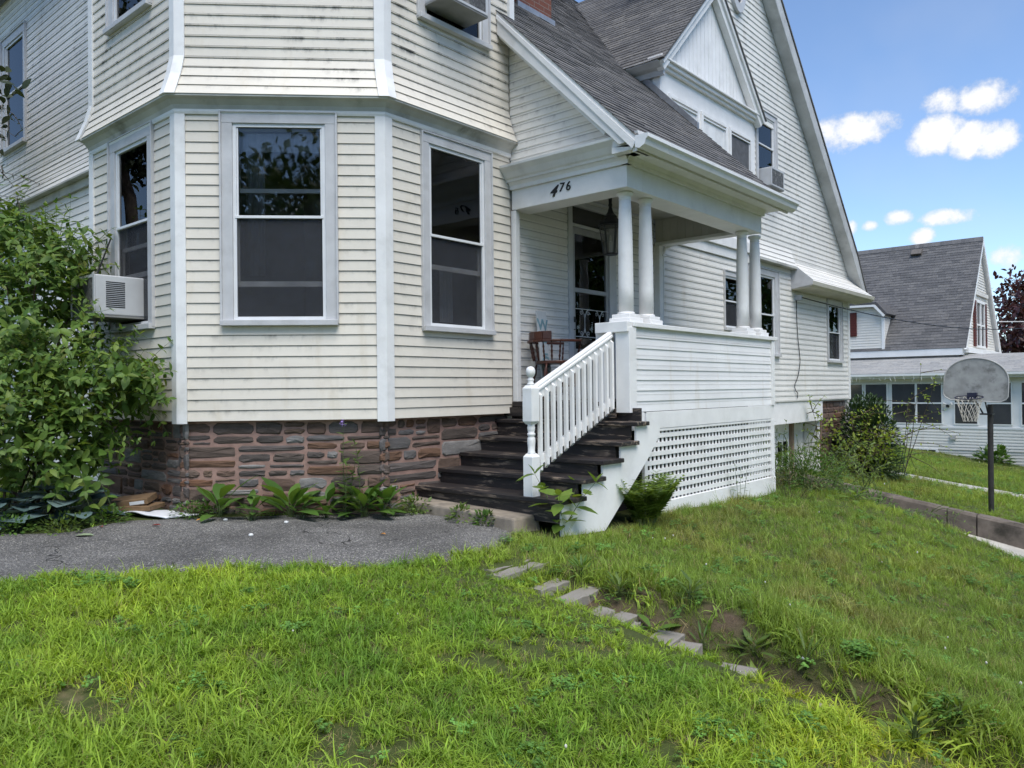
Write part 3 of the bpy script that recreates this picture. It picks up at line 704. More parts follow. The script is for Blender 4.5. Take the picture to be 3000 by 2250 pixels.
# rake of the porch roof over the triangular end wall
tri = MB()
wall_tri = obj('wall', MB().prism([(XB, YP, 3.6), (-4.3, YP, 3.6), (-4.3, YP, 4.0), (XB, YP, 5.52)], (0, .1, 0)), M_SIDE, house)
TF = ((XB, YP), (1, 0), (0, -1))
courses(wall_tri, TF, .012, 1.5, 3.80, 5.45, [], M_SIDE, lines=[(3.80+ST*i, 3.80+ST*(i+1)) for i in range(16)], slope=lambda z: (5.50-z)*.985-.02)
mb = MB()
def rk(x, dz): return (x, EZ+(EX-x)+dz)
mb.prism([(-4.05, 6.52, rk(-4.05, -.05)[1]), (-4.22, 6.52, rk(-4.05, -.05)[1]-.02), (XB+.012, 6.52, rk(XB, -.05)[1]-.22), (XB+.012, 6.52, rk(XB, -.05)[1])], (0, .03, 0)); obj('rake_board', mb, M_TRIM, house, bevel=.004)
mb = MB(); mb.prism([(-4.3, 6.55, rk(-4.3, -.12)[1]), (-4.42, 6.55, rk(-4.3, -.12)[1]-.05), (XB+.012, 6.55, rk(XB, -.30)[1]), (XB+.012, 6.55, rk(XB, -.20)[1])], (0, .19, 0)); obj('rake_soffit', mb, M_TRIM, house)
mb = MB(); mb.prism([(-4.02, 6.505, rk(-4.02, -.055)[1]), (-4.06, 6.505, rk(-4.02, -.055)[1]-.06), (XB+.012, 6.505, rk(XB, -.10)[1]), (XB+.012, 6.505, rk(XB, -.052)[1])], (0, .015, 0)); obj('rake_moulding', mb, M_PORCH, house)
mb = MB().box(XB-.03, 6.70, 5.42, XB+.05, 6.78, Z_TOP); obj('corner_board', mb, M_TRIM, house, bevel=.003)
mb = MB().box(-8.5, 6.72, 3.6, XB-.02, 6.76, Z_TOP); obj('wall', mb, M_SIDE, house)

# wall dormer flush with the side wall
DL, DR, DC = 10.10, 13.40, 11.72
dorm = obj('dormer_wall', MB().box(XB-.11, DL, 3.81, XB+.012, DR, 5.98), M_PORCH, house)
# recessed panels and one screened opening
for (y0, y1, scr) in ((10.38, 11.20, 0), (11.40, 12.20, 0), (12.40, 13.16, 1)):
    mb = MB(); zt = 5.62
    for (a, b, c, d) in ((y0-.05, y0, 4.4, zt), (y1, y1+.05, 4.4, zt), (y0-.05, y1+.05, zt, zt+.06)): mb.box(XB+.012, a, c, XB+.045, b, d)
    fr_ = obj('panel_frame', mb, M_PORCH, dorm, bevel=.003); fr_.location = (0, 0, 0)
    mt = simple('screen_panel', (.10, .10, .105), .7, .2, 12) if scr else M_TRIM
    o = obj('panel', MB().box(XB+.012, y0, 4.4, XB+.018, y1, zt), mt, dorm); o.location = (0, 0, 0)
    mb = MB(); mb.box(XB+.012, y0, zt-.05, XB+.04, y1, zt-.03); mb.box(XB+.012, y1-.035, 4.4, XB+.03, y1-.015, zt-.03); o = obj('panel_bead', mb, M_SASH, dorm); o.location = (0, 0, 0)
mb = MB()
for (z0, z1, d) in ((5.98, 6.03, .05), (6.03, 6.09, .09), (6.09, 6.12, .13)): mb.box(XB-.1, DL-.03-d, z0, XB+.012+d, DR+.02+d*.5, z1)
obj('dormer_cornice', mb, M_PORCH, house, bevel=.006)
gab = obj('dormer_gable', MB().prism([(XB-.1, DL, 6.12), (XB-.1, DR, 6.12), (XB-.1, DC, 7.72)], (.10, 0, 0)), M_TRIM, house)
y = DL+.12
while y < DR-.05:
    zt = 6.12+(1-abs(y+.065-DC)/(1.62))*1.55
    if zt > 6.2: o = obj('groove_board', MB().box(XB, y+.004, 6.125, XB+.012, y+.126, zt), M_PORCH, gab); o.location = (0, 0, 0)
    y += .13
for sgn in (-1, 1):
    # rake boards + roof slopes of the dormer
    ye = DC+sgn*1.80; A = Vector((XB+.02, ye, 6.02)); Bp = Vector((XB+.02, DC, 7.84))
    d = (Bp-A).normalized(); nrm = Vector((0, -d.z*sgn*-1, 0)); per = Vector((0, d.z*sgn, -d.y*sgn)); 
    if per.z > 0: per = -per
    mb = MB().prism([A, Bp, Bp+Vector((0, 0, -.24)), A+per*.16], (.11, 0, 0)); obj('rake_board', mb, M_TRIM, house, bevel=.006)
    mb = MB().prism([A+Vector((.11, 0, .0)), Bp+Vector((.11, 0, .0)), Bp+Vector((.11, 0, -.09)), A+per*.06+Vector((.11, 0, 0))], (.035, 0, 0)); obj('rake_moulding', mb, M_PORCH, house)
    mb = MB().prism([A+Vector((.17, 0, 0)), Bp+Vector((.17, 0, 0)), Bp+Vector((-3.4, 0, 0)), A+Vector((-1.5, 0, 0))], per*-.018); obj('dormer_roof', mb, M_SHING, house)
sl = Vector((0, 1, 1.011)).normalized()
slab('main_roof', [(-5.9, 11.6, 7.73), (-8.2, 11.6, 7.73), (-10.0, 13.1, 9.24), (-5.9, 13.1, 9.24)], .05, M_TRIM, house)
shingle_roof('roof_shingles', (-5.63, DC-1.83, 6.03), (-1, 0, 0), sl, 1.0, 4.45, M_SHING, house, course=.105, seed=5, clip=lambda v: (0 if v < 2.55 else .3, .95+v*.70+.1))
mb = MB().prism([(-6.62, DL-.0, 5.86), (-6.62, DL-.05, 5.86), (-6.62, DL-.07, 5.93), (-6.62, DL-.13, 5.96), (-6.62, DL-.20, 6.02), (-6.62, DL-.20, 6.06), (-6.62, DL, 6.08)], (6.62+XB+.10, 0, 0)); obj('dormer_eave', mb, M_CASE, house)
obj('dormer_cheek', MB().box(-6.5, DL, 5.0, XB-.11, DL+.06, 6.0), M_CASE, house)
mb = MB().prism([(-5.2, 10.06, EZ+(EX+5.2)+.03), (-6.35, 10.06, EZ+(EX+6.35)+.03), (-6.35, 10.06, EZ+(EX+6.35)+.16), (-5.2, 10.06, EZ+(EX+5.2)+.12)], (0, .05, 0)); obj('step_flashing', mb, MATS['lead_flashing'], house)

# the steep main gable to the right of the dormer
def rake_in(z): return 17.99-(z-4.22)*1.0
gw = (13.45, 14.36, 4.80, 6.33)
wall_g = obj('wall', MB().prism([(XB-.02, 13.2, 3.9), (XB-.02, 18.2, 3.9), (XB-.02, 13.0, 9.2), (XB-.02, 11.75, 9.2), (XB-.02, 11.75, 6.4), (XB-.02, 13.2, 6.4)], (-.02, 0, 0)), M_SIDE2, house)
GL = [(3.96+ST*i, 3.96+ST*(i+1)) for i in range(44)]
courses(wall_g, SD, 13.41, 18, 0, 0, [gw], M_SIDE2, lines=[l for l in GL if l[0] < 6.09], slope=rake_in)
for l in GL:
    if 6.09 <= l[0] < 9.1: courses(wall_g, SD, max(11.8, 13.56-(l[0]-6.1)*1.0), 18, 0, 0, [], M_SIDE2, lines=[l], slope=rake_in)
fA = lambda z: .12*(max(0.0, (3.96-z)/.38))**1.3
courses(wall_g, SD, 13.3, 15.03, 0, 0, [], M_SIDE2, fA, lines=[(3.58+i*.095, 3.58+(i+1)*.095) for i in range(4)])
fB = lambda z: .42*(max(0.0, (3.72-z)/.42))**1.15
courses(wall_g, SD, 15.03, 18.55, 0, 0, [], M_CLEAN, fB, lines=[(3.30+i*.06, 3.30+(i+1)*.06) for i in range(7)], slope=lambda z: 18.45+max(0, 3.72-z)*.95)
courses(wall_g, SD, 15.03, 18.55, 0, 0, [], M_SIDE2, lines=[(3.72+i*.08, 3.72+(i+1)*.08) for i in range(3)], slope=lambda z: 18.45-max(0, z-3.72)*.95)
mb = MB().prism([(XB, 15.03, 3.18), (XB+.42, 15.03, 3.24), (XB+.43, 15.03, 3.33), (XB+.06, 15.03, 3.66), (XB, 15.03, 3.7)], (0, -.02, 0)); obj('pent_cheek', mb, M_CASE, house)
mb = MB().prism([(XB, 15.03, 3.17), (XB+.36, 15.03, 3.20), (XB+.42, 15.03, 3.24), (XB+.435, 15.03, 3.31), (XB, 15.03, 3.31)], (0, 3.85, 0)); obj('pent_soffit', mb, simple('pent_cream_paint', (.60, .57, .48), .6, .1, 4, dirt=(.3, .27, .2), damt=.4), house)
mb = MB().fbox(*SD, 13.05, 15.03, 3.555, 3.60, -.01, .14); obj('skirt_soffit', mb, M_SOFFIT, house)
# rakes
def rake(nm, pts, x0, x1, mat, bev=.01): 
    mb = MB().prism([(x0, y, z) for y, z in pts], (x1-x0, 0, 0)); return obj(nm, mb, mat, house, bevel=bev)
rake('rake_board', [(13.0, 9.22), (13.0, 9.50), (14.1, 8.40), (18.32, 4.20), (18.75, 3.62), (19.05, 3.30), (18.85, 3.30), (18.50, 3.62), (18.0, 4.16), (13.9, 8.24)], XB+.01, XB+.24, simple('weathered_rake_paint', (.50, .505, .50), .6, .18, 2.5, .15, 30, dirt=(.25, .25, .24), dscale=1.6, damt=.55), .015)
rake('rake_edge', [(13.0, 9.50), (13.0, 9.53), (14.12, 8.42), (18.34, 4.22), (18.77, 3.635), (19.08, 3.30), (19.05, 3.30), (18.75, 3.62), (18.32, 4.20), (14.1, 8.40)], XB-2.2, XB+.26, M_SHING, 0)
rake('main_roof', [(13.0, 9.50), (13.0, 9.53), (11.7, 9.53), (11.7, 9.50)], XB-1.6, XB+.25, M_SHING, 0)
window(house, SD, *gw, case=.10, mid=.62, screen=False, curtain=[(13.56, 14.05, 5.0, 6.2, -.16)])
# round window frame high in the gable
mb = MB(); cy, cz = 12.72, 8.25; N = 28
for i in range(N):
    a0, a1 = 2*math.pi*i/N, 2*math.pi*(i+1)/N
    P = lambda a, r, x: (x, cy+r*.55*math.cos(a), cz+r*math.sin(a))
    mb.hexa([P(a0, .36, XB), P(a0, .52, XB), P(a1, .52, XB), P(a1, .36, XB), P(a0, .36, XB+.07), P(a0, .52, XB+.07), P(a1, .52, XB+.07), P(a1, .36, XB+.07)])
ov = obj('oval_window', mb, M_CASE, house, smooth=False)
mb = MB().poly([(XB+.03, cy+.36*.55*math.cos(2*math.pi*i/N), cz+.36*math.sin(2*math.pi*i/N)) for i in range(N)]); obj('pane', mb, M_BLACK, ov).location = (0, 0, 0)
# upper roofs, out of the frame: a faceted roof over the bay and the ridge roof behind
def facet(pts, nm='upper_roof'): obj(nm, MB().poly(pts), M_SHING, house)
ap = (-8.2, 5.6, 10.0); rim = [(-9.6, 3.1), (-7.05, 3.1), (-5.4, 4.75), (-5.4, 7.0), (-7.0, 8.2), (-9.6, 8.2)]
for i in range(len(rim)):
    a, b = rim[i], rim[(i+1) % len(rim)]; facet([(a[0], a[1], Z_TOP), (b[0], b[1], Z_TOP), ap])
obj('eave_soffit', MB().poly([(x, y, Z_TOP) for x, y in rim]), M_SOFFIT, house)
facet([(-17.2, 3.6, Z_TOP), (-9.0, 3.6, Z_TOP), (-9.0, 8.5, 11), (-17.2, 8.5, 11)]); facet([(-17.2, 10.5, 9.2), (-10.8, 10.5, 9.2), (-9.0, 8.5, 11), (-17.2, 8.5, 11)])
if REST.v: tag(obj('clapboard_runs', REST, M_SIDE2, house), kind='stuff')
print('BOARDS', N_BOARD[0], 'rest', len(REST.v)//8)

# ------------------------------------------------------------------ text as mesh
def text_mesh(s, size, depth=.004, bold=0.0, shear=0.0):
    cu = bpy.data.curves.new('txt', 'FONT'); cu.body = s; cu.size = size; cu.extrude = depth; cu.offset = bold; cu.shear = shear; cu.align_x = 'CENTER'; cu.align_y = 'CENTER'
    o = bpy.data.objects.new('txt', cu); COL.objects.link(o)
    dg = bpy.context.evaluated_depsgraph_get(); me = bpy.data.meshes.new_from_object(o.evaluated_get(dg))
    COL.objects.unlink(o); bpy.data.objects.remove(o); return me

# ------------------------------------------------------------------ the covered porch
XS = -4.27
porch = thing('covered_porch', 'white covered side porch with paired round columns and lattice skirt', 'porch', (-5.0, 8.4, 0.0))
YB = 9.90
# front and side beams (frieze boards)
obj('front_beam', MB().box(XB+.018, YP, 3.335, XS, YP+.30, 3.56), M_PORCH, porch, bevel=.006)
obj('side_beam', MB().box(XS-.30, YP+.302, 3.335, XS-.002, 10.03, 3.56), M_PORCH, porch, bevel=.006)
obj('rear_beam', MB().box(XB+.02, YB-.02, 3.345, XS-.303, YB+.16, 3.392), M_PORCH, porch, bevel=.005)
# front bed mould and crown
def prof_x(nm, pts, x0, x1, mat=M_PORCH): return obj(nm, MB().prism([(x0, y, z) for y, z in pts], (x1-x0, 0, 0)), mat, porch)
prof_x('bed_mould', [(YP+.05, 3.56), (YP-.03, 3.56), (YP-.035, 3.60), (YP-.06, 3.635), (YP+.05, 3.635)], XB+.018, XS+.03)
prof_x('crown_mould', [(YP+.05, 3.636), (YP-.075, 3.636), (YP-.085, 3.66), (YP-.105, 3.675), (YP-.145, 3.73), (YP-.195, 3.775), (YP-.20, 3.80), (YP+.05, 3.812)], XB-.02, -4.015, M_TRIM)
# side soffit, bed mould, crown and gutter
def prof_y(nm, pts, y0, y1, mat=M_PORCH): return obj(nm, MB().prism([(x, y0, z) for x, z in pts], (0, y1-y0, 0)), mat, porch)
prof_y('bed_mould', [(XS-.05, 3.56), (XS+.03, 3.56), (XS+.035, 3.60), (XS+.06, 3.635), (XS-.05, 3.635)], YP-.03, 10.06)
prof_y('crown_mould', [(XS-.05, 3.701), (XS+.20, 3.66), (XS+.225, 3.70), (XS+.25, 3.735), (XS-.05, 3.80)], 6.56, 10.25, M_TRIM)
prof_y('side_soffit', [(XS-.06, 3.636), (XS+.17, 3.636), (XS+.18, 3.665), (XS+.24, 3.69), (XS-.06, 3.70)], 6.56, 10.22)
M_GUT = simple('gutter_white', (.80, .805, .81), .35, .04, 5, dirt=(.5, .5, .48), damt=.2)
gut = [(EX-.03, 3.735), (EX-.03, 3.625), (EX+.015, 3.605), (EX+.075, 3.635), (EX+.09, 3.68), (EX+.115, 3.70), (EX+.115, 3.735), (EX+.10, 3.735), (EX+.095, 3.71), (EX+.06, 3.65), (EX+.01, 3.63), (EX-.015, 3.64), (EX-.015, 3.735)]
gt = prof_y('gutter', gut, 6.50, 10.30, M_GUT)
obj('gutter_cap', MB().prism([(x, 6.485, z) for x, z in gut[:7]], (0, .015, 0)), M_GUT, gt); obj('gutter_cap', MB().prism([(x, 10.30, z) for x, z in gut[:7]], (0, .015, 0)), M_GUT, gt)
obj('gutter_joint', MB().prism([(x+.003, 6.92, z-.003) for x, z in gut[1:7]], (0, .05, 0)), M_GUT, gt)
obj('eave_return', MB().box(-4.07, 6.535, 3.60, EX-.034, 6.76, 3.71), M_TRIM, porch)
obj('fascia', MB().box(EX-.06, 6.53, 3.60, EX-.032, 10.29, 3.72), M_TRIM, porch)
# ceiling, boarded rear panel
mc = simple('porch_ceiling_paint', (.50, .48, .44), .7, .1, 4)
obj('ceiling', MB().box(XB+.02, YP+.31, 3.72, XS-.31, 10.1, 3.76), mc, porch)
x = XB+.022
while x < XS-.31:
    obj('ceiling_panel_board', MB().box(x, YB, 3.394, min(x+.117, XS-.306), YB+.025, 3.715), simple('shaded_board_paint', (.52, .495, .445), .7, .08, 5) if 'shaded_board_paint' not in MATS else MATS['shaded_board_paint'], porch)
    x += .121
# number plate: 4 7 6
for ch, xx, zz, rt, sz in (('4', -5.215, 3.445, -.06, .165), ('7', -5.095, 3.468, -.08, .135), ('6', -5.005, 3.466, 0, .135)):
    me = text_mesh(ch, sz, .004, .004 if ch == '4' else .001, .45 if ch == '4' else .12); me.materials.append(M_BLACK)
    o = obj('house_number', me, None, porch, local=True); o.location = Vector((xx, YP-.006, zz))-wloc(porch); o.rotation_euler = Euler((R(90), 0, 0)); o.rotation_euler.rotate_axis('Z', rt)
# pilasters at the wall
obj('pilaster', MB().box(XB+.0, YP+.005, 1.16, XB+.07, YP+.075, 3.33), M_TRIM, porch, bevel=.004)
obj('pilaster', MB().box(XB+.0, 9.87, 1.16, XB+.10, 9.97, 3.34), M_PORCH, porch, bevel=.004)
# half wall on the open side
core = obj('half_wall', MB().box(XS-.20, YP+.09, 1.055, XS-.016, 10.24, 1.92), M_CLEAN, porch)
N0 = N_BOARD[0]; N_BOARD[0] = 0
SW = ((XS, 0), (0, 1), (1, 0)); stp = .1088
courses(core, SW, YP+.095, 10.245, 0, 0, [], M_CLEAN, lines=[(1.055+stp*i, 1.055+stp*(i+1)) for i in range(8)])
N_BOARD[0] = N0
obj('corner_post', MB().box(XS-.13, YP-.045, 1.05, XS+.035, YP+.09, 1.915), M_PORCH, porch, bevel=.004)
obj('corner_post', MB().box(XS-.02, 10.245, 1.05, XS+.03, 10.335, 1.915), M_PORCH, porch, bevel=.004)
obj('corner_post', MB().box(-4.66, YP-.02, 1.16, -4.50, YP+.09, 1.915), M_PORCH, porch, bevel=.004)
obj('rail_cap', MB().box(XS-.34, YP+.03, 1.92, XS+.045, 10.40, 1.968), M_PORCH, porch, bevel=.005)
obj('rail_cap', MB().box(XS-.36, YP-.075, 1.865, XS+.03, YP+.026, 1.972), M_PORCH, porch, bevel=.005)
# columns
def column(y, first=[None]):
    c = obj('column', MB().lathe([(.078, 0), (.0785, .25), (.077, .5), (.0735, .8), (.066, 1.05), (.059, 1.2)], (0, 0, 0), 24), M_PORCH, porch, local=True, smooth=True)
    c.location = Vector((-4.42, y, 2.085))-wloc(porch)
    p = MB().box(-.128, -.128, -.115, .128, .128, -.062).box(-.108, -.108, -.062, .108, .108, -.022)
    obj('plinth', p, M_PORCH, c, local=True, bevel=.006)
    obj('base_ring', MB().lathe([(.09, -.022), (.094, -.012), (.09, -.002), (.079, .003)], (0, 0, 0), 24), M_PORCH, c, local=True, smooth=True)
    obj('capital', MB().lathe([(.059, 1.165), (.065, 1.17), (.065, 1.18), (.06, 1.186), (.06, 1.196), (.07, 1.21), (.083, 1.222), (.086, 1.235), (.08, 1.249)], (0, 0, 0), 24), M_PORCH, c, local=True, smooth=True)
for y in (6.93, 7.33, 9.74, 10.14): column(y)
# floor, skirt and lattice
obj('floor', MB().box(XB+.02, YP-.035, 1.10, XS-.20, 10.30, 1.16), M_TREAD, porch, bevel=.006)
obj('skirt_board', MB().box(XS-.03, YP+.02, .868, XS+.012, 10.33, 1.048), M_PORCH, porch, bevel=.004)
lt = obj('lattice_frame', MB().box(XS-.03, 10.23, -.12, XS+.016, 10.33, .866).box(XS-.03, 7.00, -.09, XS+.010, 7.06, .866).box(XS-.03, 7.06, -.14, XS+.020, 10.34, .088).box(XS-.03, 7.06, .838, XS+.008, 10.23, .866), M_PORCH, porch, bevel=.004)
nh = 8; rows = (.838-.088)/nh
for i in range(nh):
    z0 = .088+rows*(i+.5)
    obj('lattice_slat', MB().box(XS-.012, 7.03, z0-.024, XS-.002, 10.235, z0+.024), M_PORCH, lt)
y = 7.075; vs = MB().box(-.004, -.0185, -.375, .004, .0185, .375).mesh('lattice_slat', M_PORCH)
while y < 10.22:
    o = obj('lattice_slat', vs, None, lt, local=True); o.location = (XS-.0185, y, .463); y += .0835
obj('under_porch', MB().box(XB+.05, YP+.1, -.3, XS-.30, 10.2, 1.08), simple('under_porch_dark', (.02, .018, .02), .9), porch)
# downspout at the rear corner of the porch
mb = MB().tube([(-5.25, 10.22, 3.60), (-5.30, 10.20, 3.52), (XB+.12, 10.02, 3.33), (XB+.075, 10.0, 3.22), (XB+.075, 10.0, .4)], .032, 8)
obj('downspout', mb, M_GUT, porch)
for z in (3.20, 2.2): obj('downspout_strap', MB().box(XB+.02, 9.955, z, XB+.115, 10.045, z+.025), M_GUT, porch)

# front door with its storm door, on the wall behind the porch
D = SD
fb = lambda m, *a: m.fbox(*D, *a)
mb = MB(); fb(mb, 7.80, 7.885, 1.16, 3.66, -.06, .03); fb(mb, 8.70, 8.86, 1.16, 3.66, -.06, .03); fb(mb, 7.885, 8.70, 3.60, 3.66, -.06, .03); fb(mb, 7.885, 8.70, 3.335, 3.375, -.06, .025)
dr = obj('front_door', mb, M_CASE, house, bevel=.004)
mb = MB(); fb(mb, 7.885, 8.70, 3.376, 3.60, -.03, -.024); obj('transom_pane', mb, simple('transom_dark', (.02, .02, .02), .1, spec=.6), dr)
M_ALU = simple('storm_door_aluminium', (.36, .36, .37), .4, .08, 6, metal=.4)
mb = MB(); fb(mb, 7.888, 7.945, 1.17, 3.33, -.02, .012); fb(mb, 8.64, 8.698, 1.17, 3.33, -.02, .012); fb(mb, 7.945, 8.64, 3.25, 3.33, -.02, .012); fb(mb, 7.945, 8.64, 2.515, 2.57, -.02, .012); fb(mb, 7.945, 8.64, 1.17, 1.80, -.02, .008)
sd = obj('storm_door', mb, M_ALU, dr, bevel=.003)
mb = MB(); fb(mb, 7.945, 8.64, 2.57, 3.25, -.012, -.008); obj('pane', mb, M_GLASS, dr)
mb = MB(); fb(mb, 7.945, 8.64, 1.80, 2.515, -.012, -.008); obj('pane', mb, M_GLASS, dr)
mwd = simple('red_brown_door', (.10, .035, .02), .45, .3, 5, stretch=(5, 5, .5))
mb = MB(); fb(mb, 7.885, 8.70, 1.16, 3.335, -.16, -.115); fb(mb, 8.02, 8.25, 2.65, 3.2, -.115, -.105); fb(mb, 8.35, 8.58, 2.65, 3.2, -.115, -.105); fb(mb, 8.02, 8.58, 1.4, 1.95, -.115, -.105); obj('wooden_door', mb, mwd, dr)
mb = MB(); fb(mb, 7.955, 8.05, 2.36, 2.84, -.05, -.047); obj('door_note', mb, M_CURT, dr)
# scrolled grille
mg = simple('white_grille', (.62, .62, .60), .4)
P3 = lambda s, z, d=.022: (XB+d, s, z)
mb = MB(); mb.tube([P3(7.93, 2.305), P3(8.66, 2.305)], .005, 6).tube([P3(7.93, 1.955), P3(8.66, 1.955)], .005, 6)
for s in (8.13, 8.46): mb.tube([P3(s, 2.25), P3(s, 2.01)], .004, 6)
def scroll(c, r, a0, a1, sgn=1):
    n = 16; return [P3(c[0]+sgn*r*(1-.75*i/n)*math.cos(a0+(a1-a0)*i/n), c[1]+r*(1-.75*i/n)*math.sin(a0+(a1-a0)*i/n)) for i in range(n+1)]
for cx in (8.13, 8.46):
    for sg in (-1, 1):
        for cz, fl in ((2.262, 1), (1.998, -1)):
            pts = []
            for i in range(19):                       # the curl
                a = math.pi*.5+(1-i/18)*3.6*math.pi*.75; r_ = .007+.026*(i/18)
                pts.append(P3(cx+sg*(.075+r_*math.cos(a)), cz+fl*r_*math.sin(a)))
            e0 = pts[-1]
            for i in range(1, 11):                    # sweeping down to the twisted bar
                t = i/10; x0, z0_ = e0[1], e0[2]; x1_, z1_ = cx, cz-fl*.075
                pts.append(P3(x0+(x1_-x0)*t, z0_+(z1_-z0_)*(t**1.8)+fl*.012*math.sin(t*math.pi)))
            mb.tube(pts, .0032, 5)
obj('scroll_grille', mb, mg, dr)
mb = MB(); mb.tube([P3(7.905, 2.16, .014), P3(7.905, 2.16, .05), P3(7.905, 2.04, .05), P3(7.905, 2.04, .014)], .008, 6); fb(mb, 7.893, 7.917, 2.13, 2.20, .012, .03); obj('handle', mb, M_BLACK, dr)

# ------------------------------------------------------------------ stairs
stairs = thing('porch_stairs', 'worn dark painted wooden stairs with white railing and turned newel', 'stairs', (-5.0, 5.9, .2))
XL_, XR_ = -5.99, -4.05
ys = [6.516, 6.24, 5.936, 5.629, 5.31]; zs = [.968, .787, .637, .493, .345]
for i, (y, z) in enumerate(zip(ys, zs)):
    nxt = (ys[i-1] if i else YP-.03)
    obj('tread', MB().box(XL_+.01*i*0, y, z-.04, XR_, nxt+.05, z), M_TREAD, stairs, bevel=.006)
    ztop = zs[i-1]-.04 if i else 1.098
    obj('riser', MB().box(XL_+.01, nxt+.03, z+.001, XR_-.09, nxt+.05, ztop), M_TREAD, stairs)
obj('riser', MB().box(XL_+.01, 5.345, .14, XR_-.06, 5.365, .304), M_TREAD, stairs)
pts = [(5.33, -.2), (5.33, .30)]
for i in range(4, -1, -1):
    pts += [(ys[i]+.045, zs[i]-.041)]
    nxt = ys[i-1] if i else YP
    pts += [(nxt+.045, zs[i]-.041)]
pts = [(5.355, -.25), (5.355, .303)]
for i in range(4, -1, -1):
    nxt = (ys[i-1] if i else YP-.03); zn = (zs[i-1] if i else 1.10)
    pts += [(nxt+.05, zs[i]-.041), (nxt+.05, zn-.041)]
pts += [(YP+.02, 1.05), (YP+.28, .90), (YP+.28, .82), (YP+.05, .60), (6.0, -.02), (5.75, -.25)]
obj('stringer', MB().prism([(XR_-.06, y, z) for y, z in pts], (.022, 0, 0)), M_PORCH, stairs)
obj('stringer', MB().prism([(XL_+.012, y, z) for y, z in pts[:12]]+[], (.02, 0, 0)) if False else MB().box(XL_+.012, 6.2, .1, XL_+.03, 6.7, .7), M_TREAD, stairs)
# newel
nx, ny = -4.455, 5.40
def octa(z0, z1, r, ch=.25):
    b = r; c = r*(1-ch); return [(b, -c), (b, c), (c, b), (-c, b), (-b, c), (-b, -c), (-c, -b), (c, -b)], z0, z1
def chbox(mb, z0, z1, r, cap0=True, cap1=True, e=.028):
    # square post block with chamfered (pointed) ends
    s = [(r, -r), (r, r), (-r, r), (-r, -r)]; n = len(mb.v)
    lv = ([(z0, r-.02), (z0+e, r)] if cap0 else [(z0, r)])+([(z1-e, r), (z1, r-.02)] if cap1 else [(z1, r)])
    for z, rr in lv: mb.v += [(nx+rr*sx, ny+rr*sy, z) for sx, sy in ((1, -1), (1, 1), (-1, 1), (-1, -1))]
    k = 4
    for l in range(len(lv)-1):
        for i in range(4): mb.f.append((n+l*4+i, n+l*4+(i+1) % 4, n+(l+1)*4+(i+1) % 4, n+(l+1)*4+i))
    mb.f.append((n+3, n+2, n+1, n)); m = n+(len(lv)-1)*4; mb.f.append((m, m+1, m+2, m+3))
mb = MB(); chbox(mb, .335, .725, .054, False, True)
nw = obj('newel_post', mb, M_PORCH, stairs, bevel=.004)
mb = MB(); chbox(mb, .985, 1.335, .054); obj('newel_block', mb, M_PORCH, nw, bevel=.004)
obj('turned_shaft', MB().lathe([(.036, .72), (.036, .735), (.031, .745), (.034, .80), (.037, .835), (.034, .865), (.027, .88), (.036, .888), (.036, .905), (.027, .912), (.033, .93), (.036, .955), (.031, .975), (.036, .985)], (nx, ny, 0), 20), M_PORCH, nw, smooth=True)
obj('ball_finial', MB().lathe([(.02, 1.33), (.034, 1.338), (.034, 1.35), (.022, 1.362), (.03, 1.378), (.03, 1.388), (.018, 1.40), (.026, 1.41), (.036, 1.425), (.042, 1.445), (.042, 1.465), (.036, 1.485), (.024, 1.498), (.006, 1.503)], (nx, ny, 0), 20), M_PORCH, nw, smooth=True)
# handrail and lower rail
y0, y1 = ny+.05, YP-.045; z0, z1 = 1.285, 1.835; sl_ = (z1-z0)/(y1-y0)
rz = lambda y: z0+(y-y0)*sl_
def sloped(nm, prof, mat=M_PORCH, ya=y0, yb=y1):
    return obj(nm, MB().prism([(nx+dx, ya, rz(ya)+dz) for dx, dz in prof], (0, yb-ya, (yb-ya)*sl_)), mat, stairs, bevel=.003)
sloped('handrail', [(-.035, -.012), (.035, -.012), (.035, .012), (.026, .018), (.03, .03), (.024, .048), (-.024, .048), (-.03, .03), (-.026, .018), (-.035, .012)])
sloped('upper_rail', [(-.018, -.10), (.018, -.10), (.018, -.013), (-.018, -.013)])
sloped('lower_rail', [(-.018, -.70), (.018, -.70), (.018, -.62), (-.018, -.62)])
nb = 13
for i in range(nb):
    y = y0+.035+(y1-y0-.075)*i/(nb-1); h = rz(y); a = .017
    mb = MB()
    xo = nx+.0185
    mb.prism([(xo, y-a, h-.76), (xo+.032, y-a, h-.728), (xo+.032, y-a, h-.055), (xo, y-a, h-.025)], (0, 2*a, 0)); obj('baluster', mb, M_PORCH, stairs)
obj('fascia_strip', MB().box(XL_+.01, YP-.062, 1.0, -4.40, YP-.04, 1.098), M_TREAD, stairs)

# concrete slab at the foot of the stairs
slb = MB().hexa([(-6.42, 5.10, -.1), (-4.40, 5.10, -.1), (-4.34, 5.42, -.1), (-6.42, 5.50, -.1), (-6.42, 5.12, .245), (-4.42, 5.11, .185), (-4.38, 5.40, .19), (-6.42, 5.50, .25)])
tag(obj('concrete_slab', slb, M_CONC, bevel=.02), 'low worn concrete slab at the foot of the dark stairs', 'slab')

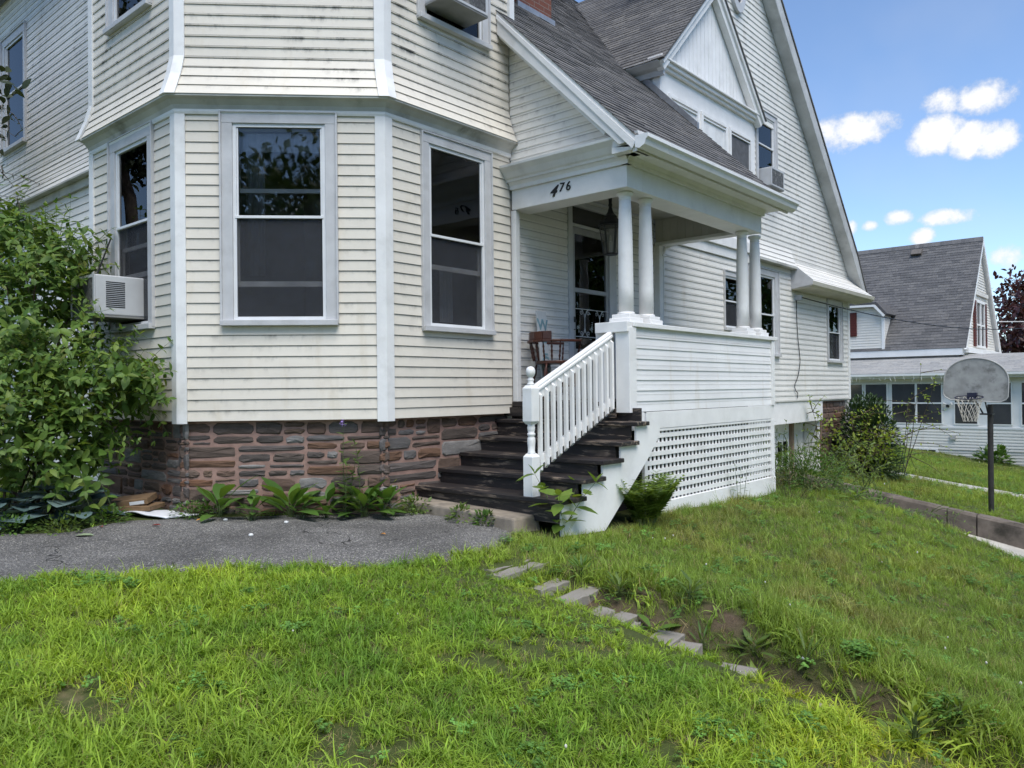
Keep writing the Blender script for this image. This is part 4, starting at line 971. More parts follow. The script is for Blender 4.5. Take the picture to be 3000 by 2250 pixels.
# ------------------------------------------------------------------ lantern
M_LG = screen_mat('seeded_lamp_glass', .4, (.13, .12, .10))
lan = thing('porch_lantern', 'black iron lantern with tapered glass sides hanging under porch roof', 'lantern', (-5.02, 7.56, 2.845))
def frus(r0, z0, r1, z1, k=6): return [(r0*math.cos(2*math.pi*(i+.5)/k), r0*math.sin(2*math.pi*(i+.5)/k), z0) for i in range(k)], [(r1*math.cos(2*math.pi*(i+.5)/k), r1*math.sin(2*math.pi*(i+.5)/k), z1) for i in range(k)]
LS = 1.08
mb = MB()
lo, hi = frus(.075*LS, .0, .118*LS, .30*LS)
for i in range(6): mb.tube([lo[i], hi[i]], .007, 5)
for ringp in (lo, hi):
    for i in range(6): mb.tube([ringp[i], ringp[(i+1) % 6]], .007, 5)
obj('cage', mb, M_IRON, lan, local=True)
for i in range(6): obj('glass_side', MB().quad(lo[i], lo[(i+1) % 6], hi[(i+1) % 6], hi[i]), M_LG, lan, local=True)
obj('bottom_plate', MB().lathe([(.07*LS, -.012), (.078*LS, 0), (.05, .004)], (0, 0, 0), 6), M_IRON, lan, local=True)
obj('hood', MB().lathe([(.135*LS, .30*LS), (.125*LS, .325*LS), (.085*LS, .37*LS), (.07*LS, .385*LS), (.072*LS, .40*LS), (.045*LS, .425*LS), (.03*LS, .45*LS), (.018, .50*LS), (.024, .52*LS), (.018, .54*LS), (.022, .60*LS), (.012, .62*LS)], (0, 0, 0), 12), M_IRON, lan, local=True)
obj('candle', MB().lathe([(.018, .01), (.018, .14), (.008, .15), (.012, .19), (.002, .22)], (0, 0, 0), 8), simple('candle_cream', (.5, .47, .4), .5), lan, local=True)
mb = MB(); zt = .62*LS
for k in range(7): 
    a = zt+.012+k*.036; 
    pts = [(.011*math.cos(t)*(k % 2), .011*math.cos(t)*((k+1) % 2), a+.019*math.sin(t)+.01) for t in [2*math.pi*j/8 for j in range(9)]]
    mb.tube(pts, .0028, 4, cap=False)
obj('chain', mb, M_IRON, lan, local=True)

# ------------------------------------------------------------------ captain's chair (seen past the railing)
M_CHAIR = simple('red_brown_varnish', (.06, .02, .012), .35, .3, 6, .1, 30, stretch=(4, 4, 1))
ch = thing('wooden_chair', 'dark red brown captain chair with turned spindles on the porch', 'chair', (-5.47, 7.05, 1.162), R(58))
# faces +X; seat centred
sv = [(.23*math.cos(t)*(1.0 if math.cos(t) > 0 else .95)+.01, .25*math.sin(t)) for t in [2*math.pi*i/20 for i in range(20)]]
obj('seat', MB().prism([(x, y, .42) for x, y in sv], (0, 0, .035)), M_CHAIR, ch, local=True, bevel=.008)
def spindle(nm, a, b, r=.014):
    a, b = Vector(a), Vector(b); pr = [(0, .6), (.12, .7), (.25, 1.25), (.36, .75), (.45, 1.0), (.5, 1.25), (.55, 1.0), (.64, .75), (.75, 1.25), (.88, .7), (1, .6)]
    obj(nm, MB().tube([a.lerp(b, t) for t, _ in pr], [r*k for _, k in pr], 8), M_CHAIR, ch, local=True, smooth=True)
for sx in (-1, 1):
    for sy in (-1, 1): spindle('leg', (.15*sx, .17*sy, .42), (.22*sx, .23*sy, 0), .019)
N = 8; rail = []
for i in range(N+1):
    t = math.pi*.5+math.pi*i/N; rail.append((.0+.25*math.cos(t)-.0, .27*math.sin(t)))
path = [(.22, .27)]+[(x-.02, y) for x, y in rail]+[(.22, -.27)]
mb = MB()
for i in range(len(path)-1):
    (x0, ya), (x1, yb) = path[i], path[i+1]; d = Vector((x1-x0, yb-ya)).normalized(); nn = Vector((-d.y, d.x))*.032
    mb.hexa([(x0-nn.x, ya-nn.y, .66), (x1-nn.x, yb-nn.y, .66), (x1+nn.x, yb+nn.y, .66), (x0+nn.x, ya+nn.y, .66), (x0-nn.x, ya-nn.y, .688), (x1-nn.x, yb-nn.y, .688), (x1+nn.x, yb+nn.y, .688), (x0+nn.x, ya+nn.y, .688)])
obj('arm_rail', mb, M_CHAIR, ch, local=True, bevel=.006)
mb = MB()
for i in range(3, 8):
    (x0, ya), (x1, yb) = path[i], path[i+1]; d = Vector((x1-x0, yb-ya)).normalized(); nn = Vector((-d.y, d.x))*.016
    z0 = .75 if 3 < i < 8 else .72
    mb.hexa([(x0-nn.x, ya-nn.y, .689), (x1-nn.x, yb-nn.y, .689), (x1+nn.x, yb+nn.y, .689), (x0+nn.x, ya+nn.y, .689), (x0-nn.x*.8, ya-nn.y, z0+.03), (x1-nn.x*.8, yb-nn.y, z0+.03), (x1+nn.x*.8, yb+nn.y, z0+.03), (x0+nn.x*.8, ya+nn.y, z0+.03)])
obj('back_crest', mb, M_CHAIR, ch, local=True, bevel=.006)
for (x, y) in path[0:1]+path[1::1]+path[-1:]:
    spindle('spindle', (x*.86, y*.84, .455), (x, y, .66), .011)
mb = MB()
for sy in (-1, 1): mb.tube([(.18, .2*sy, .17), (-.18, .2*sy, .17)], .011, 6)
obj('stretcher', mb, M_CHAIR, ch, local=True)

# ------------------------------------------------------------------ welcome sign leaning on the wall
sg = thing('welcome_sign', 'tall grey blue board with WELCOME lettering leaning on porch wall', 'sign', (-5.585, 7.09, 1.162))
M_SIGN = wood_paint('sign_grey_paint', (.44, .47, .49), (.58, .57, .54), .6, (2, 2, 1), .55)
tilt = math.atan2(.14, .95); H_ = 1.06
bd = obj('board', MB().box(-.011, -.085, 0, .011, .085, H_), M_SIGN, sg, local=True, bevel=.003); bd.rotation_euler = (R(-3.5), -tilt, 0)
ms = simple('sign_blue_letters', (.14, .25, .29), .7, .2, 20)
for i, c in enumerate('WELCOME'):
    me = text_mesh(c, .185, .002, .004); me.materials.append(ms)
    o = obj('letter', me, None, bd, local=True); o.location = (.0125, 0, H_-.17-i*.148); o.rotation_euler = (R(90), 0, R(90))

# ------------------------------------------------------------------ ground
def in_poly(px, py, poly):
    px = np.asarray(px); py = np.asarray(py); c = np.zeros(px.shape, bool); n = len(poly)
    for i in range(n):
        x0, y0 = poly[i]; x1, y1 = poly[(i+1) % n]
        if y0 == y1: continue
        k = ((y0 > py) != (y1 > py)) & (px < (x1-x0)*(py-y0)/(y1-y0)+x0); c ^= k
    return c
def axis(lo, hi, st, far_lo, far_hi):
    a = [lo]; d = st
    while a[-1] > far_lo: d *= 1.35; a.append(a[-1]-d)
    b = [hi]; d = st
    while b[-1] < far_hi: d *= 1.35; b.append(b[-1]+d)
    return np.array(sorted(set(a[::-1]+list(np.arange(lo, hi, st))+b)))
gx = axis(-9.5, 3.2, .085, -700, 700); gy = axis(-.6, 15.5, .085, -700, 900)
gy = np.array(sorted(list(gy[(np.abs(gy-14.66) > .03)])+[14.652, 14.668]))
GX, GY = np.meshgrid(gx, gy)
GZ = terr(np.clip(GX, -60, 22), np.clip(GY, -40, 90))
nx_, ny_ = len(gx), len(gy)
verts = np.stack([GX.ravel(), GY.ravel(), GZ.ravel()], 1)
ii = np.arange(nx_*ny_).reshape(ny_, nx_)
faces = np.stack([ii[:-1, :-1].ravel(), ii[:-1, 1:].ravel(), ii[1:, 1:].ravel(), ii[1:, :-1].ravel()], 1)
def np_mesh(name, verts, faces, mat, smooth=True):
    me = bpy.data.meshes.new(name); nv, nf, k = len(verts), len(faces), faces.shape[1]
    me.vertices.add(nv); me.vertices.foreach_set('co', np.asarray(verts, np.float32).ravel())
    me.loops.add(nf*k); me.loops.foreach_set('vertex_index', np.asarray(faces, np.int32).ravel())
    me.polygons.add(nf); me.polygons.foreach_set('loop_start', np.arange(0, nf*k, k, dtype=np.int32)); me.polygons.foreach_set('loop_total', np.full(nf, k, np.int32))
    if smooth: me.polygons.foreach_set('use_smooth', np.ones(nf, bool))
    me.update(calc_edges=True); me.validate()
    if mat: me.materials.append(mat)
    return me
def dirt_fn(x, y):
    t = sstep(-3.6, -3.1, x)*np.exp(-((y-(4.30+.05*(x+3)))/.22)**4)*.95*sstep(.15, .5, _vn(x*2.3, y*2.3, 21)+.2)
    for (cx, cy, rx, ry) in ((-2.25, 4.64, .20, .09), (-2.75, 4.60, .14, .06), (-1.35, 4.62, .14, .06)):
        t = np.maximum(t, np.exp(-(((x-cx)/rx)**2+((y-cy)/ry)**2)**2))
    return t
def ground_mat():
    m, t, out = nt('soil_and_thatch'); g = G(t)
    a = t.nodes.new('ShaderNodeAttribute'); a.attribute_name = 'dirt'
    n1 = g.noise(3, 6, .65); n2 = g.noise(38, 5, .7)
    soil = g.mix(n2, (.055, .036, .024), (.145, .105, .075))
    grn = g.mix(n2, (.035, .05, .014), (.10, .12, .035))
    thatch = g.mix(g.ramp(n1, .55, .72, 0, .75), grn, (.20, .16, .085))
    c = g.mix(a.outputs['Fac'], thatch, soil)
    g.pbsdf(out, c, .95, g.bump(g.m('ADD', n2, g.noise(140, 3)), .012, .8), 0, .2); return m
me = np_mesh('ground', verts, faces, ground_mat())
at = me.attributes.new('dirt', 'FLOAT', 'POINT'); at.data.foreach_set('value', dirt_fn(GX.ravel(), GY.ravel()).astype(np.float32))
tag(obj('ground', me), 'grassy sloping ground round the house', 'ground', kind='structure')

# asphalt walk, lofted between the house side and the lawn side
Hs = [(-12.5, -.9), (-10.4, .15), (-8.7, 1.15), (-7.45, 1.95), (-7.05, 2.55), (-7.12, 3.05), (-6.7, 3.75), (-6.3, 4.35), (-5.75, 5.02), (-5.1, 5.12), (-4.45, 5.13)]
Ws = [(-10.4, -3.6), (-8.6, -1.9), (-7.0, -.1), (-5.9, 1.1), (-5.35, 1.95), (-4.95, 2.55), (-4.55, 3.05), (-4.2, 3.5), (-4.05, 4.0), (-4.06, 4.45), (-4.25, 4.9)]
def resample(p, n):
    p = np.array(p); d = np.r_[0, np.cumsum(np.hypot(*np.diff(p, axis=0).T))]; t = np.linspace(0, d[-1], n)
    # smooth (Catmull-like) by interpolating then blurring
    q = np.stack([np.interp(t, d, p[:, 0]), np.interp(t, d, p[:, 1])], 1)
    for _ in range(6): q[1:-1] = (q[:-2]+2*q[1:-1]+q[2:])/4
    return q
na, nc = 150, 26
H_, W_ = resample(Hs, na), resample(Ws, na)
wob = .03*(_vn(np.arange(na)*.45, np.zeros(na), 5)-.5)+.05*(_vn(np.arange(na)*.11, np.zeros(na), 6)-.5)
dirv = W_-H_; dirv /= np.linalg.norm(dirv, axis=1)[:, None]; W_ = W_+dirv*wob[:, None]
tt = np.linspace(0, 1, nc); AX = H_[:, None, :]*(1-tt)[None, :, None]+W_[:, None, :]*tt[None, :, None]
AZ = terr(AX[..., 0], AX[..., 1])+.014-.02*np.clip((tt-.93)/.07, 0, 1)[None, :]**2
AZ[-1:, :] -= .02
ia = np.arange(na*nc).reshape(na, nc); fa = np.stack([ia[:-1, :-1].ravel(), ia[:-1, 1:].ravel(), ia[1:, 1:].ravel(), ia[1:, :-1].ravel()], 1)
def asphalt_mat():
    m, t, out = nt('worn_asphalt'); g = G(t)
    vo = t.nodes.new('ShaderNodeTexVoronoi'); vo.inputs['Scale'].default_value = 130; t.links.new(g.pos(), vo.inputs['Vector'])
    rnd_ = t.nodes.new('ShaderNodeSeparateColor'); t.links.new(vo.outputs['Color'], rnd_.inputs[0])
    stone = g.ramp(rnd_.outputs[0], .45, .95); tar = g.noise(1.3, 5, .6)
    big = g.ramp(tar, .3, .7, .75, 1.25)
    c = g.mix(stone, (.085, .081, .077), (.205, .198, .188))
    c = g.mix(g.ramp(rnd_.outputs[1], .93, .96), c, (.40, .38, .33))
    edge = g.ramp(g.noise(4.5, 5, .6), .56, .72, 0, .45); c = g.mix(edge, c, (.06, .057, .055))
    cv_ = t.nodes.new('ShaderNodeTexVoronoi'); cv_.feature = 'DISTANCE_TO_EDGE'; cv_.inputs['Scale'].default_value = 1.1
    wv = t.nodes.new('ShaderNodeVectorMath'); wv.operation = 'MULTIPLY_ADD'; nz_ = t.nodes.new('ShaderNodeTexNoise'); nz_.inputs['Scale'].default_value = 3.5; t.links.new(g.pos(), nz_.inputs['Vector']); t.links.new(nz_.outputs['Color'], wv.inputs[0]); wv.inputs[1].default_value = (.5, .5, .5); t.links.new(g.pos(), wv.inputs[2]); t.links.new(wv.outputs[0], cv_.inputs['Vector'])
    crk = g.m('MULTIPLY', g.ramp(cv_.outputs['Distance'], .004, .012, 1, 0), g.ramp(g.noise(1.7, 3), .45, .6)); c = g.mix(crk, c, (.02, .019, .018))
    vm = t.nodes.new('ShaderNodeVectorMath'); vm.operation = 'SCALE'; t.links.new(c, vm.inputs[0]); t.links.new(big, vm.inputs['Scale'])
    g.pbsdf(out, vm.outputs[0], .85, g.bump(g.m('SUBTRACT', 1.0, vo.outputs['Distance']), .006, .7), 0, .3); return m
tag(obj('asphalt_path', np_mesh('asphalt_path', np.stack([AX[..., 0].ravel(), AX[..., 1].ravel(), AZ.ravel()], 1), fa, asphalt_mat())), 'worn grey asphalt walk curving past the bay', 'path', kind='structure')
creep = .01+.13*np.clip(_vn(np.arange(na)*.5, np.zeros(na), 31)*1.5-.55, 0, 1)
Wg = W_-dirv*creep[:, None]
ASPH = [tuple(p) for p in H_]+[tuple(p) for p in Wg[::-1]]

# concrete driveway below the lawn, with its retaining wall
def ribbon(name, x0, x1, n, ya, yb, zoff, mat, label, cat, m=6):
    X = np.linspace(x0, x1, n); T = np.linspace(0, 1, m); A = np.array([ya(x) for x in X]); Bq = np.array([yb(x) for x in X])
    YY = A[:, None]*(1-T)+Bq[:, None]*T; XX = np.repeat(X[:, None], m, 1); ZZ = terr(XX, YY)+zoff
    ib = np.arange(n*m).reshape(n, m); f = np.stack([ib[:-1, :-1].ravel(), ib[1:, :-1].ravel(), ib[1:, 1:].ravel(), ib[:-1, 1:].ravel()], 1)
    return tag(obj(name, np_mesh(name, np.stack([XX.ravel(), YY.ravel(), ZZ.ravel()], 1), f, mat)), label, cat, kind='structure')
ribbon('driveway', -5.9, 9, 60, lambda x: 12.55+.1*math.sin(x), lambda x: 14.46, .012, M_CONC3, 'pale concrete driveway below the retaining wall', 'driveway')
ribbon('garden_path', -12, 3, 50, lambda x: 19.15-.0*x+.05*math.sin(x*2.1), lambda x: 20.05+.06*math.sin(x*1.7), .012, M_CONC3, 'narrow pale concrete path across the neighbouring lawn', 'path')
wt = lambda x: -.565-.165*(x+4.12)
rw = thing('retaining_wall', 'low dark mossy concrete retaining wall along the driveway', 'wall', (-2.5, 14.6, -1.0))
xs_ = [-5.9, -4.6, -3.05, -2.62, -1.0, .8, 3.2, 8.5]
for i in range(len(xs_)-1):
    a, b = xs_[i], xs_[i+1]-.02; mb = MB(); n = max(2, int((b-a)/.25)); r_ = random.Random(i)
    prof = [[(x, 14.455+r_.uniform(-.008, .008), wt(x)-.9), (x, 14.47+r_.uniform(-.01, .01), wt(x)-.04), (x, 14.50, wt(x)+r_.uniform(-.012, .012)), (x, 14.70, wt(x)-.005+r_.uniform(-.01, .01)), (x, 14.71, wt(x)-.9)] for x in np.linspace(a, b, n+1)]
    for p in prof: mb.v += p
    for k in range(n):
        for j in range(4): mb.f.append((k*5+j, (k+1)*5+j, (k+1)*5+j+1, k*5+j+1))
    mb.f += [(0, 1, 2, 3, 4), tuple(n*5+j for j in (4, 3, 2, 1, 0))]
    obj('wall_section', mb, M_CONC2, rw)

# weathered timbers of the old garden steps
M_TIMB = wood_paint('weathered_grey_timber', (.27, .245, .215), (.13, .10, .075), .9, (6, .5, 6), .52)
def timber(x, ya, yb, z, w, h, tilt, label, ry=0):
    n = 7; mb = MB(); r_ = random.Random(int(abs(x)*1000))
    for i in range(n+1):
        y = (yb-ya)*i/n-(yb-ya)/2; j = lambda: r_.uniform(-.006, .006)
        mb.v += [(-w/2+j(), y, -h/2), (w/2+j(), y, -h/2), (w/2+j(), y, h/2+j()), (0, y, h/2+j()), (-w/2+j(), y, h/2+j())]
    for i in range(n):
        for k in range(5): mb.f.append((i*5+k, (i+1)*5+k, (i+1)*5+(k+1) % 5, i*5+(k+1) % 5))
    mb.f += [(4, 3, 2, 1, 0), tuple(n*5+k for k in range(5))]
    o = obj('step_timber', mb, M_TIMB, bevel=.006); o.location = (x, (ya+yb)/2+.06, z-h/2-.03); o.rotation_euler = (ry, 0, tilt)
    tag(o, label, 'timber', 'weathered timbers of the garden steps')
timber(-3.76, 3.97, 4.46, .062, .10, .13, .05, 'rear timber of the topmost pair beside the asphalt end')
timber(-3.63, 3.90, 4.47, .052, .11, .13, .06, 'front timber of the topmost pair beside the asphalt end')
timber(-3.37, 4.02, 4.36, -.025, .11, .12, .03, 'half buried rear timber of the second garden step')
timber(-3.14, 3.86, 4.43, -.06, .13, .13, .10, 'pale front timber of the second garden step')
timber(-2.90, 3.92, 4.22, -.115, .12, .10, .05, 'brown rear timber of the third garden step')
timber(-2.77, 3.86, 4.30, -.14, .12, .12, .08, 'split front timber of the third garden step')
timber(-2.66, 3.82, 4.22, -.16, .04, .14, .08, 'thin upright edging board below the third garden step')
timber(-2.44, 3.80, 4.28, -.20, .17, .12, .12, 'wide pale rear timber of the fourth garden step')
timber(-2.27, 3.74, 4.22, -.215, .14, .13, .12, 'wide pale front timber of the fourth garden step')
timber(-1.98, 3.78, 4.25, -.30, .20, .12, .10, 'grey timber of the fifth step at the grassy edge')
timber(-1.55, 3.85, 4.32, -.43, .18, .12, .10, 'lowest grey timber showing in the trench')

# ------------------------------------------------------------------ the house next door
nb_ = thing('neighbour_house', 'grey shingled house with glazed porch standing beyond the basketball hoop', 'house', (-7, 33, -1.4))
YN = 30.0
M_NGL = simple('neighbour_glass', (.05, .05, .052), .06, .3, 1.2, spec=.7)
M_NTR = simple('neighbour_white_trim', (.84, .84, .83), .5, .05, 3)
wins = [(-10.6, -9.85), (-9.7, -9.05), (-8.93, -8.22), (-8.04, -7.29), (-7.22, -6.46), (-6.05, -5.39), (-4.98, -4.42), (-4.12, -3.4), (-3.2, -2.5)]
obj('porch_wall', MB().box(-12.5, YN+.02, -1.7, -2.0, YN+.2, 1.5), M_NTR, nb_)
mb = MB()
z = -1.62
while z < -.2:
    fp = .02 if z > -.92 else .0
    mb.hexa([(-12.5, YN-.012-fp, z), (-2, YN-.012-fp, z), (-2, YN+.02, z), (-12.5, YN+.02, z), (-12.5, YN+.008-fp, z+.1), (-2, YN+.008-fp, z+.1), (-2, YN+.02, z+.1), (-12.5, YN+.02, z+.1)]); z += .1
obj('siding_runs', mb, M_NSIDE, nb_, kind='stuff')
obj('sill_band', MB().box(-12.5, YN-.04, -.19, -2, YN+.02, -.13), M_NTR, nb_)
for i, (a, b) in enumerate(wins):
    f = .035; mb = MB()
    for (x0, x1, z0, z1) in ((a-f, a, -.06, 1.37), (b, b+f, -.06, 1.37), (a, b, 1.337, 1.37), (a, b, -.06, -.026), (a, b, .64, .69)): mb.box(x0, YN-.03, z0, x1, YN+.03, z1)
    w = obj('window', mb, M_NTR, nb_); obj('pane', MB().box(a, YN-.002, .69, b, YN+.012, 1.337), M_NGL, w); obj('pane', MB().box(a, YN+.0, -.026, b, YN+.014, .64), M_NGL, w)
obj('porch_frieze', MB().box(-12.5, YN-.06, 1.40, -2, YN+.02, 1.56), M_NSIDE, nb_)
obj('porch_soffit', MB().box(-12.5, YN-.36, 1.52, -1.7, YN+.02, 1.60), M_NSIDE, nb_)
obj('porch_gutter', MB().prism([(-12.5, YN-.46, 1.70), (-12.5, YN-.46, 1.62), (-12.5, YN-.42, 1.58), (-12.5, YN-.35, 1.58), (-12.5, YN-.35, 1.70)], (10.9, 0, 0)), M_NTR, nb_)
slab('porch_roof', [(-12.5, YN-.44, 1.70), (-1.6, YN-.44, 1.70), (-3.4, YN+2.0, 2.38), (-12.5, YN+2.0, 2.38)], .04, M_SHING3, nb_)
u2 = Vector((0, 2.44, .68)).normalized()
shingle_roof('porch_shingles', (-12.5, YN-.45, 1.705), (1, 0, 0), u2, 10.9, 2.5, M_SHING3, nb_, course=.14, tab=(.25, .4), th=.008, seed=8, clip=lambda v: (0, 10.9-v*.7))
slab('porch_roof', [(-1.6, YN-.44, 1.70), (-1.6, YN+10, 1.70), (-6.0, YN+10, 2.45), (-6.0, YN+2.0, 2.38), (-3.4, YN+2.0, 2.38)], .04, M_SHING3, nb_)
# upper storey
obj('wall', MB().box(-12.5, 32.0, 1.5, -6.15, 38.2, 2.7), M_NTR, nb_)
obj('eave_trim', MB().box(-12.5, 31.55, 2.36, -6.10, 32.0, 2.60), M_NTR, nb_)
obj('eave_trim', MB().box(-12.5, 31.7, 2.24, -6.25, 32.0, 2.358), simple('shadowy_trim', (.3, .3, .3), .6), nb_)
RZ, RY = 6.98, 35.0
mb = MB().prism([(-6.3, 31.9, 2.6), (-6.3, 38.1, 2.6), (-6.3, 35.0, 6.8)], (.15, 0, 0)); obj('gable_wall', mb, M_NSIDE, nb_)
mb = MB(); z = 2.62
while z < 6.7:
    f0 = (z-2.6)/4.2; y0, y1 = 31.9+3.1*f0, 38.1-3.1*f0; f1 = (z+.105-2.6)/4.2; ya, yb = 31.9+3.1*f1, 38.1-3.1*f1
    if yb > ya: mb.hexa([(-6.155, y0, z), (-6.128, y0, z), (-6.128, y1, z), (-6.155, y1, z), (-6.155, ya, z+.105), (-6.148, ya, z+.105), (-6.148, yb, z+.105), (-6.155, yb, z+.105)])
    z += .105
obj('siding_runs', mb, M_NSIDE, nb_, kind='stuff')
obj('gable_band', MB().box(-6.15, 33.75, 4.72, -6.06, 36.25, 4.86), M_NSIDE, nb_)
obj('gable_ledge', MB().box(-6.2, 31.8, 2.44, -5.95, 38.3, 2.62), M_NTR, nb_)
slab('roof', [(-13, 31.55, 2.60), (-6.02, 31.55, 2.60), (-6.02, 35.0, 6.98), (-13, 35.0, 6.98)], .08, M_NTR, nb_)
slab('roof', [(-6.02, 38.45, 2.60), (-13, 38.45, 2.60), (-13, 35.0, 6.98), (-6.02, 35.0, 6.98)], .08, M_NTR, nb_)
us = Vector((0, 3.45, 4.38)).normalized()
shingle_roof('roof_shingles', (-12.6, 31.54, 2.605), (1, 0, 0), us, 6.62, 5.58, M_SHING2, nb_, course=.14, tab=(.12, .45), th=.014, seed=3)
mb = MB(); x = -12.6
while x < -6.1: 
    mb.hexa([(x, 34.86, 6.83), (x+.16, 34.86, 6.83), (x+.16, 35.0, 7.01), (x, 35.0, 7.01), (x, 34.85, 6.86), (x+.15, 34.85, 6.86), (x+.15, 35.0, 7.045), (x, 35.0, 7.045)]); x += .15
obj('ridge_shingles', mb, M_SHING2, nb_, kind='stuff')
for sg_ in (0, 1):
    A = (31.5, 2.55) if sg_ == 0 else (38.5, 2.55)
    d = .22 if sg_ == 0 else -.22
    mb = MB().prism([(-6.03, A[0], A[1]), (-6.03, 35.0, 6.99), (-6.03, 35.0, 6.74), (-6.03, A[0]+d, A[1])], (.05, 0, 0)); obj('rake_board', mb, M_NTR, nb_)
wn_n = obj('window', MB().box(-6.15, 34.05, 2.78, -6.08, 34.12, 4.42).box(-6.15, 34.78, 2.78, -6.08, 34.92, 4.42).box(-6.15, 35.55, 2.78, -6.08, 35.62, 4.42).box(-6.15, 34.05, 4.42, -6.07, 35.62, 4.52).box(-6.15, 34.05, 2.70, -6.06, 35.62, 2.78).box(-6.15, 34.12, 3.55, -6.09, 34.78, 3.61).box(-6.15, 34.92, 3.55, -6.09, 35.55, 3.61), M_NTR, nb_)
obj('pane', MB().box(-6.14, 34.12, 2.78, -6.12, 34.78, 4.42), M_NGL, wn_n); obj('pane', MB().box(-6.14, 34.92, 2.78, -6.12, 35.55, 4.42), M_NGL, wn_n)
M_SHUT = simple('oxblood_shutter', (.11, .022, .016), .6, .2, 30, stretch=(.2, .2, 3))
for y0 in (33.62, 35.66):
    mb = MB().box(-6.13, y0, 2.74, -6.09, y0+.40, 4.48); s_ = obj('shutter', mb, M_SHUT, nb_)
    for k in range(16): obj('louvre', MB().box(-6.092, y0+.04, 2.82+k*.1, -6.075, y0+.36, 2.87+k*.1), M_SHUT, s_)
# front dormer
dp = [(-12.6, 2.6), (-8.76, 2.6), (-8.72, 3.96), (-9.05, 4.36), (-12.6, 4.40)]
obj('dormer', MB().prism([(x, 31.62, z) for x, z in dp], (0, 2.0, 0)), M_NSIDE, nb_)
mb = MB(); z = 2.62
while z < 4.3:
    xr = -8.76 if z < 3.9 else -8.76-(z-3.9)*.8
    mb.hexa([(-12.6, 31.59, z), (xr, 31.59, z), (xr, 31.62, z), (-12.6, 31.62, z), (-12.6, 31.612, z+.1), (xr, 31.612, z+.1), (xr, 31.62, z+.1), (-12.6, 31.62, z+.1)]); z += .1
obj('siding_runs', mb, M_NSIDE, nb_, kind='stuff')
obj('corner_board', MB().box(-8.80, 31.575, 2.6, -8.70, 31.66, 3.97), M_NTR, nb_)
mb = MB().prism([(-8.62, 31.4, 3.95), (-8.98, 31.4, 4.38), (-12.6, 31.4, 4.44), (-12.6, 31.4, 4.52), (-8.93, 31.4, 4.46), (-8.55, 31.4, 4.0)], (0, 2.2, 0)); obj('dormer_roof', mb, M_SHING2, nb_)
mb = MB().prism([(-8.62, 31.37, 3.93), (-8.98, 31.37, 4.36), (-12.6, 31.37, 4.42), (-12.6, 31.37, 4.34), (-9.03, 31.37, 4.28), (-8.68, 31.37, 3.88)], (0, .05, 0)); obj('dormer_rake', mb, M_NTR, nb_)
s_ = obj('shutter', MB().box(-9.96, 31.56, 3.2, -9.70, 31.60, 4.12), M_SHUT, nb_)
for k in range(9): obj('louvre', MB().box(-9.94, 31.548, 3.25+k*.095, -9.72, 31.562, 3.30+k*.095), M_SHUT, s_)
obj('window', MB().box(-10.75, 31.57, 3.18, -10.0, 31.60, 4.15), M_NGL, nb_)
# roof vent, basement window, wall fittings
vt = Vector((-8.28, 34.72, 6.64)); vn_ = Vector((0, -.786, .618)); vu = us
mb = MB(); a = Vector((.19, 0, 0)); mb.hexa([vt-a-vu*.16, vt+a-vu*.16, vt+a+vu*.16, vt-a+vu*.16, vt-a-vu*.20+vn_*.16, vt+a-vu*.20+vn_*.16, vt+a+vu*.12+vn_*.10, vt-a+vu*.12+vn_*.10]); obj('roof_vent', mb, simple('brown_vent', (.13, .115, .10), .6), nb_)
bw = obj('basement_window', MB().box(-7.47, YN-.05, -1.25, -7.40, YN, -.90).box(-6.65, YN-.05, -1.25, -6.58, YN, -.90).box(-7.40, YN-.05, -.95, -6.65, YN, -.90).box(-7.17, YN-.04, -1.25, -7.13, YN, -.95).box(-6.92, YN-.04, -1.25, -6.88, YN, -.95), M_NTR, nb_)
for a, b in ((-7.40, -7.17), (-7.13, -6.92), (-6.88, -6.65)): obj('pane', MB().box(a, YN-.03, -1.25, b, YN-.025, -.95), M_NGL, bw)
obj('wall_vent', MB().box(-6.20, YN-.10, -.565, -6.03, YN-.03, -.42), simple('vent_grey', (.45, .44, .42), .6), nb_)
obj('drain_stub', MB().tube([(-7.65, YN-.08, -.72), (-7.65, YN-.08, -1.0)], .035, 8), M_BLACK, nb_)
fl_ = obj('flood_light', MB().box(-6.31, YN-.08, .52, -6.22, YN-.01, .62), M_BLACK, nb_)
for sx in (-1, 1): obj('lamp_head', MB().tube([(-6.265+sx*.03, YN-.06, .62), (-6.265+sx*.14, YN-.12, .66)], [.02, .05], 8), M_NTR, fl_)
mb = MB(); r_ = random.Random(2); x = -9.4
while x < -4.6:
    mb.tube([(x, YN-.47, 1.60), (x+r_.uniform(-.03, .03), YN-.47, 1.53), (x+r_.uniform(-.06, .06), YN-.47, 1.60-r_.uniform(.08, .2))], .006, 4); x += r_.uniform(.1, .32)
obj('icicle_lights', mb, M_NTR, nb_, kind='stuff')

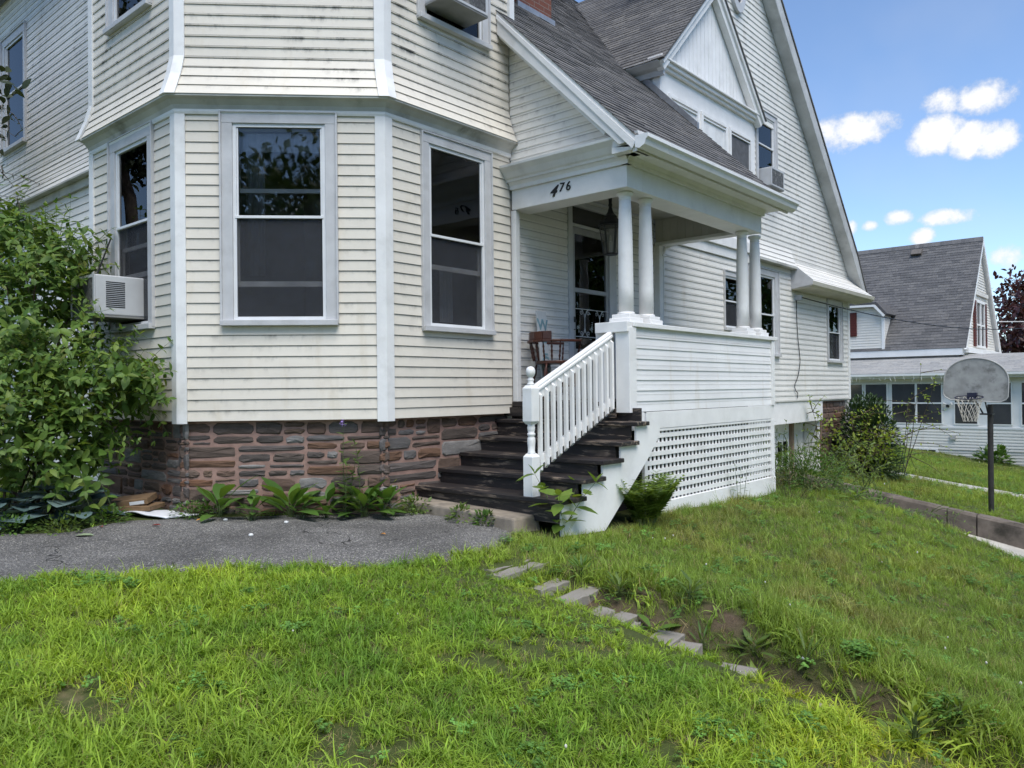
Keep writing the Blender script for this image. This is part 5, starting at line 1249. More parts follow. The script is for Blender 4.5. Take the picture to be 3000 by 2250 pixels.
# ------------------------------------------------------------------ basketball hoop
hz = tz(-2.546, 15.2)
hp = thing('basketball_hoop', 'weathered grey fan backboard and netted rim on a black pole', 'basketball hoop', (-2.546, 15.2, hz-.02))
M_BB = simple('weathered_backboard', (.33, .335, .33), .7, .2, 6, .2, 40, dirt=(.10, .10, .095), dscale=5, damt=.7)
hl = lambda p: tuple(Vector(p)-hp.location)
obj('pole', MB().tube([(0, 0, 0), (.006, 0, 1.86)], .043, 14), simple('dark_pole', (.028, .026, .025), .6, .4, 10, .3, 60), hp, local=True, smooth=False)
bx, bz = -2.715, 1.36; prof = []
for i in range(25):
    a = math.pi*i/24; prof.append((bx+.475*math.cos(a), bz-.02+.40*math.sin(a)**.9 if 0 < i < 24 else bz-.02))
prof += [(bx-.475, bz-.245), (bx-.445, bz-.295), (bx-.36, bz-.34), (bx+.36, bz-.34), (bx+.445, bz-.295), (bx+.475, bz-.245)]
ca, sa = math.cos(R(-3.4)), math.sin(R(-3.4))
prof = [(bx+(x-bx)*ca-(z-bz)*sa, bz+(x-bx)*sa+(z-bz)*ca) for x, z in prof]
obj('backboard', MB().prism([hl((x, 15.02, z)) for x, z in prof], (0, .022, 0)), M_BB, hp, local=True)
mb = MB(); rim_pts = prof+[prof[0]]
mb.tube([hl((x, 15.018, z)) for x, z in rim_pts], .011, 6, cap=False); obj('board_edge', mb, simple('board_edge_grey', (.42, .42, .41), .5), hp, local=True)
M_RIM = simple('dark_blue_rim', (.02, .022, .05), .5)
rc = Vector((-2.765, 14.74, 1.085)); rr = .205
ring = [hl((rc.x+rr*math.cos(2*math.pi*i/28), rc.y+rr*math.sin(2*math.pi*i/28), rc.z-.045*math.sin(2*math.pi*i/28)*-1*.6)) for i in range(29)]
obj('rim', MB().tube(ring, .009, 6, cap=False), M_RIM, hp, local=True, smooth=True)
obj('rim_bracket', MB().box(*hl((-2.83, 14.93, 1.06)), *hl((-2.69, 15.02, 1.16))), M_RIM, hp, local=True)
mb = MB(); NS = 12
for d in (1, -1):
    for k in range(NS):
        pts = []
        for j in range(9):
            v = j/8; a = 2*math.pi*(k+d*v*2.2)/NS; r_ = rr*(1-.52*v**.8)
            pts.append(hl((rc.x+r_*math.cos(a)+.012*v, rc.y+r_*math.sin(a), rc.z-.40*v+.027*math.sin(a)*(1-v))))
        mb.tube(pts, .0042, 4)
obj('net', mb, simple('dirty_white_net', (.55, .52, .46), .9), hp, local=True)
mb = MB()
for s in (-1, 1): mb.tube([hl((-2.66+s*.07, 15.05, 1.03)), hl((-2.60+s*.035, 15.16, .80))], .012, 6)
mb.box(*hl((-2.68, 15.10, .785)), *hl((-2.49, 15.26, .81)))
obj('brace', mb, M_IRON, hp, local=True)

# ------------------------------------------------------------------ window air conditioners
M_AC = simple('ac_beige_grey', (.50, .505, .51), .45, .05, 6, .1, 80, dirt=(.3, .29, .27), damt=.2)
def ac_unit(label, O, ax, ay, w, d, h, side_slots=True, grp='window air conditioners'):
    """O: lower corner at the wall; ax along the wall, ay outwards"""
    t = thing('window_air_conditioner', label, 'air conditioner', O, 0, grp); ax, ay = Vector(ax), Vector(ay); Z = Vector((0, 0, 1))
    P = lambda a, b, c: tuple(ax*a+ay*b+Z*c)
    hx = lambda m, a0, a1, b0, b1, c0, c1: m.hexa([P(a0, b0, c0), P(a1, b0, c0), P(a1, b1, c0), P(a0, b1, c0), P(a0, b0, c1), P(a1, b0, c1), P(a1, b1, c1), P(a0, b1, c1)])
    mb = hx(MB(), 0, w, -.1, d-.012, .01, h); obj('casing', mb, M_AC, t, local=True, bevel=.012)
    obj('base_pan', hx(MB(), -.004, w+.004, -.1, d-.006, -.01, .0085), simple('ac_pan', (.22, .22, .21), .6) if 'ac_pan' not in MATS else MATS['ac_pan'], t, local=True)
    mcoil = MATS.get('ac_coil') or simple('ac_coil', (.09, .088, .085), .6, .5, 40, .5, 120, dirt=(.45, .43, .38), dscale=9, damt=.8)
    obj('condenser_coil', hx(MB(), .035, w-.035, d-.0115, d-.004, .035, h-.03), mcoil, t, local=True)
    mb = hx(MB(), 0, .034, d-.0115, d, 0.01, h); hx(mb, w-.034, w, d-.0115, d, .01, h); hx(mb, .034, w-.034, d-.0115, d, h-.03, h); hx(mb, .034, w-.034, d-.0115, d, .01, .035); obj('rear_frame', mb, M_AC, t, local=True)
    if side_slots:
        for i in range(14):
            c = .085+i*(h-.14)/14; obj('vent_slot', hx(MB(), w-.002, w+.0015, d*.34, d*.75, c, c+.011), M_BLACK, t, local=True)
    return t
ac_unit('silvery air conditioner jutting from the left window behind the shrub', (-8.52, YA-.02, 2.055), (1, 0, 0), (0, -1, 0), .58, .44, .40)
ac_unit('air conditioner in the upper right bay window, seen from below', (XB+.02, 5.42, 5.20), (0, 1, 0), (1, 0, 0), .62, .30, .36, False)
ac_unit('small air conditioner in the window above the porch gutter', (XB+.02, 13.62, 4.90), (0, 1, 0), (1, 0, 0), .58, .20, .34, False)
tag(obj('support_rod', MB().tube([(-8.55, 3.46, 2.93), (-7.98, 3.10, 2.46)], .0085, 8), M_IRON), 'thin dark rod slanting from window casing to air conditioner', 'rod')

# ------------------------------------------------------------------ cables on the side wall
mb = MB(); ctrl = [(15.23, 3.02), (15.22, 2.7), (15.26, 2.3), (15.34, 1.95), (15.36, 1.75), (15.25, 1.5), (15.08, 1.32), (15.12, 1.22), (15.22, 1.16), (15.20, 1.05)]
pts = []
for i in range(len(ctrl)-1):
    for k in range(6):
        t = k/6; p0, p1, p2, p3 = [ctrl[min(max(i+j, 0), len(ctrl)-1)] for j in (-1, 0, 1, 2)]
        pts.append(tuple(.5*((2*b)+(-a+c)*t+(2*a-5*b+4*c-d)*t*t+(-a+3*b-3*c+d)*t**3) for a, b, c, d in zip(p0, p1, p2, p3)))
tag(obj('wall_cable', mb.tube([(XB+.03, y, z) for y, z in pts], .008, 6), M_BLACK), 'loose black cable hanging down the rear side wall', 'cable')
A, Bv = Vector((-5.70, 15.25, 3.03)), Vector((-3.2, 36.0, 3.75)); pts = []
for i in range(31):
    t = i/30; p = A.lerp(Bv, t); p.z -= .95*4*t*(1-t)*.55; pts.append(p)
sc_ = thing('overhead_cable', 'thin black service wire sagging from the house towards the right', 'cable', A)
obj('wire', MB().tube(pts, .011, 5), M_BLACK, sc_); obj('wall_anchor', MB().box(-5.83, 15.20, 2.98, -5.70, 15.30, 3.08), M_CASE, sc_)
pts = [Vector((-6.0, 38.0, 3.9)).lerp(Vector((10, 44, 4.4)), i/12)-Vector((0, 0, .5*4*(i/12)*(1-i/12)*.6)) for i in range(13)]
tag(obj('street_wire', MB().tube(pts, .02, 5), M_CASE), 'pale distant wire crossing before the dark red tree', 'cable')

# ------------------------------------------------------------------ rubbish by the bed: warped white sheet, flattened box
n = 22; V = []; 
for i in range(n+1):
    for j in range(9):
        u, v = i/n, j/8; x = -7.78+u*.78+v*.02; y = 2.92+u*.42+.30*v-.10*(u-.5)
        V.append((x, y, tz(x, y)+.022+.055*math.exp(-((u-.55)/.16)**2)*(1-v*.7)+.015*math.sin(u*9+v)*(1-v)))
f = [(i*9+j, (i+1)*9+j, (i+1)*9+j+1, i*9+j+1) for i in range(n) for j in range(8)]
me = bpy.data.meshes.new('white_sheet'); me.from_pydata(V, [], f); me.materials.append(simple('sheet_white', (.62, .63, .67), .55, .08, 5)); me.polygons.foreach_set('use_smooth', [True]*len(f))
sh = tag(obj('white_sheet', me), 'warped white board lying on the asphalt edge by the bay', 'board'); so_ = sh.modifiers.new('t', 'SOLIDIFY'); so_.thickness = .012; so_.offset = -1
M_CARD = simple('wet_cardboard', (.20, .125, .065), .85, .25, 9, .3, 40)
bxz = tz(-7.5, 3.22)+.05
cb = thing('cardboard_box', 'brown flattened cardboard box resting on the white board', 'box', (-7.5, 3.25, bxz), R(38))
obj('lower_flap', MB().box(-.23, -.14, 0, .20, .15, .045), M_CARD, cb, local=True, bevel=.006)
o = obj('upper_flap', MB().box(-.20, -.13, 0, .16, .14, .06), M_CARD, cb, local=True, bevel=.006); o.location = (-.02, .01, .05); o.rotation_euler = (R(5), R(-6), R(9))
obj('paper_label', MB().box(.0, -.134, .012, .13, -.131, .042), M_SASH, o, local=True)
# scraps on the asphalt
M_PEB = simple('white_pebble', (.7, .7, .68), .6)
for (x, y, c, lab, nm, cat) in ((-6.55, 3.62, M_PEB, 'white scrap on the asphalt nearest the bay corner', 'paper_scrap', 'scrap'), (-6.02, 3.90, M_PEB, 'white pebble on the asphalt below the bay window', 'pebble', 'pebble'), (-5.72, 3.38, M_PEB, 'white pebble alone in the middle of the asphalt', 'pebble', 'pebble')):
    mb = MB().lathe([(.012, 0), (.02, .008), (.017, .018), (.004, .022)], (x, y, tz(x, y)+.012), 7); tag(obj(nm, mb, c), lab, cat)
def flat_leaf(x, y, l, w, col, rot, lab):
    m_ = simple('leaf_%d' % int(l*1e4+x*10), col, .6, .2, 30); z = tz(x, y)+.02
    mb = MB(); mb.v = [(0, 0, 0), (l*.3, w*.5, .012), (l*.7, w*.4, .014), (l, 0, .004), (l*.7, -w*.4, .012), (l*.3, -w*.5, .01), (l*.3, 0, .003), (l*.7, 0, .005)]
    mb.f = [(0, 6, 1), (6, 7, 2, 1), (7, 3, 2), (0, 5, 6), (5, 4, 7, 6), (4, 3, 7)]
    o = obj('fallen_leaf', mb, m_); o.location = (x, y, z); o.rotation_euler = (0, 0, rot); return tag(o, lab, 'leaf')
flat_leaf(-5.05, 4.15, .06, .03, (.45, .2, .05), .3, 'orange fallen leaf on the asphalt right of centre')
flat_leaf(-6.72, 3.03, .09, .028, (.22, .03, .02), .7, 'long red fallen leaf on the asphalt before the white board')
flat_leaf(-6.66, 3.40, .05, .03, (.5, .25, .05), 1.2, 'small orange leaf beside the corner of the white board')
flat_leaf(-6.98, 2.72, .05, .03, (.25, .04, .02), 0, 'small red leaf at the edge of the green bed')
for k, (dx, dy, rt) in enumerate(((0, 0, .4), (.03, .05, 1.5), (-.02, .02, 2.6))): pass
flat_leaf(-6.84, 2.47, .17, .085, (.22, .27, .16), .6, 'large pale green leaf dropped on the asphalt')

# ------------------------------------------------------------------ foliage helpers
def leaf_tpl(kind='ovate'):
    if kind == 'ovate': st = [(0, .0), (.12, .16), (.35, .27), (.62, .23), (.85, .10), (1.0, .0)]; fold, droop = .10, .16
    elif kind == 'ovate2': st = [(0, .0), (.15, .12), (.4, .20), (.7, .15), (.88, .06), (1.0, .0)]; fold, droop = .16, .34
    elif kind == 'lance': st = [(0, .0), (.25, .10), (.55, .11), (.8, .06), (1.0, .0)]; fold, droop = .04, .18
    elif kind == 'heart': st = [(0, .12), (.05, .32), (.25, .45), (.5, .46), (.75, .33), (.92, .14), (1.0, .0)]; fold, droop = .10, .16
    elif kind == 'strap': st = [(0, .03), (.2, .10), (.45, .16), (.7, .14), (.9, .06), (1.0, .0)]; fold, droop = .07, .30
    elif kind == 'small': st = [(0, .0), (.4, .26), (1.0, .0)]; fold, droop = .06, .1
    v, f = [], []
    for (x, w) in st:
        z = -droop*x*x
        if w > 0: v += [(x, -w, z+fold*w*2), (x, 0, z), (x, w, z+fold*w*2)]
        else: v += [(x, 0, z)]
    idx = []; k = 0
    for (x, w) in st:
        idx.append((k, k+1, k+2) if w > 0 else (k,)); k += 3 if w > 0 else 1
    for a, b in zip(idx[:-1], idx[1:]):
        if len(a) == 3 and len(b) == 3: f += [(a[0], b[0], b[1], a[1]), (a[1], b[1], b[2], a[2])]
        elif len(a) == 1: f += [(a[0], b[0], b[1], b[1]), (a[0], b[1], b[2], b[2])]
        else: f += [(a[0], b[0], a[1], a[1]), (a[1], b[0], a[2], a[2])]
    return np.array(v), f
TPL = {k: leaf_tpl(k) for k in ('ovate', 'ovate2', 'lance', 'heart', 'strap', 'small')}
def unit(a): a = np.asarray(a, float); return a/np.maximum(1e-9, np.linalg.norm(a, axis=-1, keepdims=True))
def basis(d, up):
    X = unit(d); Y = np.cross(up, X); bad = np.linalg.norm(Y, axis=-1) < 1e-3; Y[bad] = np.cross(np.array([1., .3, 0]), X[bad]); Y = unit(Y); Z = np.cross(X, Y); return X, Y, Z
def leaves_mesh(name, kind, L, mat, wide=1.0):
    """L: list of (pos, dir, up, size)"""
    tv, tf = TPL[kind]; pos = np.array([l[0] for l in L], float); X, Y, Z = basis(np.array([l[1] for l in L], float), np.array([l[2] for l in L], float)); s = np.array([l[3] for l in L], float)
    V = pos[:, None, :]+s[:, None, None]*(X[:, None, :]*tv[None, :, 0:1]+wide*Y[:, None, :]*tv[None, :, 1:2]+Z[:, None, :]*tv[None, :, 2:3])
    n, k = len(L), len(tv); base = (np.arange(n)*k)[:, None]
    me = bpy.data.meshes.new(name); 
    quads = [f for f in tf if f[2] != f[3]]; tris = [f[:3] for f in tf if f[2] == f[3]]
    loops = []; starts = []; tot = []
    arrs = []
    if quads: arrs.append(((base+0)[:, :, None]+np.array(quads)[None]).reshape(-1, 4))
    if tris: arrs.append(((base+0)[:, :, None]+np.array(tris)[None]).reshape(-1, 3))
    li = np.concatenate([a.ravel() for a in arrs]); lt_ = np.concatenate([np.full(len(a), a.shape[1]) for a in arrs]); ls = np.r_[0, np.cumsum(lt_)[:-1]]
    me.vertices.add(n*k); me.vertices.foreach_set('co', V.astype(np.float32).ravel()); me.loops.add(len(li)); me.loops.foreach_set('vertex_index', li.astype(np.int32))
    me.polygons.add(len(lt_)); me.polygons.foreach_set('loop_start', ls.astype(np.int32)); me.polygons.foreach_set('loop_total', lt_.astype(np.int32)); me.polygons.foreach_set('use_smooth', np.ones(len(lt_), bool))
    me.update(calc_edges=True); me.materials.append(mat); return me
LEAF_ME = {}
def leaf_objects(L, kind, mat, parent, name='leaf', wide=1.0):
    key = (kind, mat.name, wide)
    if key not in LEAF_ME: LEAF_ME[key] = leaves_mesh(name, kind, [((0, 0, 0), (1, 0, 0), (0, 0, 1), 1.0)], mat, wide)
    pl = wloc(parent)
    for (p, d, u, s) in L:
        X, Y, Z = [a[0] for a in basis(np.array([d], float), np.array([u], float))]
        o = bpy.data.objects.new(name, LEAF_ME[key]); COL.objects.link(o); o.parent = parent
        o.matrix_local = Matrix(((X[0]*s, Y[0]*s, Z[0]*s, p[0]-pl.x), (X[1]*s, Y[1]*s, Z[1]*s, p[1]-pl.y), (X[2]*s, Y[2]*s, Z[2]*s, p[2]-pl.z), (0, 0, 0, 1)))
def rvec(r): 
    v = np.array([r.gauss(0, 1), r.gauss(0, 1), r.gauss(0, 1)]); return v/np.linalg.norm(v)
def shoot(base, d, length, pairs, size, r, droop=.25, opp=True, spread=1.0, taper=.55, nl=1):
    """leaves up a curving stem"""
    base = np.array(base, float); d = unit(d); L = []; pts = [tuple(base)]; p = base.copy(); dd = d.copy(); a0 = r.uniform(0, 6.28)
    for i in range(pairs):
        dd = unit(dd+np.array([0, 0, -droop/pairs])+.06*rvec(r)); p = p+dd*length/pairs; pts.append(tuple(p))
        ref = np.cross(dd, [.3, .2, 1.0]); ref = unit(ref); ref2 = np.cross(dd, ref)
        for k in range(2 if opp else 1):
            a = a0+i*(1.571 if opp else 2.4)+k*math.pi+r.uniform(-.3, .3)
            side = ref*math.cos(a)+ref2*math.sin(a)
            ld = unit(side*spread+dd*.45+np.array([0, 0, -.12+r.uniform(-.15, .15)]))
            L.append((p, ld, unit(dd*.8+np.array([0, 0, .9])+.25*rvec(r)), size*r.uniform(.7, 1.15)*(1-taper*(i/max(1, pairs-1))**2*.6)))
    L.append((p, unit(dd+.2*rvec(r)), unit(np.array([0, 0, 1])+.3*rvec(r)), size*.55))
    return L, pts
def stems_obj(paths, r0, mat, parent, name='stem'):
    for pts in paths:
        n = len(pts); obj(name, MB().tube(pts, [r0*(1-.7*i/max(1, n-1)) for i in range(n)], 5), mat, parent)
def stems_joined(paths, r0, mat, parent, name='stems'):
    mb = MB()
    for pts in paths:
        n = len(pts); mb.tube(pts, [r0*(1-.7*i/max(1, n-1)) for i in range(n)], 4)
    obj(name, mb, mat, parent, kind='stuff')
CAM = np.array([0, 0, CAMZ])
ML_HYD = leaf_mat('shrub_leaf', [(.06, .12, .022), (.085, .165, .03), (.11, .20, .036), (.16, .25, .05), (.08, .15, .028)], .36)
ML_HYD2 = leaf_mat('young_shrub_leaf', [(.10, .17, .03), (.15, .24, .04), (.22, .31, .06), (.12, .19, .03), (.20, .22, .06)], .4)
ML_HOSTA = leaf_mat('blue_hosta_leaf', [(.075, .125, .12), (.10, .16, .155), (.13, .19, .18)], .12, .55)
ML_MID = leaf_mat('mid_green_leaf', [(.06, .13, .025), (.085, .175, .03), (.12, .21, .04)], .34)
ML_WEED = leaf_mat('weed_leaf', [(.09, .15, .035), (.12, .19, .045), (.15, .22, .055), (.10, .165, .04)], .38)
ML_YEL = leaf_mat('yellow_green_leaf', [(.24, .32, .04), (.17, .27, .04), (.36, .42, .08), (.14, .23, .04)], .45)
ML_YEW = leaf_mat('dark_needle', [(.02, .045, .016), (.03, .065, .02), (.045, .085, .026)], .2)
ML_FERN = leaf_mat('fern_green', [(.12, .20, .03), (.16, .25, .04), (.20, .28, .05)], .4)
ML_PURP = leaf_mat('maroon_leaf', [(.03, .008, .010), (.05, .013, .014), (.09, .03, .03), (.13, .06, .055), (.04, .01, .012)], .2, .35, spec=.5)
ML_TREE = leaf_mat('tree_leaf', [(.03, .07, .018), (.045, .10, .022), (.065, .125, .03), (.09, .15, .035)], .3)
ML_DARKTW = leaf_mat('dusky_leaf', [(.025, .04, .02), (.04, .06, .03), (.06, .075, .04)], .2)
ML_DRY = leaf_mat('dry_straw', [(.30, .24, .12), (.24, .2, .09), (.20, .19, .07)], .3)
M_STEM = simple('green_stem', (.07, .10, .03), .6, .2, 20)
M_TWIG = simple('brown_twig', (.07, .05, .035), .8, .3, 20)
M_BARK = simple('bark', (.10, .08, .065), .95, .35, 10, .9, 25, stretch=(3, 3, .6))

# ------------------------------------------------------------------ the big shrub at the left
r = random.Random(21)
blobs = [(-8.58, 2.62, 1.82, .8), (-7.89, 2.95, 1.31, .55), (-7.48, 3.18, 1.37, .33), (-8.67, 2.93, 2.50, .5), (-7.52, 2.75, .80, .40), (-7.87, 2.45, .90, .5), (-9.12, 2.67, 2.85, .45), (-8.63, 3.16, 2.34, .28), (-8.19, 2.17, 1.17, .7), (-8.9, 2.0, 1.5, .8)]
shrub = thing('leafy_shrub', 'large leafy green shrub crowding the left side of the bay', 'shrub', (-8.3, 2.7, tz(-8.3, 2.7)))
allsh = []; 
for (x, y, z, rad) in blobs:
    n = int(165*rad*rad/.36)+22
    for _ in range(n):
        d = rvec(r); d[2] = d[2]*.8+.15; d = unit(d)
        p = np.array([x, y, z])+d*rad*r.uniform(.72, 1.0)
        if p[1] > 3.42 or p[2] < .32 or (p[0] > -7.25 and p[1] < 2.9): continue
        inside = any((p[0]-bx_)**2+(p[1]-by_)**2+(p[2]-bz_)**2 < (br_*.70)**2 for bx_, by_, bz_, br_ in blobs)
        if inside: continue
        allsh.append((p-d*.12, unit(d*.85+np.array([0, 0, .35])+.25*rvec(r)), r.uniform(.14, .42)))
LS, paths = [], []
for (b, d, l) in allsh:
    L, pts = shoot(b, d, l, 4, r.uniform(.065, .14), r, droop=.5); LS.append((L, b, pts)); paths.append(pts)
for (x, y, z) in ((-9.0, 3.02, 2.7), (-8.86, 3.16, 2.6), (-9.06, 2.9, 2.6), (-8.72, 3.2, 2.35)):      # tall thin leaders
    L, pts = shoot((x, y, z), (r.uniform(-.1, .25), r.uniform(-.1, .1), 1), r.uniform(.55, .8), 6, .115, r, droop=0); LS.append((L, (9, 9, 9), pts)); paths.append(pts)
LS.sort(key=lambda t: np.linalg.norm(np.array(t[1])-CAM) - (t[1][2])*.15)
front = [l for t in LS[:33] for l in t[0]][:300]; rest = [l for t in LS[33:] for l in t[0]]
for (x, y, z, rad) in blobs:                                        # shaded inner leaves
    for _ in range(int(420*rad)):
        p = np.array([x, y, z])+rvec(r)*rad*r.uniform(.2, .75); rest.append((p, unit(rvec(r)+np.array([0, 0, -.2])), rvec(r), r.uniform(.08, .13)))
leaf_objects(front[0::3]+front[1::3], 'ovate', ML_HYD, shrub); leaf_objects(front[2::3], 'ovate2', ML_HYD2, shrub)
obj('foliage', leaves_mesh('foliage', 'ovate', rest[0::3]+rest[1::3], ML_HYD), None, shrub, kind='stuff'); obj('young_foliage', leaves_mesh('young_foliage', 'ovate2', rest[2::3], ML_HYD2), None, shrub, kind='stuff')
main = []
for k in range(16):
    a = r.uniform(0, 6.28); t = blobs[k % len(blobs)]; b0 = np.array([-8.3+.25*math.cos(a), 2.6+.2*math.sin(a), tz(-8.3, 2.6)-.05]); e = np.array(t[:3])+rvec(r)*t[3]*.5
    main.append([tuple(b0+(e-b0)*s+np.array([0, 0, .25*math.sin(s*3.14)])) for s in (0, .25, .5, .75, 1)])
stems_obj(main, .016, M_TWIG, shrub, 'branch'); stems_joined(paths, .004, M_STEM, shrub, 'twigs')

# ------------------------------------------------------------------ shade tree beyond the left edge; its twigs reach into view
def tree(name, label, x, y, h, crown, nleaf, lsize, mat, seed=1, trunk=.16, group=None, extra=None, kind='ovate', zbase=None, clump=.55):
    rr_ = random.Random(seed); zb = tz(x, y) if zbase is None else zbase
    t = thing(name, label, 'tree', (x, y, zb), 0, group)
    cx, cy, cz, rx, rz = crown
    limbs = [[(x, y, zb-.1), (x+.05, y, zb+h*.3), (cx*.4+x*.6, cy*.4+y*.6, zb+(cz-zb)*.75), (cx, cy, cz)]]
    obj('trunk', MB().tube(limbs[0], [trunk, trunk*.8, trunk*.6, trunk*.3], 10), M_BARK, t, smooth=True)
    L = []; cl = []
    for k in range(int(46)):
        d = rvec(rr_); d[2] = d[2]*.9+.1; q = np.array([cx, cy, cz])+np.array([d[0]*rx, d[1]*rx, d[2]*rz])*rr_.uniform(.45, .98); cl.append(q)
        if k < 12:
            b = np.array(limbs[0][2 if k % 2 else 3]); obj('limb', MB().tube([tuple(b), tuple((b+q)/2+np.array([0, 0, .12*rz])), tuple(q)], [trunk*.35, trunk*.2, trunk*.07], 6), M_BARK, t)
    if extra: cl += [np.array(e) for e in extra]*3
    sp = clump*rx*.62
    for _ in range(nleaf):
        q = cl[rr_.randrange(len(cl))]+rvec(rr_)*sp*rr_.random()**.6
        L.append((q, unit(rvec(rr_)+np.array([0, 0, -.35])), unit(rvec(rr_)+np.array([0, 0, 1.2])), lsize*rr_.uniform(.6, 1.2)))
    obj('crown', leaves_mesh('crown', kind, L, mat), None, t, kind='stuff')
    return t
lt_tree = tree('shade_tree', 'dusky leaved tree whose twigs hang in at the upper left corner', -10.6, 2.3, 3.5, (-12.6, 2.0, 5.4, 1.5, 1.9), 5000, .15, ML_DARKTW, 5, .14, clump=.6)
L, paths = [], []
for (bx_, tx) in (((-8.45, 1.55, 3.95), (-7.30, 2.27, 3.62)), ((-8.4, 1.6, 3.7), (-7.36, 2.22, 3.38)), ((-8.45, 1.5, 3.9), (-7.45, 2.1, 3.55)), ((-8.5, 1.6, 4.1), (-7.33, 2.28, 3.78)), ((-8.4, 1.65, 3.5), (-7.38, 2.26, 3.22)), ((-8.42, 1.62, 3.15), (-7.42, 2.22, 3.02)), ((-8.46, 1.5, 3.8), (-7.5, 2.15, 3.66))):
    b, e = np.array(bx_), np.array(tx); l, p = shoot(b, e-b, np.linalg.norm(e-b), 12, .045, r, droop=.25, opp=False, taper=.2); L += l; paths.append(p)
    for q in p[8::2]:
        l, p2 = shoot(q, unit(e-b)+.9*rvec(r), .13, 4, .04, r, droop=.5, opp=False, taper=.2); L += l; paths.append(p2)
leaf_objects(L[:160], 'ovate', ML_DARKTW, lt_tree, wide=.75)
if L[160:]: obj('hanging_foliage', leaves_mesh('hanging_foliage', 'ovate', L[160:], ML_DARKTW, .75), None, lt_tree, kind='stuff')
stems_joined(paths, .005, M_TWIG, lt_tree, 'twigs')

# ------------------------------------------------------------------ hostas and border plants
def rosette(name, label, cat, x, y, n, size, kind, mat, lift=.5, rad=.10, seed=1, group=None, hgt=.12, wide=1.0, zoff=0):
    rr_ = random.Random(seed); z = tz(x, y)+zoff; t = thing(name, label, cat, (x, y, z), 0, group); L, pth = [], []
    for i in range(n):
        a = 2.4*i+rr_.uniform(-.3, .3); k = (i+.5)/n; ln = rad*(.35+k); h = hgt*(1.35-k)*rr_.uniform(.8, 1.2)
        p = np.array([x+math.cos(a)*ln, y+math.sin(a)*ln, z+h]); d = unit([math.cos(a), math.sin(a), lift*(1.1-k)*rr_.uniform(.6, 1.3)])
        L.append((p, d, unit([-.3*math.cos(a), -.3*math.sin(a), 1]+.15*rvec(rr_)), size*rr_.uniform(.75, 1.15)))
        pth.append([(x, y, z-.02), tuple((np.array([x, y, z])+p)/2+np.array([0, 0, h*.3])), tuple(p)])
    leaf_objects(L, kind, mat, t, wide=wide); stems_obj(pth, .004, M_STEM, t, 'leaf_stalk')
    return t
rosette('hosta', 'blue grey hosta in the shade beside the white board', 'plant', -7.56, 2.66, 26, .25, 'heart', ML_HOSTA, .25, .22, 3, 'blue grey hostas', .22)
rosette('hosta', 'blue grey hosta left of the largest one under the shrub', 'plant', -7.80, 2.40, 22, .24, 'heart', ML_HOSTA, .25, .20, 4, 'blue grey hostas', .20)
rosette('hosta', 'blue grey hosta at the far left edge near the asphalt', 'plant', -7.62, 2.08, 14, .20, 'heart', ML_HOSTA, .2, .16, 5, 'blue grey hostas', .14)
beds = [(-6.80, 3.72, 7, .26), (-6.55, 3.90, 9, .20), (-6.35, 4.18, 11, .24), (-6.20, 4.20, 8, .20), (-6.14, 4.42, 9, .22), (-6.02, 4.52, 8, .18), (-5.93, 4.70, 12, .22), (-5.82, 4.85, 12, .20), (-6.42, 3.82, 6, .18)]
names_ = ['broad leaved plant nearest the left corner of the stone bay', 'low leafy plant second from the stone bay corner', 'tall broad leaved plant under the bay window middle', 'small leafy plant right of the tallest broad leaved one', 'spreading leafy plant left of the purple flower', 'leafy plant just under the purple flower', 'dense leafy clump right of the purple flower', 'dark leafy clump against the stones left of the slab', 'low leaf tuft spilling onto the asphalt']
for i, (x, y, n, s) in enumerate(beds): rosette('border_plant', names_[i], 'plant', x+.05, y-.05, (n+4, n-2, n+6, 5, n, 4, n+5, n+3, 5)[i], s*(1.3, .9, 1.5, .8, 1.15, .8, 1.3, 1.2, .9)[i], 'strap', ML_MID, 1.5, .08, 40+i, 'leafy plants along the stone foundation', .13, 1.15)
# frothy yellow-green plant by the slab, and bed ground cover
def leafy_mound(name, label, cat, x, y, rx, h, n, size, mat, seed, kind='small', z0=None, nobj=0, wide=1.0):
    rr_ = random.Random(seed); z = tz(x, y) if z0 is None else z0; t = thing(name, label, cat, (x, y, z)); L, pth = [], []
    for i in range(n):
        d = rvec(rr_); d[2] = abs(d[2]); k = rr_.random()**.4; p = np.array([x+d[0]*rx*k, y+d[1]*rx*k, z+.02+d[2]*h*k])
        L.append((p, unit(d+np.array([0, 0, -.1])+.5*rvec(rr_)), unit(d*.4+np.array([0, 0, 1])+.3*rvec(rr_)), size*rr_.uniform(.6, 1.2)))
        if i % 9 == 0: pth.append([(x+d[0]*rx*.15, y+d[1]*rx*.15, z-.02), tuple(p)])
    L.sort(key=lambda l: np.linalg.norm(l[0]-CAM))
    if nobj: leaf_objects(L[:nobj], kind, mat, t, wide=wide)
    obj('foliage', leaves_mesh('foliage', kind, L[nobj:], mat, wide), None, t, kind='stuff'); stems_joined(pth, .003, M_STEM, t)
    return t
leafy_mound('celandine', 'frothy yellow green plant at the left end of the concrete slab', 'plant', -6.0, 5.02, .17, .34, 320, .04, ML_YEL, 61, nobj=40)
for i, (x, y, lab) in enumerate(((-5.62, 5.06, 'low green weeds before the left part of the slab'), (-5.05, 5.10, 'low green weeds before the middle of the slab'), (-4.75, 5.09, 'round leaved weed before the right part of the slab'))):
    leafy_mound('slab_weed', lab, 'weed', x, y, .16-.03*i, .17-.03*i, 110, .05, ML_WEED if i < 2 else ML_MID, 70+i, 'ovate', nobj=25)
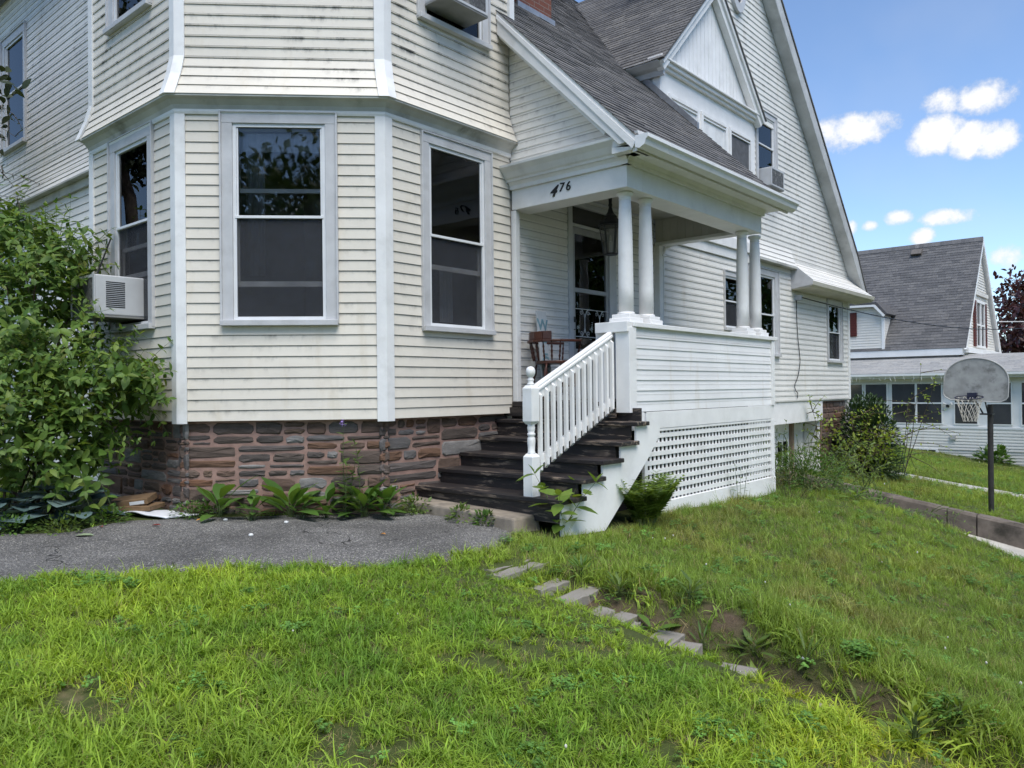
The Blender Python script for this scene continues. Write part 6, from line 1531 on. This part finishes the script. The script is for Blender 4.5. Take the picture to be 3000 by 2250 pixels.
for i, (x, y, lab) in enumerate(((-7.22, 2.52, 'yellowish ground cover at the asphalt edge below the hostas'), (-7.42, 2.20, 'green ground cover at the lower left asphalt edge'), (-7.25, 2.88, 'dark ground cover between hosta and white board'), (-6.95, 3.55, 'fine green weeds at the stone bay corner'))):
    leafy_mound('ground_cover', lab, 'plant', x, y, .24, .13, 300, .042, ML_MID if i != 0 else ML_WEED, 80+i, nobj=30)
# purple flowered stalk
pf = thing('flowering_phlox', 'tall leafy stalk topped by a purple flower against the stones', 'plant', (-5.98, 4.52, tz(-5.98, 4.52)))
L, paths = [], []
for (dx, dy, ln, sz) in ((0, 0, .88, .15), (.12, .08, .70, .12), (-.05, .06, .60, .13), (.05, -.05, .5, .13)):
    l, p = shoot((-5.98+dx, 4.52+dy, tz(-5.98, 4.52)), (.02, -.02, 1), ln, 10, sz, r, droop=0, spread=1.1, taper=.75); L += l; paths.append(p)
leaf_objects(L, 'lance', ML_WEED, pf, wide=1.6); stems_obj(paths, .006, M_STEM, pf)
mp = simple('purple_petal', (.30, .20, .50), .6, .2, 30); tip = np.array(paths[0][-1]); fl = MB()
for k in range(26):
    d = rvec(r); c = tip+np.array([0, 0, .02])+d*.028; fl.quad(c+.012*rvec(r), c+.012*rvec(r), c+.012*rvec(r), c+.012*rvec(r))
obj('flower', fl, mp, pf)
# fern by the lattice
fz = tz(-4.05, 6.62); fn = thing('fern_clump', 'bright green feathery fern clump before the lattice corner', 'fern', (-4.02, 6.62, fz)); L, paths = [], []
for k in range(60):
    a = r.uniform(0, 6.28); ln = r.uniform(.34, .58); b = np.array([-4.02+.07*math.cos(a), 6.62+.10*math.sin(a), fz]); d = unit([.42*math.cos(a)*r.uniform(.2, 1), .42*math.sin(a)*r.uniform(.2, 1), 1.0]); p = b.copy(); pts = [tuple(p)]; N = 16
    for i in range(N):
        d = unit(d+np.array([math.cos(a), math.sin(a), -.5])*.045*(i/N+.3)); p = p+d*ln/N; pts.append(tuple(p)); side = unit(np.cross(d, [0, 0, 1])+1e-4)
        if i > 1:
            for s in (-1, 1): L.append((p, unit(side*s+d*.5+np.array([0, 0, .1])), unit([0, 0, 1]+.4*rvec(r)), .11*math.sin(min(1, (i+2)/N*1.0)*2.7)+.018))
    paths.append(pts)
L.sort(key=lambda l: np.linalg.norm(l[0]-CAM)); leaf_objects(L[:200], 'lance', ML_FERN, fn, 'pinna', wide=1.3)
obj('fronds', leaves_mesh('fronds', 'lance', L[200:], ML_FERN, 1.3), None, fn, kind='stuff'); stems_joined(paths, .003, M_STEM, fn)
# sapling with compound leaves at the stair foot
vz = tz(-4.12, 5.42); vn2 = thing('elder_sapling', 'light green sapling with toothed leaves at the stair foot', 'plant', (-4.14, 5.42, vz)); L, paths = [], []
for k in range(5):
    a = .5+k*1.2; l, p = shoot((-4.14, 5.42, vz), (.35*math.cos(a), .35*math.sin(a), 1), r.uniform(.35, .6), 4, .19, r, droop=.7, taper=.2); L += l; paths.append(p)
leaf_objects(L, 'ovate', ML_YEL if False else ML_FERN, vn2, wide=1.1); stems_obj(paths, .005, M_STEM, vn2)
# broad dock leaves and seedlings in the trench of the steps
rosette('dock_weed', 'broad dock leaves in the bare earth of the steps', 'weed', -2.58, 4.30, 5, .22, 'strap', ML_MID, .9, .04, 90, 'weeds in the sunken steps', .04)
rosette('dock_weed', 'leafy weed on the bank above the sunken steps', 'weed', -2.02, 4.55, 16, .11, 'lance', ML_WEED, 1.0, .04, 91, 'weeds in the sunken steps', .05, 1.4)
rosette('dock_weed', 'toothed leafy weed low in the sunken steps', 'weed', -1.22, 4.42, 12, .10, 'ovate', ML_FERN, 1.0, .06, 92, 'weeds in the sunken steps', .10, 1.2)
rosette('dock_weed', 'upright willowy weed at the bottom edge of the trench', 'weed', -.98, 3.95, 22, .095, 'lance', ML_YEL, 1.4, .03, 93, 'weeds in the sunken steps', .14, 1.2)
rosette('dock_weed', 'pointed leaf weed on the dirt bank right of the timbers', 'weed', -2.48, 4.62, 18, .10, 'lance', ML_WEED, 1.3, .04, 94, 'weeds in the sunken steps', .10, 1.2)
rosette('dock_weed', 'small leafy weed nearest the lower picture edge', 'weed', -.72, 4.35, 18, .09, 'lance', ML_FERN, 1.2, .04, 95, 'weeds in the sunken steps', .10, 1.2)

rw_ = random.Random(77)
spots = [(-2.95, 4.50), (-2.30, 4.42), (-1.95, 4.38), (-1.72, 4.60), (-1.55, 4.25), (-1.42, 4.55), (-1.05, 4.62), (-.85, 4.15), (-.95, 4.70), (-1.68, 4.12), (-3.3, 4.55), (-.55, 4.6)]
wl_ = ['grassy weed tuft beside the third garden step', 'grassy weed tuft right of the wide pale timbers', 'spiky dark grass tuft on the dirt below the timbers', 'weed tuft on the bank edge above the lowest timber', 'low weed tuft below the lowest timber', 'weed tuft halfway down the sunken trench', 'bushy weed tuft low on the far trench bank', 'bushy weed tuft near the bottom right lawn edge', 'weed tuft on the crest of the lower bank', 'weed tuft at the near rim of the trench', 'weed tuft behind the second garden step', 'weed tuft lowest down the trench']
for i, (x, y) in enumerate(spots):
    rosette('weed_tuft', wl_[i], 'weed', x, y, rw_.randint(18, 30), rw_.uniform(.09, .15), 'lance', (ML_WEED, ML_MID, ML_FERN)[i % 3], 1.5, .05, 300+i, 'weed tufts in the sunken steps', .06, .45 if i % 2 else .9)
# ------------------------------------------------------------------ weeds and shrubs past the porch
def wild(name, label, cat, x, y, n, ln, size, mat, seed, lean=(.3, 0), spread=.5, pairs=9, kind='lance', rad=.25, droop=.5, nobj=60, wide=1.2, stem=.006, sub=0):
    rr_ = random.Random(seed); z = tz(x, y); t = thing(name, label, cat, (x, y, z)); L, pth = [], []
    for k in range(n):
        a = rr_.uniform(0, 6.28); b = np.array([x+math.cos(a)*rad*rr_.random(), y+math.sin(a)*rad*rr_.random(), z])
        d = unit([lean[0]+spread*math.cos(a), lean[1]+spread*math.sin(a), 1]); l, p = shoot(b, d, ln*rr_.uniform(.55, 1.1), pairs, size, rr_, droop=droop, opp=False, taper=.5); L += l[2:]; pth.append(p)
        for q in p[3:-1:2] if sub else []:
            for _ in range(sub): l, p2 = shoot(q, unit(d*.4+rvec(rr_)), ln*.28, 6, size*.8, rr_, droop=droop, opp=False); L += l; pth.append(p2)
    L.sort(key=lambda l: np.linalg.norm(l[0]-CAM)); 
    leaf_objects(L[:nobj], kind, mat, t, wide=wide)
    if L[nobj:]: obj('foliage', leaves_mesh('foliage', kind, L[nobj:], mat, wide), None, t, kind='stuff')
    stems_joined(pth, stem, M_STEM if cat == 'weed' else M_TWIG, t); return t
wild('willow_weed', 'airy willow leaved weed right of the lattice corner', 'weed', -4.45, 11.1, 10, 1.0, .10, ML_WEED, 101, (0, .05), .35, 9, droop=.35, sub=2)
wild('willow_weed', 'tall arching weed before the basement door', 'weed', -4.45, 12.0, 12, 1.2, .10, ML_WEED, 102, (.05, .1), .45, 10, droop=.5, sub=2)
wild('willow_weed', 'yellowish feathery weed before the stone pier', 'weed', -4.25, 12.9, 13, 1.15, .09, ML_FERN, 103, (.05, .0), .4, 12, droop=.4, sub=2)
wild('willow_weed', 'arching weed trailing over the retaining wall', 'weed', -3.95, 12.8, 10, 1.4, .09, ML_WEED, 104, (.7, .2), .5, 11, droop=1.2, sub=1)
leafy_mound('weed_mound', 'dense dark green weeds at the lawn edge past the porch', 'weed', -4.2, 11.3, .65, .55, 1500, .06, ML_MID, 105, 'lance', nobj=80, wide=1.6)
leafy_mound('weed_mound', 'low dark green weeds above the driveway edge', 'weed', -3.8, 12.1, .75, .55, 1500, .06, ML_MID, 106, 'lance', nobj=80, wide=1.6)
leafy_mound('evergreen_shrub', 'dark evergreen yew shrub beside the stone pier', 'shrub', -5.2, 17.5, .72, 1.75, 11000, .10, ML_YEW, 107, 'lance', nobj=0, wide=1.3)
wild('yellow_shrub', 'bright yellow green shrub before the dark yew', 'shrub', -5.35, 16.4, 9, 1.5, .12, ML_YEL, 108, (.12, -.05), .25, 10, 'ovate', .45, .6, 120, 1.1, .01, 4)
wild('sapling', 'thin leafy sapling twig against the glazed porch', 'sapling', -5.05, 19.2, 4, 2.9, .10, ML_YEL, 109, (.12, 0), .12, 14, 'ovate', .15, .5, 60, 1.0, .01, 1)
wild('dry_grass', 'dry straw coloured grass clump at the porch corner', 'grass', -4.02, 10.35, 40, .42, .12, ML_DRY, 110, (.1, .1), .5, 4, 'lance', .25, .6, 60, .25, .002)
wild('lattice_weed', 'upright green weed against the lattice', 'weed', -4.16, 9.0, 3, .55, .10, ML_WEED, 111, (0, 0), .12, 9, 'lance', .06, .1, 40, 1.3, .004)
leafy_mound('garden_plant', 'leafy plant against the neighbouring siding behind the pole', 'plant', -4.85, 29.4, .55, .6, 260, .20, ML_MID, 112, 'ovate', nobj=40)
hosta_w = rosette('hosta', 'white edged hosta at the lawn crest under the weeds', 'plant', -3.45, 11.1, 12, .22, 'strap', ML_FERN, .6, .10, 113, None, .08)

# ------------------------------------------------------------------ trees
tree('maroon_maple', 'maroon leaved maple beyond the neighbouring gable', -4.9, 48.3, 3, (-4.9, 48.3, 3.2, 4.0, 3.6), 9000, .30, ML_PURP, 31, .3, clump=.55)
for i, (x, y, h, rad, lab) in enumerate(((11, -8, 6, 4.0, 'street tree behind the viewer to the right'), (6.5, -13, 6.5, 4.5, 'street tree behind the viewer'), (15, -3, 6, 4.2, 'street tree far to the right of the viewer'), (11, 20, 6, 4.5, 'street tree right of the driveway'), (15, 12, 6, 4.5, 'street tree opposite the porch'), (5.5, 25, 6.5, 4.6, 'street tree past the basketball hoop'), (5.0, 37, 7, 5.0, 'street tree beyond the neighbouring garden'))):
    tree('street_tree', lab, x, y, h*.6, (x, y, h-.5, rad, rad*1.15), 7000, .36, ML_TREE, 200+i, .28, 'trees across the street', zbase=-1.5)

# ------------------------------------------------------------------ grass
def tuft(seed, n, lmin, lmax, wmin, wmax, lean, rad, segs=3):
    rr_ = random.Random(seed); v, f = [], []
    for _ in range(n):
        a = rr_.uniform(0, 6.283); l = rr_.uniform(lmin, lmax); w = rr_.uniform(wmin, wmax)/2; b = np.array([rr_.uniform(-rad, rad), rr_.uniform(-rad, rad), -.012])
        dirh = np.array([math.cos(a), math.sin(a), 0]); ln = lean*rr_.uniform(.3, 1.3); side = np.array([-math.sin(a+rr_.uniform(-.5, .5)), math.cos(a), 0])
        base = len(v)
        for i in range(segs+1):
            t = i/segs; th = ln*t*1.1; p = b+dirh*l*(t*math.sin(th)*.9)+np.array([0, 0, l*t*math.cos(th*.85)])
            ww = w*(1-t**1.6)
            if i < segs: v += [tuple(p-side*ww), tuple(p+side*ww)]
            else: v += [tuple(p)]
        for i in range(segs-1): f.append((base+2*i, base+2*i+1, base+2*i+3, base+2*i+2))
        f.append((base+2*segs-2, base+2*segs-1, base+2*segs))
    return v, f
M_GRASS = leaf_mat('grass_blade', None, .38, .55, inst=True, spec=.25)
M_CLOVW = simple('clover_white', (.62, .60, .56), .8)
gcol = bpy.data.collections.new('grass_sources')
def src(name, vf, mat):
    me = bpy.data.meshes.new(name); me.from_pydata(vf[0], [], vf[1]); me.materials.append(mat); me.polygons.foreach_set('use_smooth', [True]*len(me.polygons)); o = bpy.data.objects.new(name, me); gcol.objects.link(o); return o
# 0-3 broad crab grass, 4-7 fine upright, 8-9 clover, 10 tall seed grass, 11 clover flower, 12-13 dry
for i in range(4): src('g%02d' % i, tuft(300+i, 8, .055, .135, .006, .0115, 1.2, .026), M_GRASS)
for i in range(4, 8): src('g%02d' % i, tuft(300+i, 13, .045, .105, .0024, .0045, .85, .024), M_GRASS)
for i in range(8, 10):
    rr_ = random.Random(i); v, f = [], []
    for _ in range(7):
        c = np.array([rr_.uniform(-.03, .03), rr_.uniform(-.03, .03), rr_.uniform(.03, .06)])
        for k in range(3):
            a = 2.094*k+rr_.random(); d = np.array([math.cos(a), math.sin(a), .1]); s = np.array([-d[1], d[0], 0])*.0075; b = len(v); v += [tuple(c), tuple(c+d*.009+s), tuple(c+d*.016), tuple(c+d*.009-s)]; f.append((b, b+1, b+2, b+3))
    src('g%02d' % i, (v, f), M_GRASS)
src('g10', tuft(310, 5, .14, .26, .0025, .004, .55, .015, 4), M_GRASS)
me_ = MB().lathe([(.002, .05), (.0055, .055), (.0065, .061), (.004, .067), (.001, .069)], (0, 0, 0), 6); o = src('g11', (me_.v, me_.f), M_CLOVW)
for i in (12, 13): src('g%02d' % i, tuft(300+i, 8, .04, .10, .0015, .0028, 1.5, .03), M_GRASS)
NSRC = 14
HOUSE_FP = [[(-7.2, 3.45), (-5.85, 4.8), (-5.85, 5.1), (-4.0, 5.1), (-4.0, 6.7), (-4.24, 6.7), (-4.24, 10.4), (-5.8, 10.4), (-5.8, 18.6), (-25, 18.6), (-25, 3.5)], ASPH,
            [(-5.9, 12.4), (10, 12.4), (10, 14.75), (-5.9, 14.75)], [(-12, 19.1), (4, 19.1), (4, 20.1), (-12, 20.1)], [(-13, 29.8), (-2, 29.8), (-2, 40), (-13, 40)], [(-9, 1.5), (-7.3, 2.0), (-7.0, 3.2), (-7.1, 3.6), (-9.5, 3.6)]]
TIMB = [(-3.82, 3.96, -3.56, 4.47), (-3.20, 3.86, -3.08, 4.44), (-2.82, 3.85, -2.62, 4.3), (-2.50, 3.76, -2.20, 4.28), (-2.0, 3.78, -1.80, 4.25)]
cd = np.array([-.6547, .756]); cr = np.array([.756, .6547])
def scatter():
    P = []
    rg = np.random.default_rng(5)
    def batch(x0, x1, y0, y1, dens):
        n = int((x1-x0)*(y1-y0)*dens); return rg.uniform(x0, x1, n), rg.uniform(y0, y1, n)
    xs, ys, base = [], [], []
    for (x0, x1, y0, y1, dn) in ((-6.6, 2.6, -.6, 15.2, 1300), (-9, 4, 14.7, 30, 170), (-9, 6, 30, 44, 25), (-11, -6.6, -4, 3, 250)):
        x, y = batch(x0, x1, y0, y1, dn); xs.append(x); ys.append(y); base.append(np.full(len(x), dn))
    x, y, bd = np.concatenate(xs), np.concatenate(ys), np.concatenate(base)
    dep = x*cd[0]+y*cd[1]; lat = x*cr[0]+y*cr[1]
    keep = (dep > 1.7) & (np.abs(lat) < dep*.70+.6)
    x, y, bd, dep = x[keep], y[keep], bd[keep], dep[keep]
    # thin out with distance inside the fine batch
    want = np.where(bd == 1300, np.clip(1300*(4.0/np.maximum(dep, 4.0))**1.25, 300, 1300), bd)
    keep = rg.random(len(x)) < want/bd; x, y, dep = x[keep], y[keep], dep[keep]
    for poly in HOUSE_FP:
        k = ~in_poly(x, y, poly); x, y, dep = x[k], y[k], dep[k]
    d = dirt_fn(x, y); k = rg.random(len(x)) > d*.93; x, y, dep = x[k], y[k], dep[k]
    for (a, b, c, e) in TIMB:
        k = ~((x > a) & (x < c) & (y > b) & (y < e)) | (rg.random(len(x)) < .22); x, y, dep = x[k], y[k], dep[k]
    return x, y, dep, rg
gxp, gyp, gdep, rg = scatter()
n1 = _vn(gxp*.9, gyp*.9, 11); n2 = _vn(gxp*3.1, gyp*3.1, 12); n3 = _vn(gxp*.45+9, gyp*.45, 13); n4 = _vn(gxp*7, gyp*7, 14)
near = sstep(4.75, 3.9, gyp-.1*(gxp+3))*1.0               # the broad grass of the near lawn
thin = (n2*.6+n4*.4 > .66-.05*sstep(3.6, 2.4, gdep)) & (gdep < 4.2) & (near > .5)   # worn thin patches close by
k = ~thin | (rg.random(len(gxp)) < .38)
gxp, gyp, gdep, n1, n2, n3, n4, near, thin = [a[k] for a in (gxp, gyp, gdep, n1, n2, n3, n4, near, thin)]
N = len(gxp); u = rg.random(N)
idx = np.where(u < near*.72+.06, rg.integers(0, 4, N), rg.integers(4, 8, N))
cl = (n4 > .74) & (rg.random(N) < .4); idx = np.where(cl, rg.integers(8, 10, N), idx)
idx = np.where(rg.random(N) < .02, 10, idx)
idx = np.where((rg.random(N) < .13) | (thin & (rg.random(N) < .45)), rg.integers(12, 14, N), idx)
flw = (rg.random(N) < .0012) & (n3 > .42); idx = np.where(flw, 11, idx)
A_ = np.array([.26, .325, .030]); B_ = np.array([.09, .165, .022]); C_ = np.array([.105, .135, .045]); D_ = np.array([.20, .25, .045]); E_ = np.array([.15, .125, .055])
mix = lambda a, b, t: a[None, :]*(1-t[:, None])+b[None, :]*t[:, None]
blue = np.clip((n3-.56)*4, 0, 1)*np.clip(n2*1.6-.3, 0, 1)
tn = np.clip(n1*.75+n2*.45+n4*.35-.32+.25*(rg.random(N)-.5), 0, 1); tint = mix(B_, A_, tn)
tf = np.clip(n1*.8+n2*.4-.1, 0, 1); fine = mix(np.array([.10, .165, .030]), np.array([.20, .26, .045]), tf)
brown = np.clip((n3*.6+n2*.5-.68)*2.6, 0, .5); fine = fine*(1-brown[:, None])+E_[None]*brown[:, None]
tint = tint*(1-.65*blue[:, None])+np.array([.055, .125, .035])[None]*.65*blue[:, None]
tint = tint*near[:, None]+fine*(1-near[:, None])
tint = np.where((idx >= 8)[:, None] & (idx <= 9)[:, None], np.array([.075, .15, .032])[None]*(.8+.6*rg.random(N))[:, None], tint)
tint = np.where((idx >= 12)[:, None], np.array([.27, .205, .105])[None]*(.7+.5*rg.random(N))[:, None], tint)
tint = tint*(.68+.6*rg.random(N))[:, None]
scl = np.where(near > .5, rg.uniform(.6, 1.2, N)*(.70+.55*n1), rg.uniform(.7, 1.3, N)*(.7+.6*n2))
scl = np.where(gdep > 14, scl*1.6, scl); scl = np.where(thin, scl*.8, scl)
# longer, wilder tufts along the edges of the trench, the porch foot and the asphalt edge
edge = np.exp(-((gyp-4.75)/.18)**2)*(gxp > -3.3)-np.exp(-((gyp-3.75)/.20)**2)*(gxp > -3.9)*(gxp < -1.4)*.9+np.exp(-((gxp+4.12)/.14)**2)*(gyp > 6.6)*(gyp < 10.3)*.9
scl = scl*(1+.55*edge)
gz = terr(gxp, gyp)
me = bpy.data.meshes.new('lawn_grass'); me.vertices.add(N); me.vertices.foreach_set('co', np.stack([gxp, gyp, gz], 1).astype(np.float32).ravel())
def att(nm, typ, data, key='value'): a = me.attributes.new(nm, typ, 'POINT'); a.data.foreach_set(key, np.ascontiguousarray(data).ravel())
tint = np.clip(tint*np.where(near > .5, 1.85, 1.7)[:, None], 0, .55)
att('tint', 'FLOAT_COLOR', np.concatenate([tint, np.ones((N, 1))], 1).astype(np.float32), 'color')
att('gscale', 'FLOAT', scl.astype(np.float32)); att('gidx', 'INT', idx.astype(np.int32))
# blades lean with the fall of the ground
gxn = (terr(gxp+.1, gyp)-gz)/.1; gyn = (terr(gxp, gyp+.1)-gz)/.1
rot = np.stack([np.arctan(gyn)*.6+rg.normal(0, .16, N), -np.arctan(gxn)*.6+rg.normal(0, .16, N), rg.uniform(0, 6.283, N)], 1)
att('grot', 'FLOAT_VECTOR', rot.astype(np.float32), 'vector')
go = tag(obj('lawn_grass', me), 'short green lawn grass with clover on the slopes', 'grass', kind='stuff')
ng = bpy.data.node_groups.new('grass_scatter', 'GeometryNodeTree'); ng.interface.new_socket('Geometry', in_out='INPUT', socket_type='NodeSocketGeometry'); ng.interface.new_socket('Geometry', in_out='OUTPUT', socket_type='NodeSocketGeometry')
gi = ng.nodes.new('NodeGroupInput'); gout = ng.nodes.new('NodeGroupOutput'); iop = ng.nodes.new('GeometryNodeInstanceOnPoints'); ci = ng.nodes.new('GeometryNodeCollectionInfo'); ci.inputs['Collection'].default_value = gcol; ci.inputs['Separate Children'].default_value = True; ci.inputs['Reset Children'].default_value = True
def na_(nm, typ): n = ng.nodes.new('GeometryNodeInputNamedAttribute'); n.data_type = typ; n.inputs['Name'].default_value = nm; return n.outputs['Attribute']
e2r = ng.nodes.new('FunctionNodeEulerToRotation')
lk = ng.links.new
lk(gi.outputs[0], iop.inputs['Points']); lk(ci.outputs[0], iop.inputs['Instance']); iop.inputs['Pick Instance'].default_value = True
lk(na_('gidx', 'INT'), iop.inputs['Instance Index']); lk(na_('grot', 'FLOAT_VECTOR'), e2r.inputs[0]); lk(e2r.outputs[0], iop.inputs['Rotation']); lk(na_('gscale', 'FLOAT'), iop.inputs['Scale']); lk(iop.outputs[0], gout.inputs[0])
md = go.modifiers.new('scatter', 'NODES'); md.node_group = ng
print('GRASS', N)
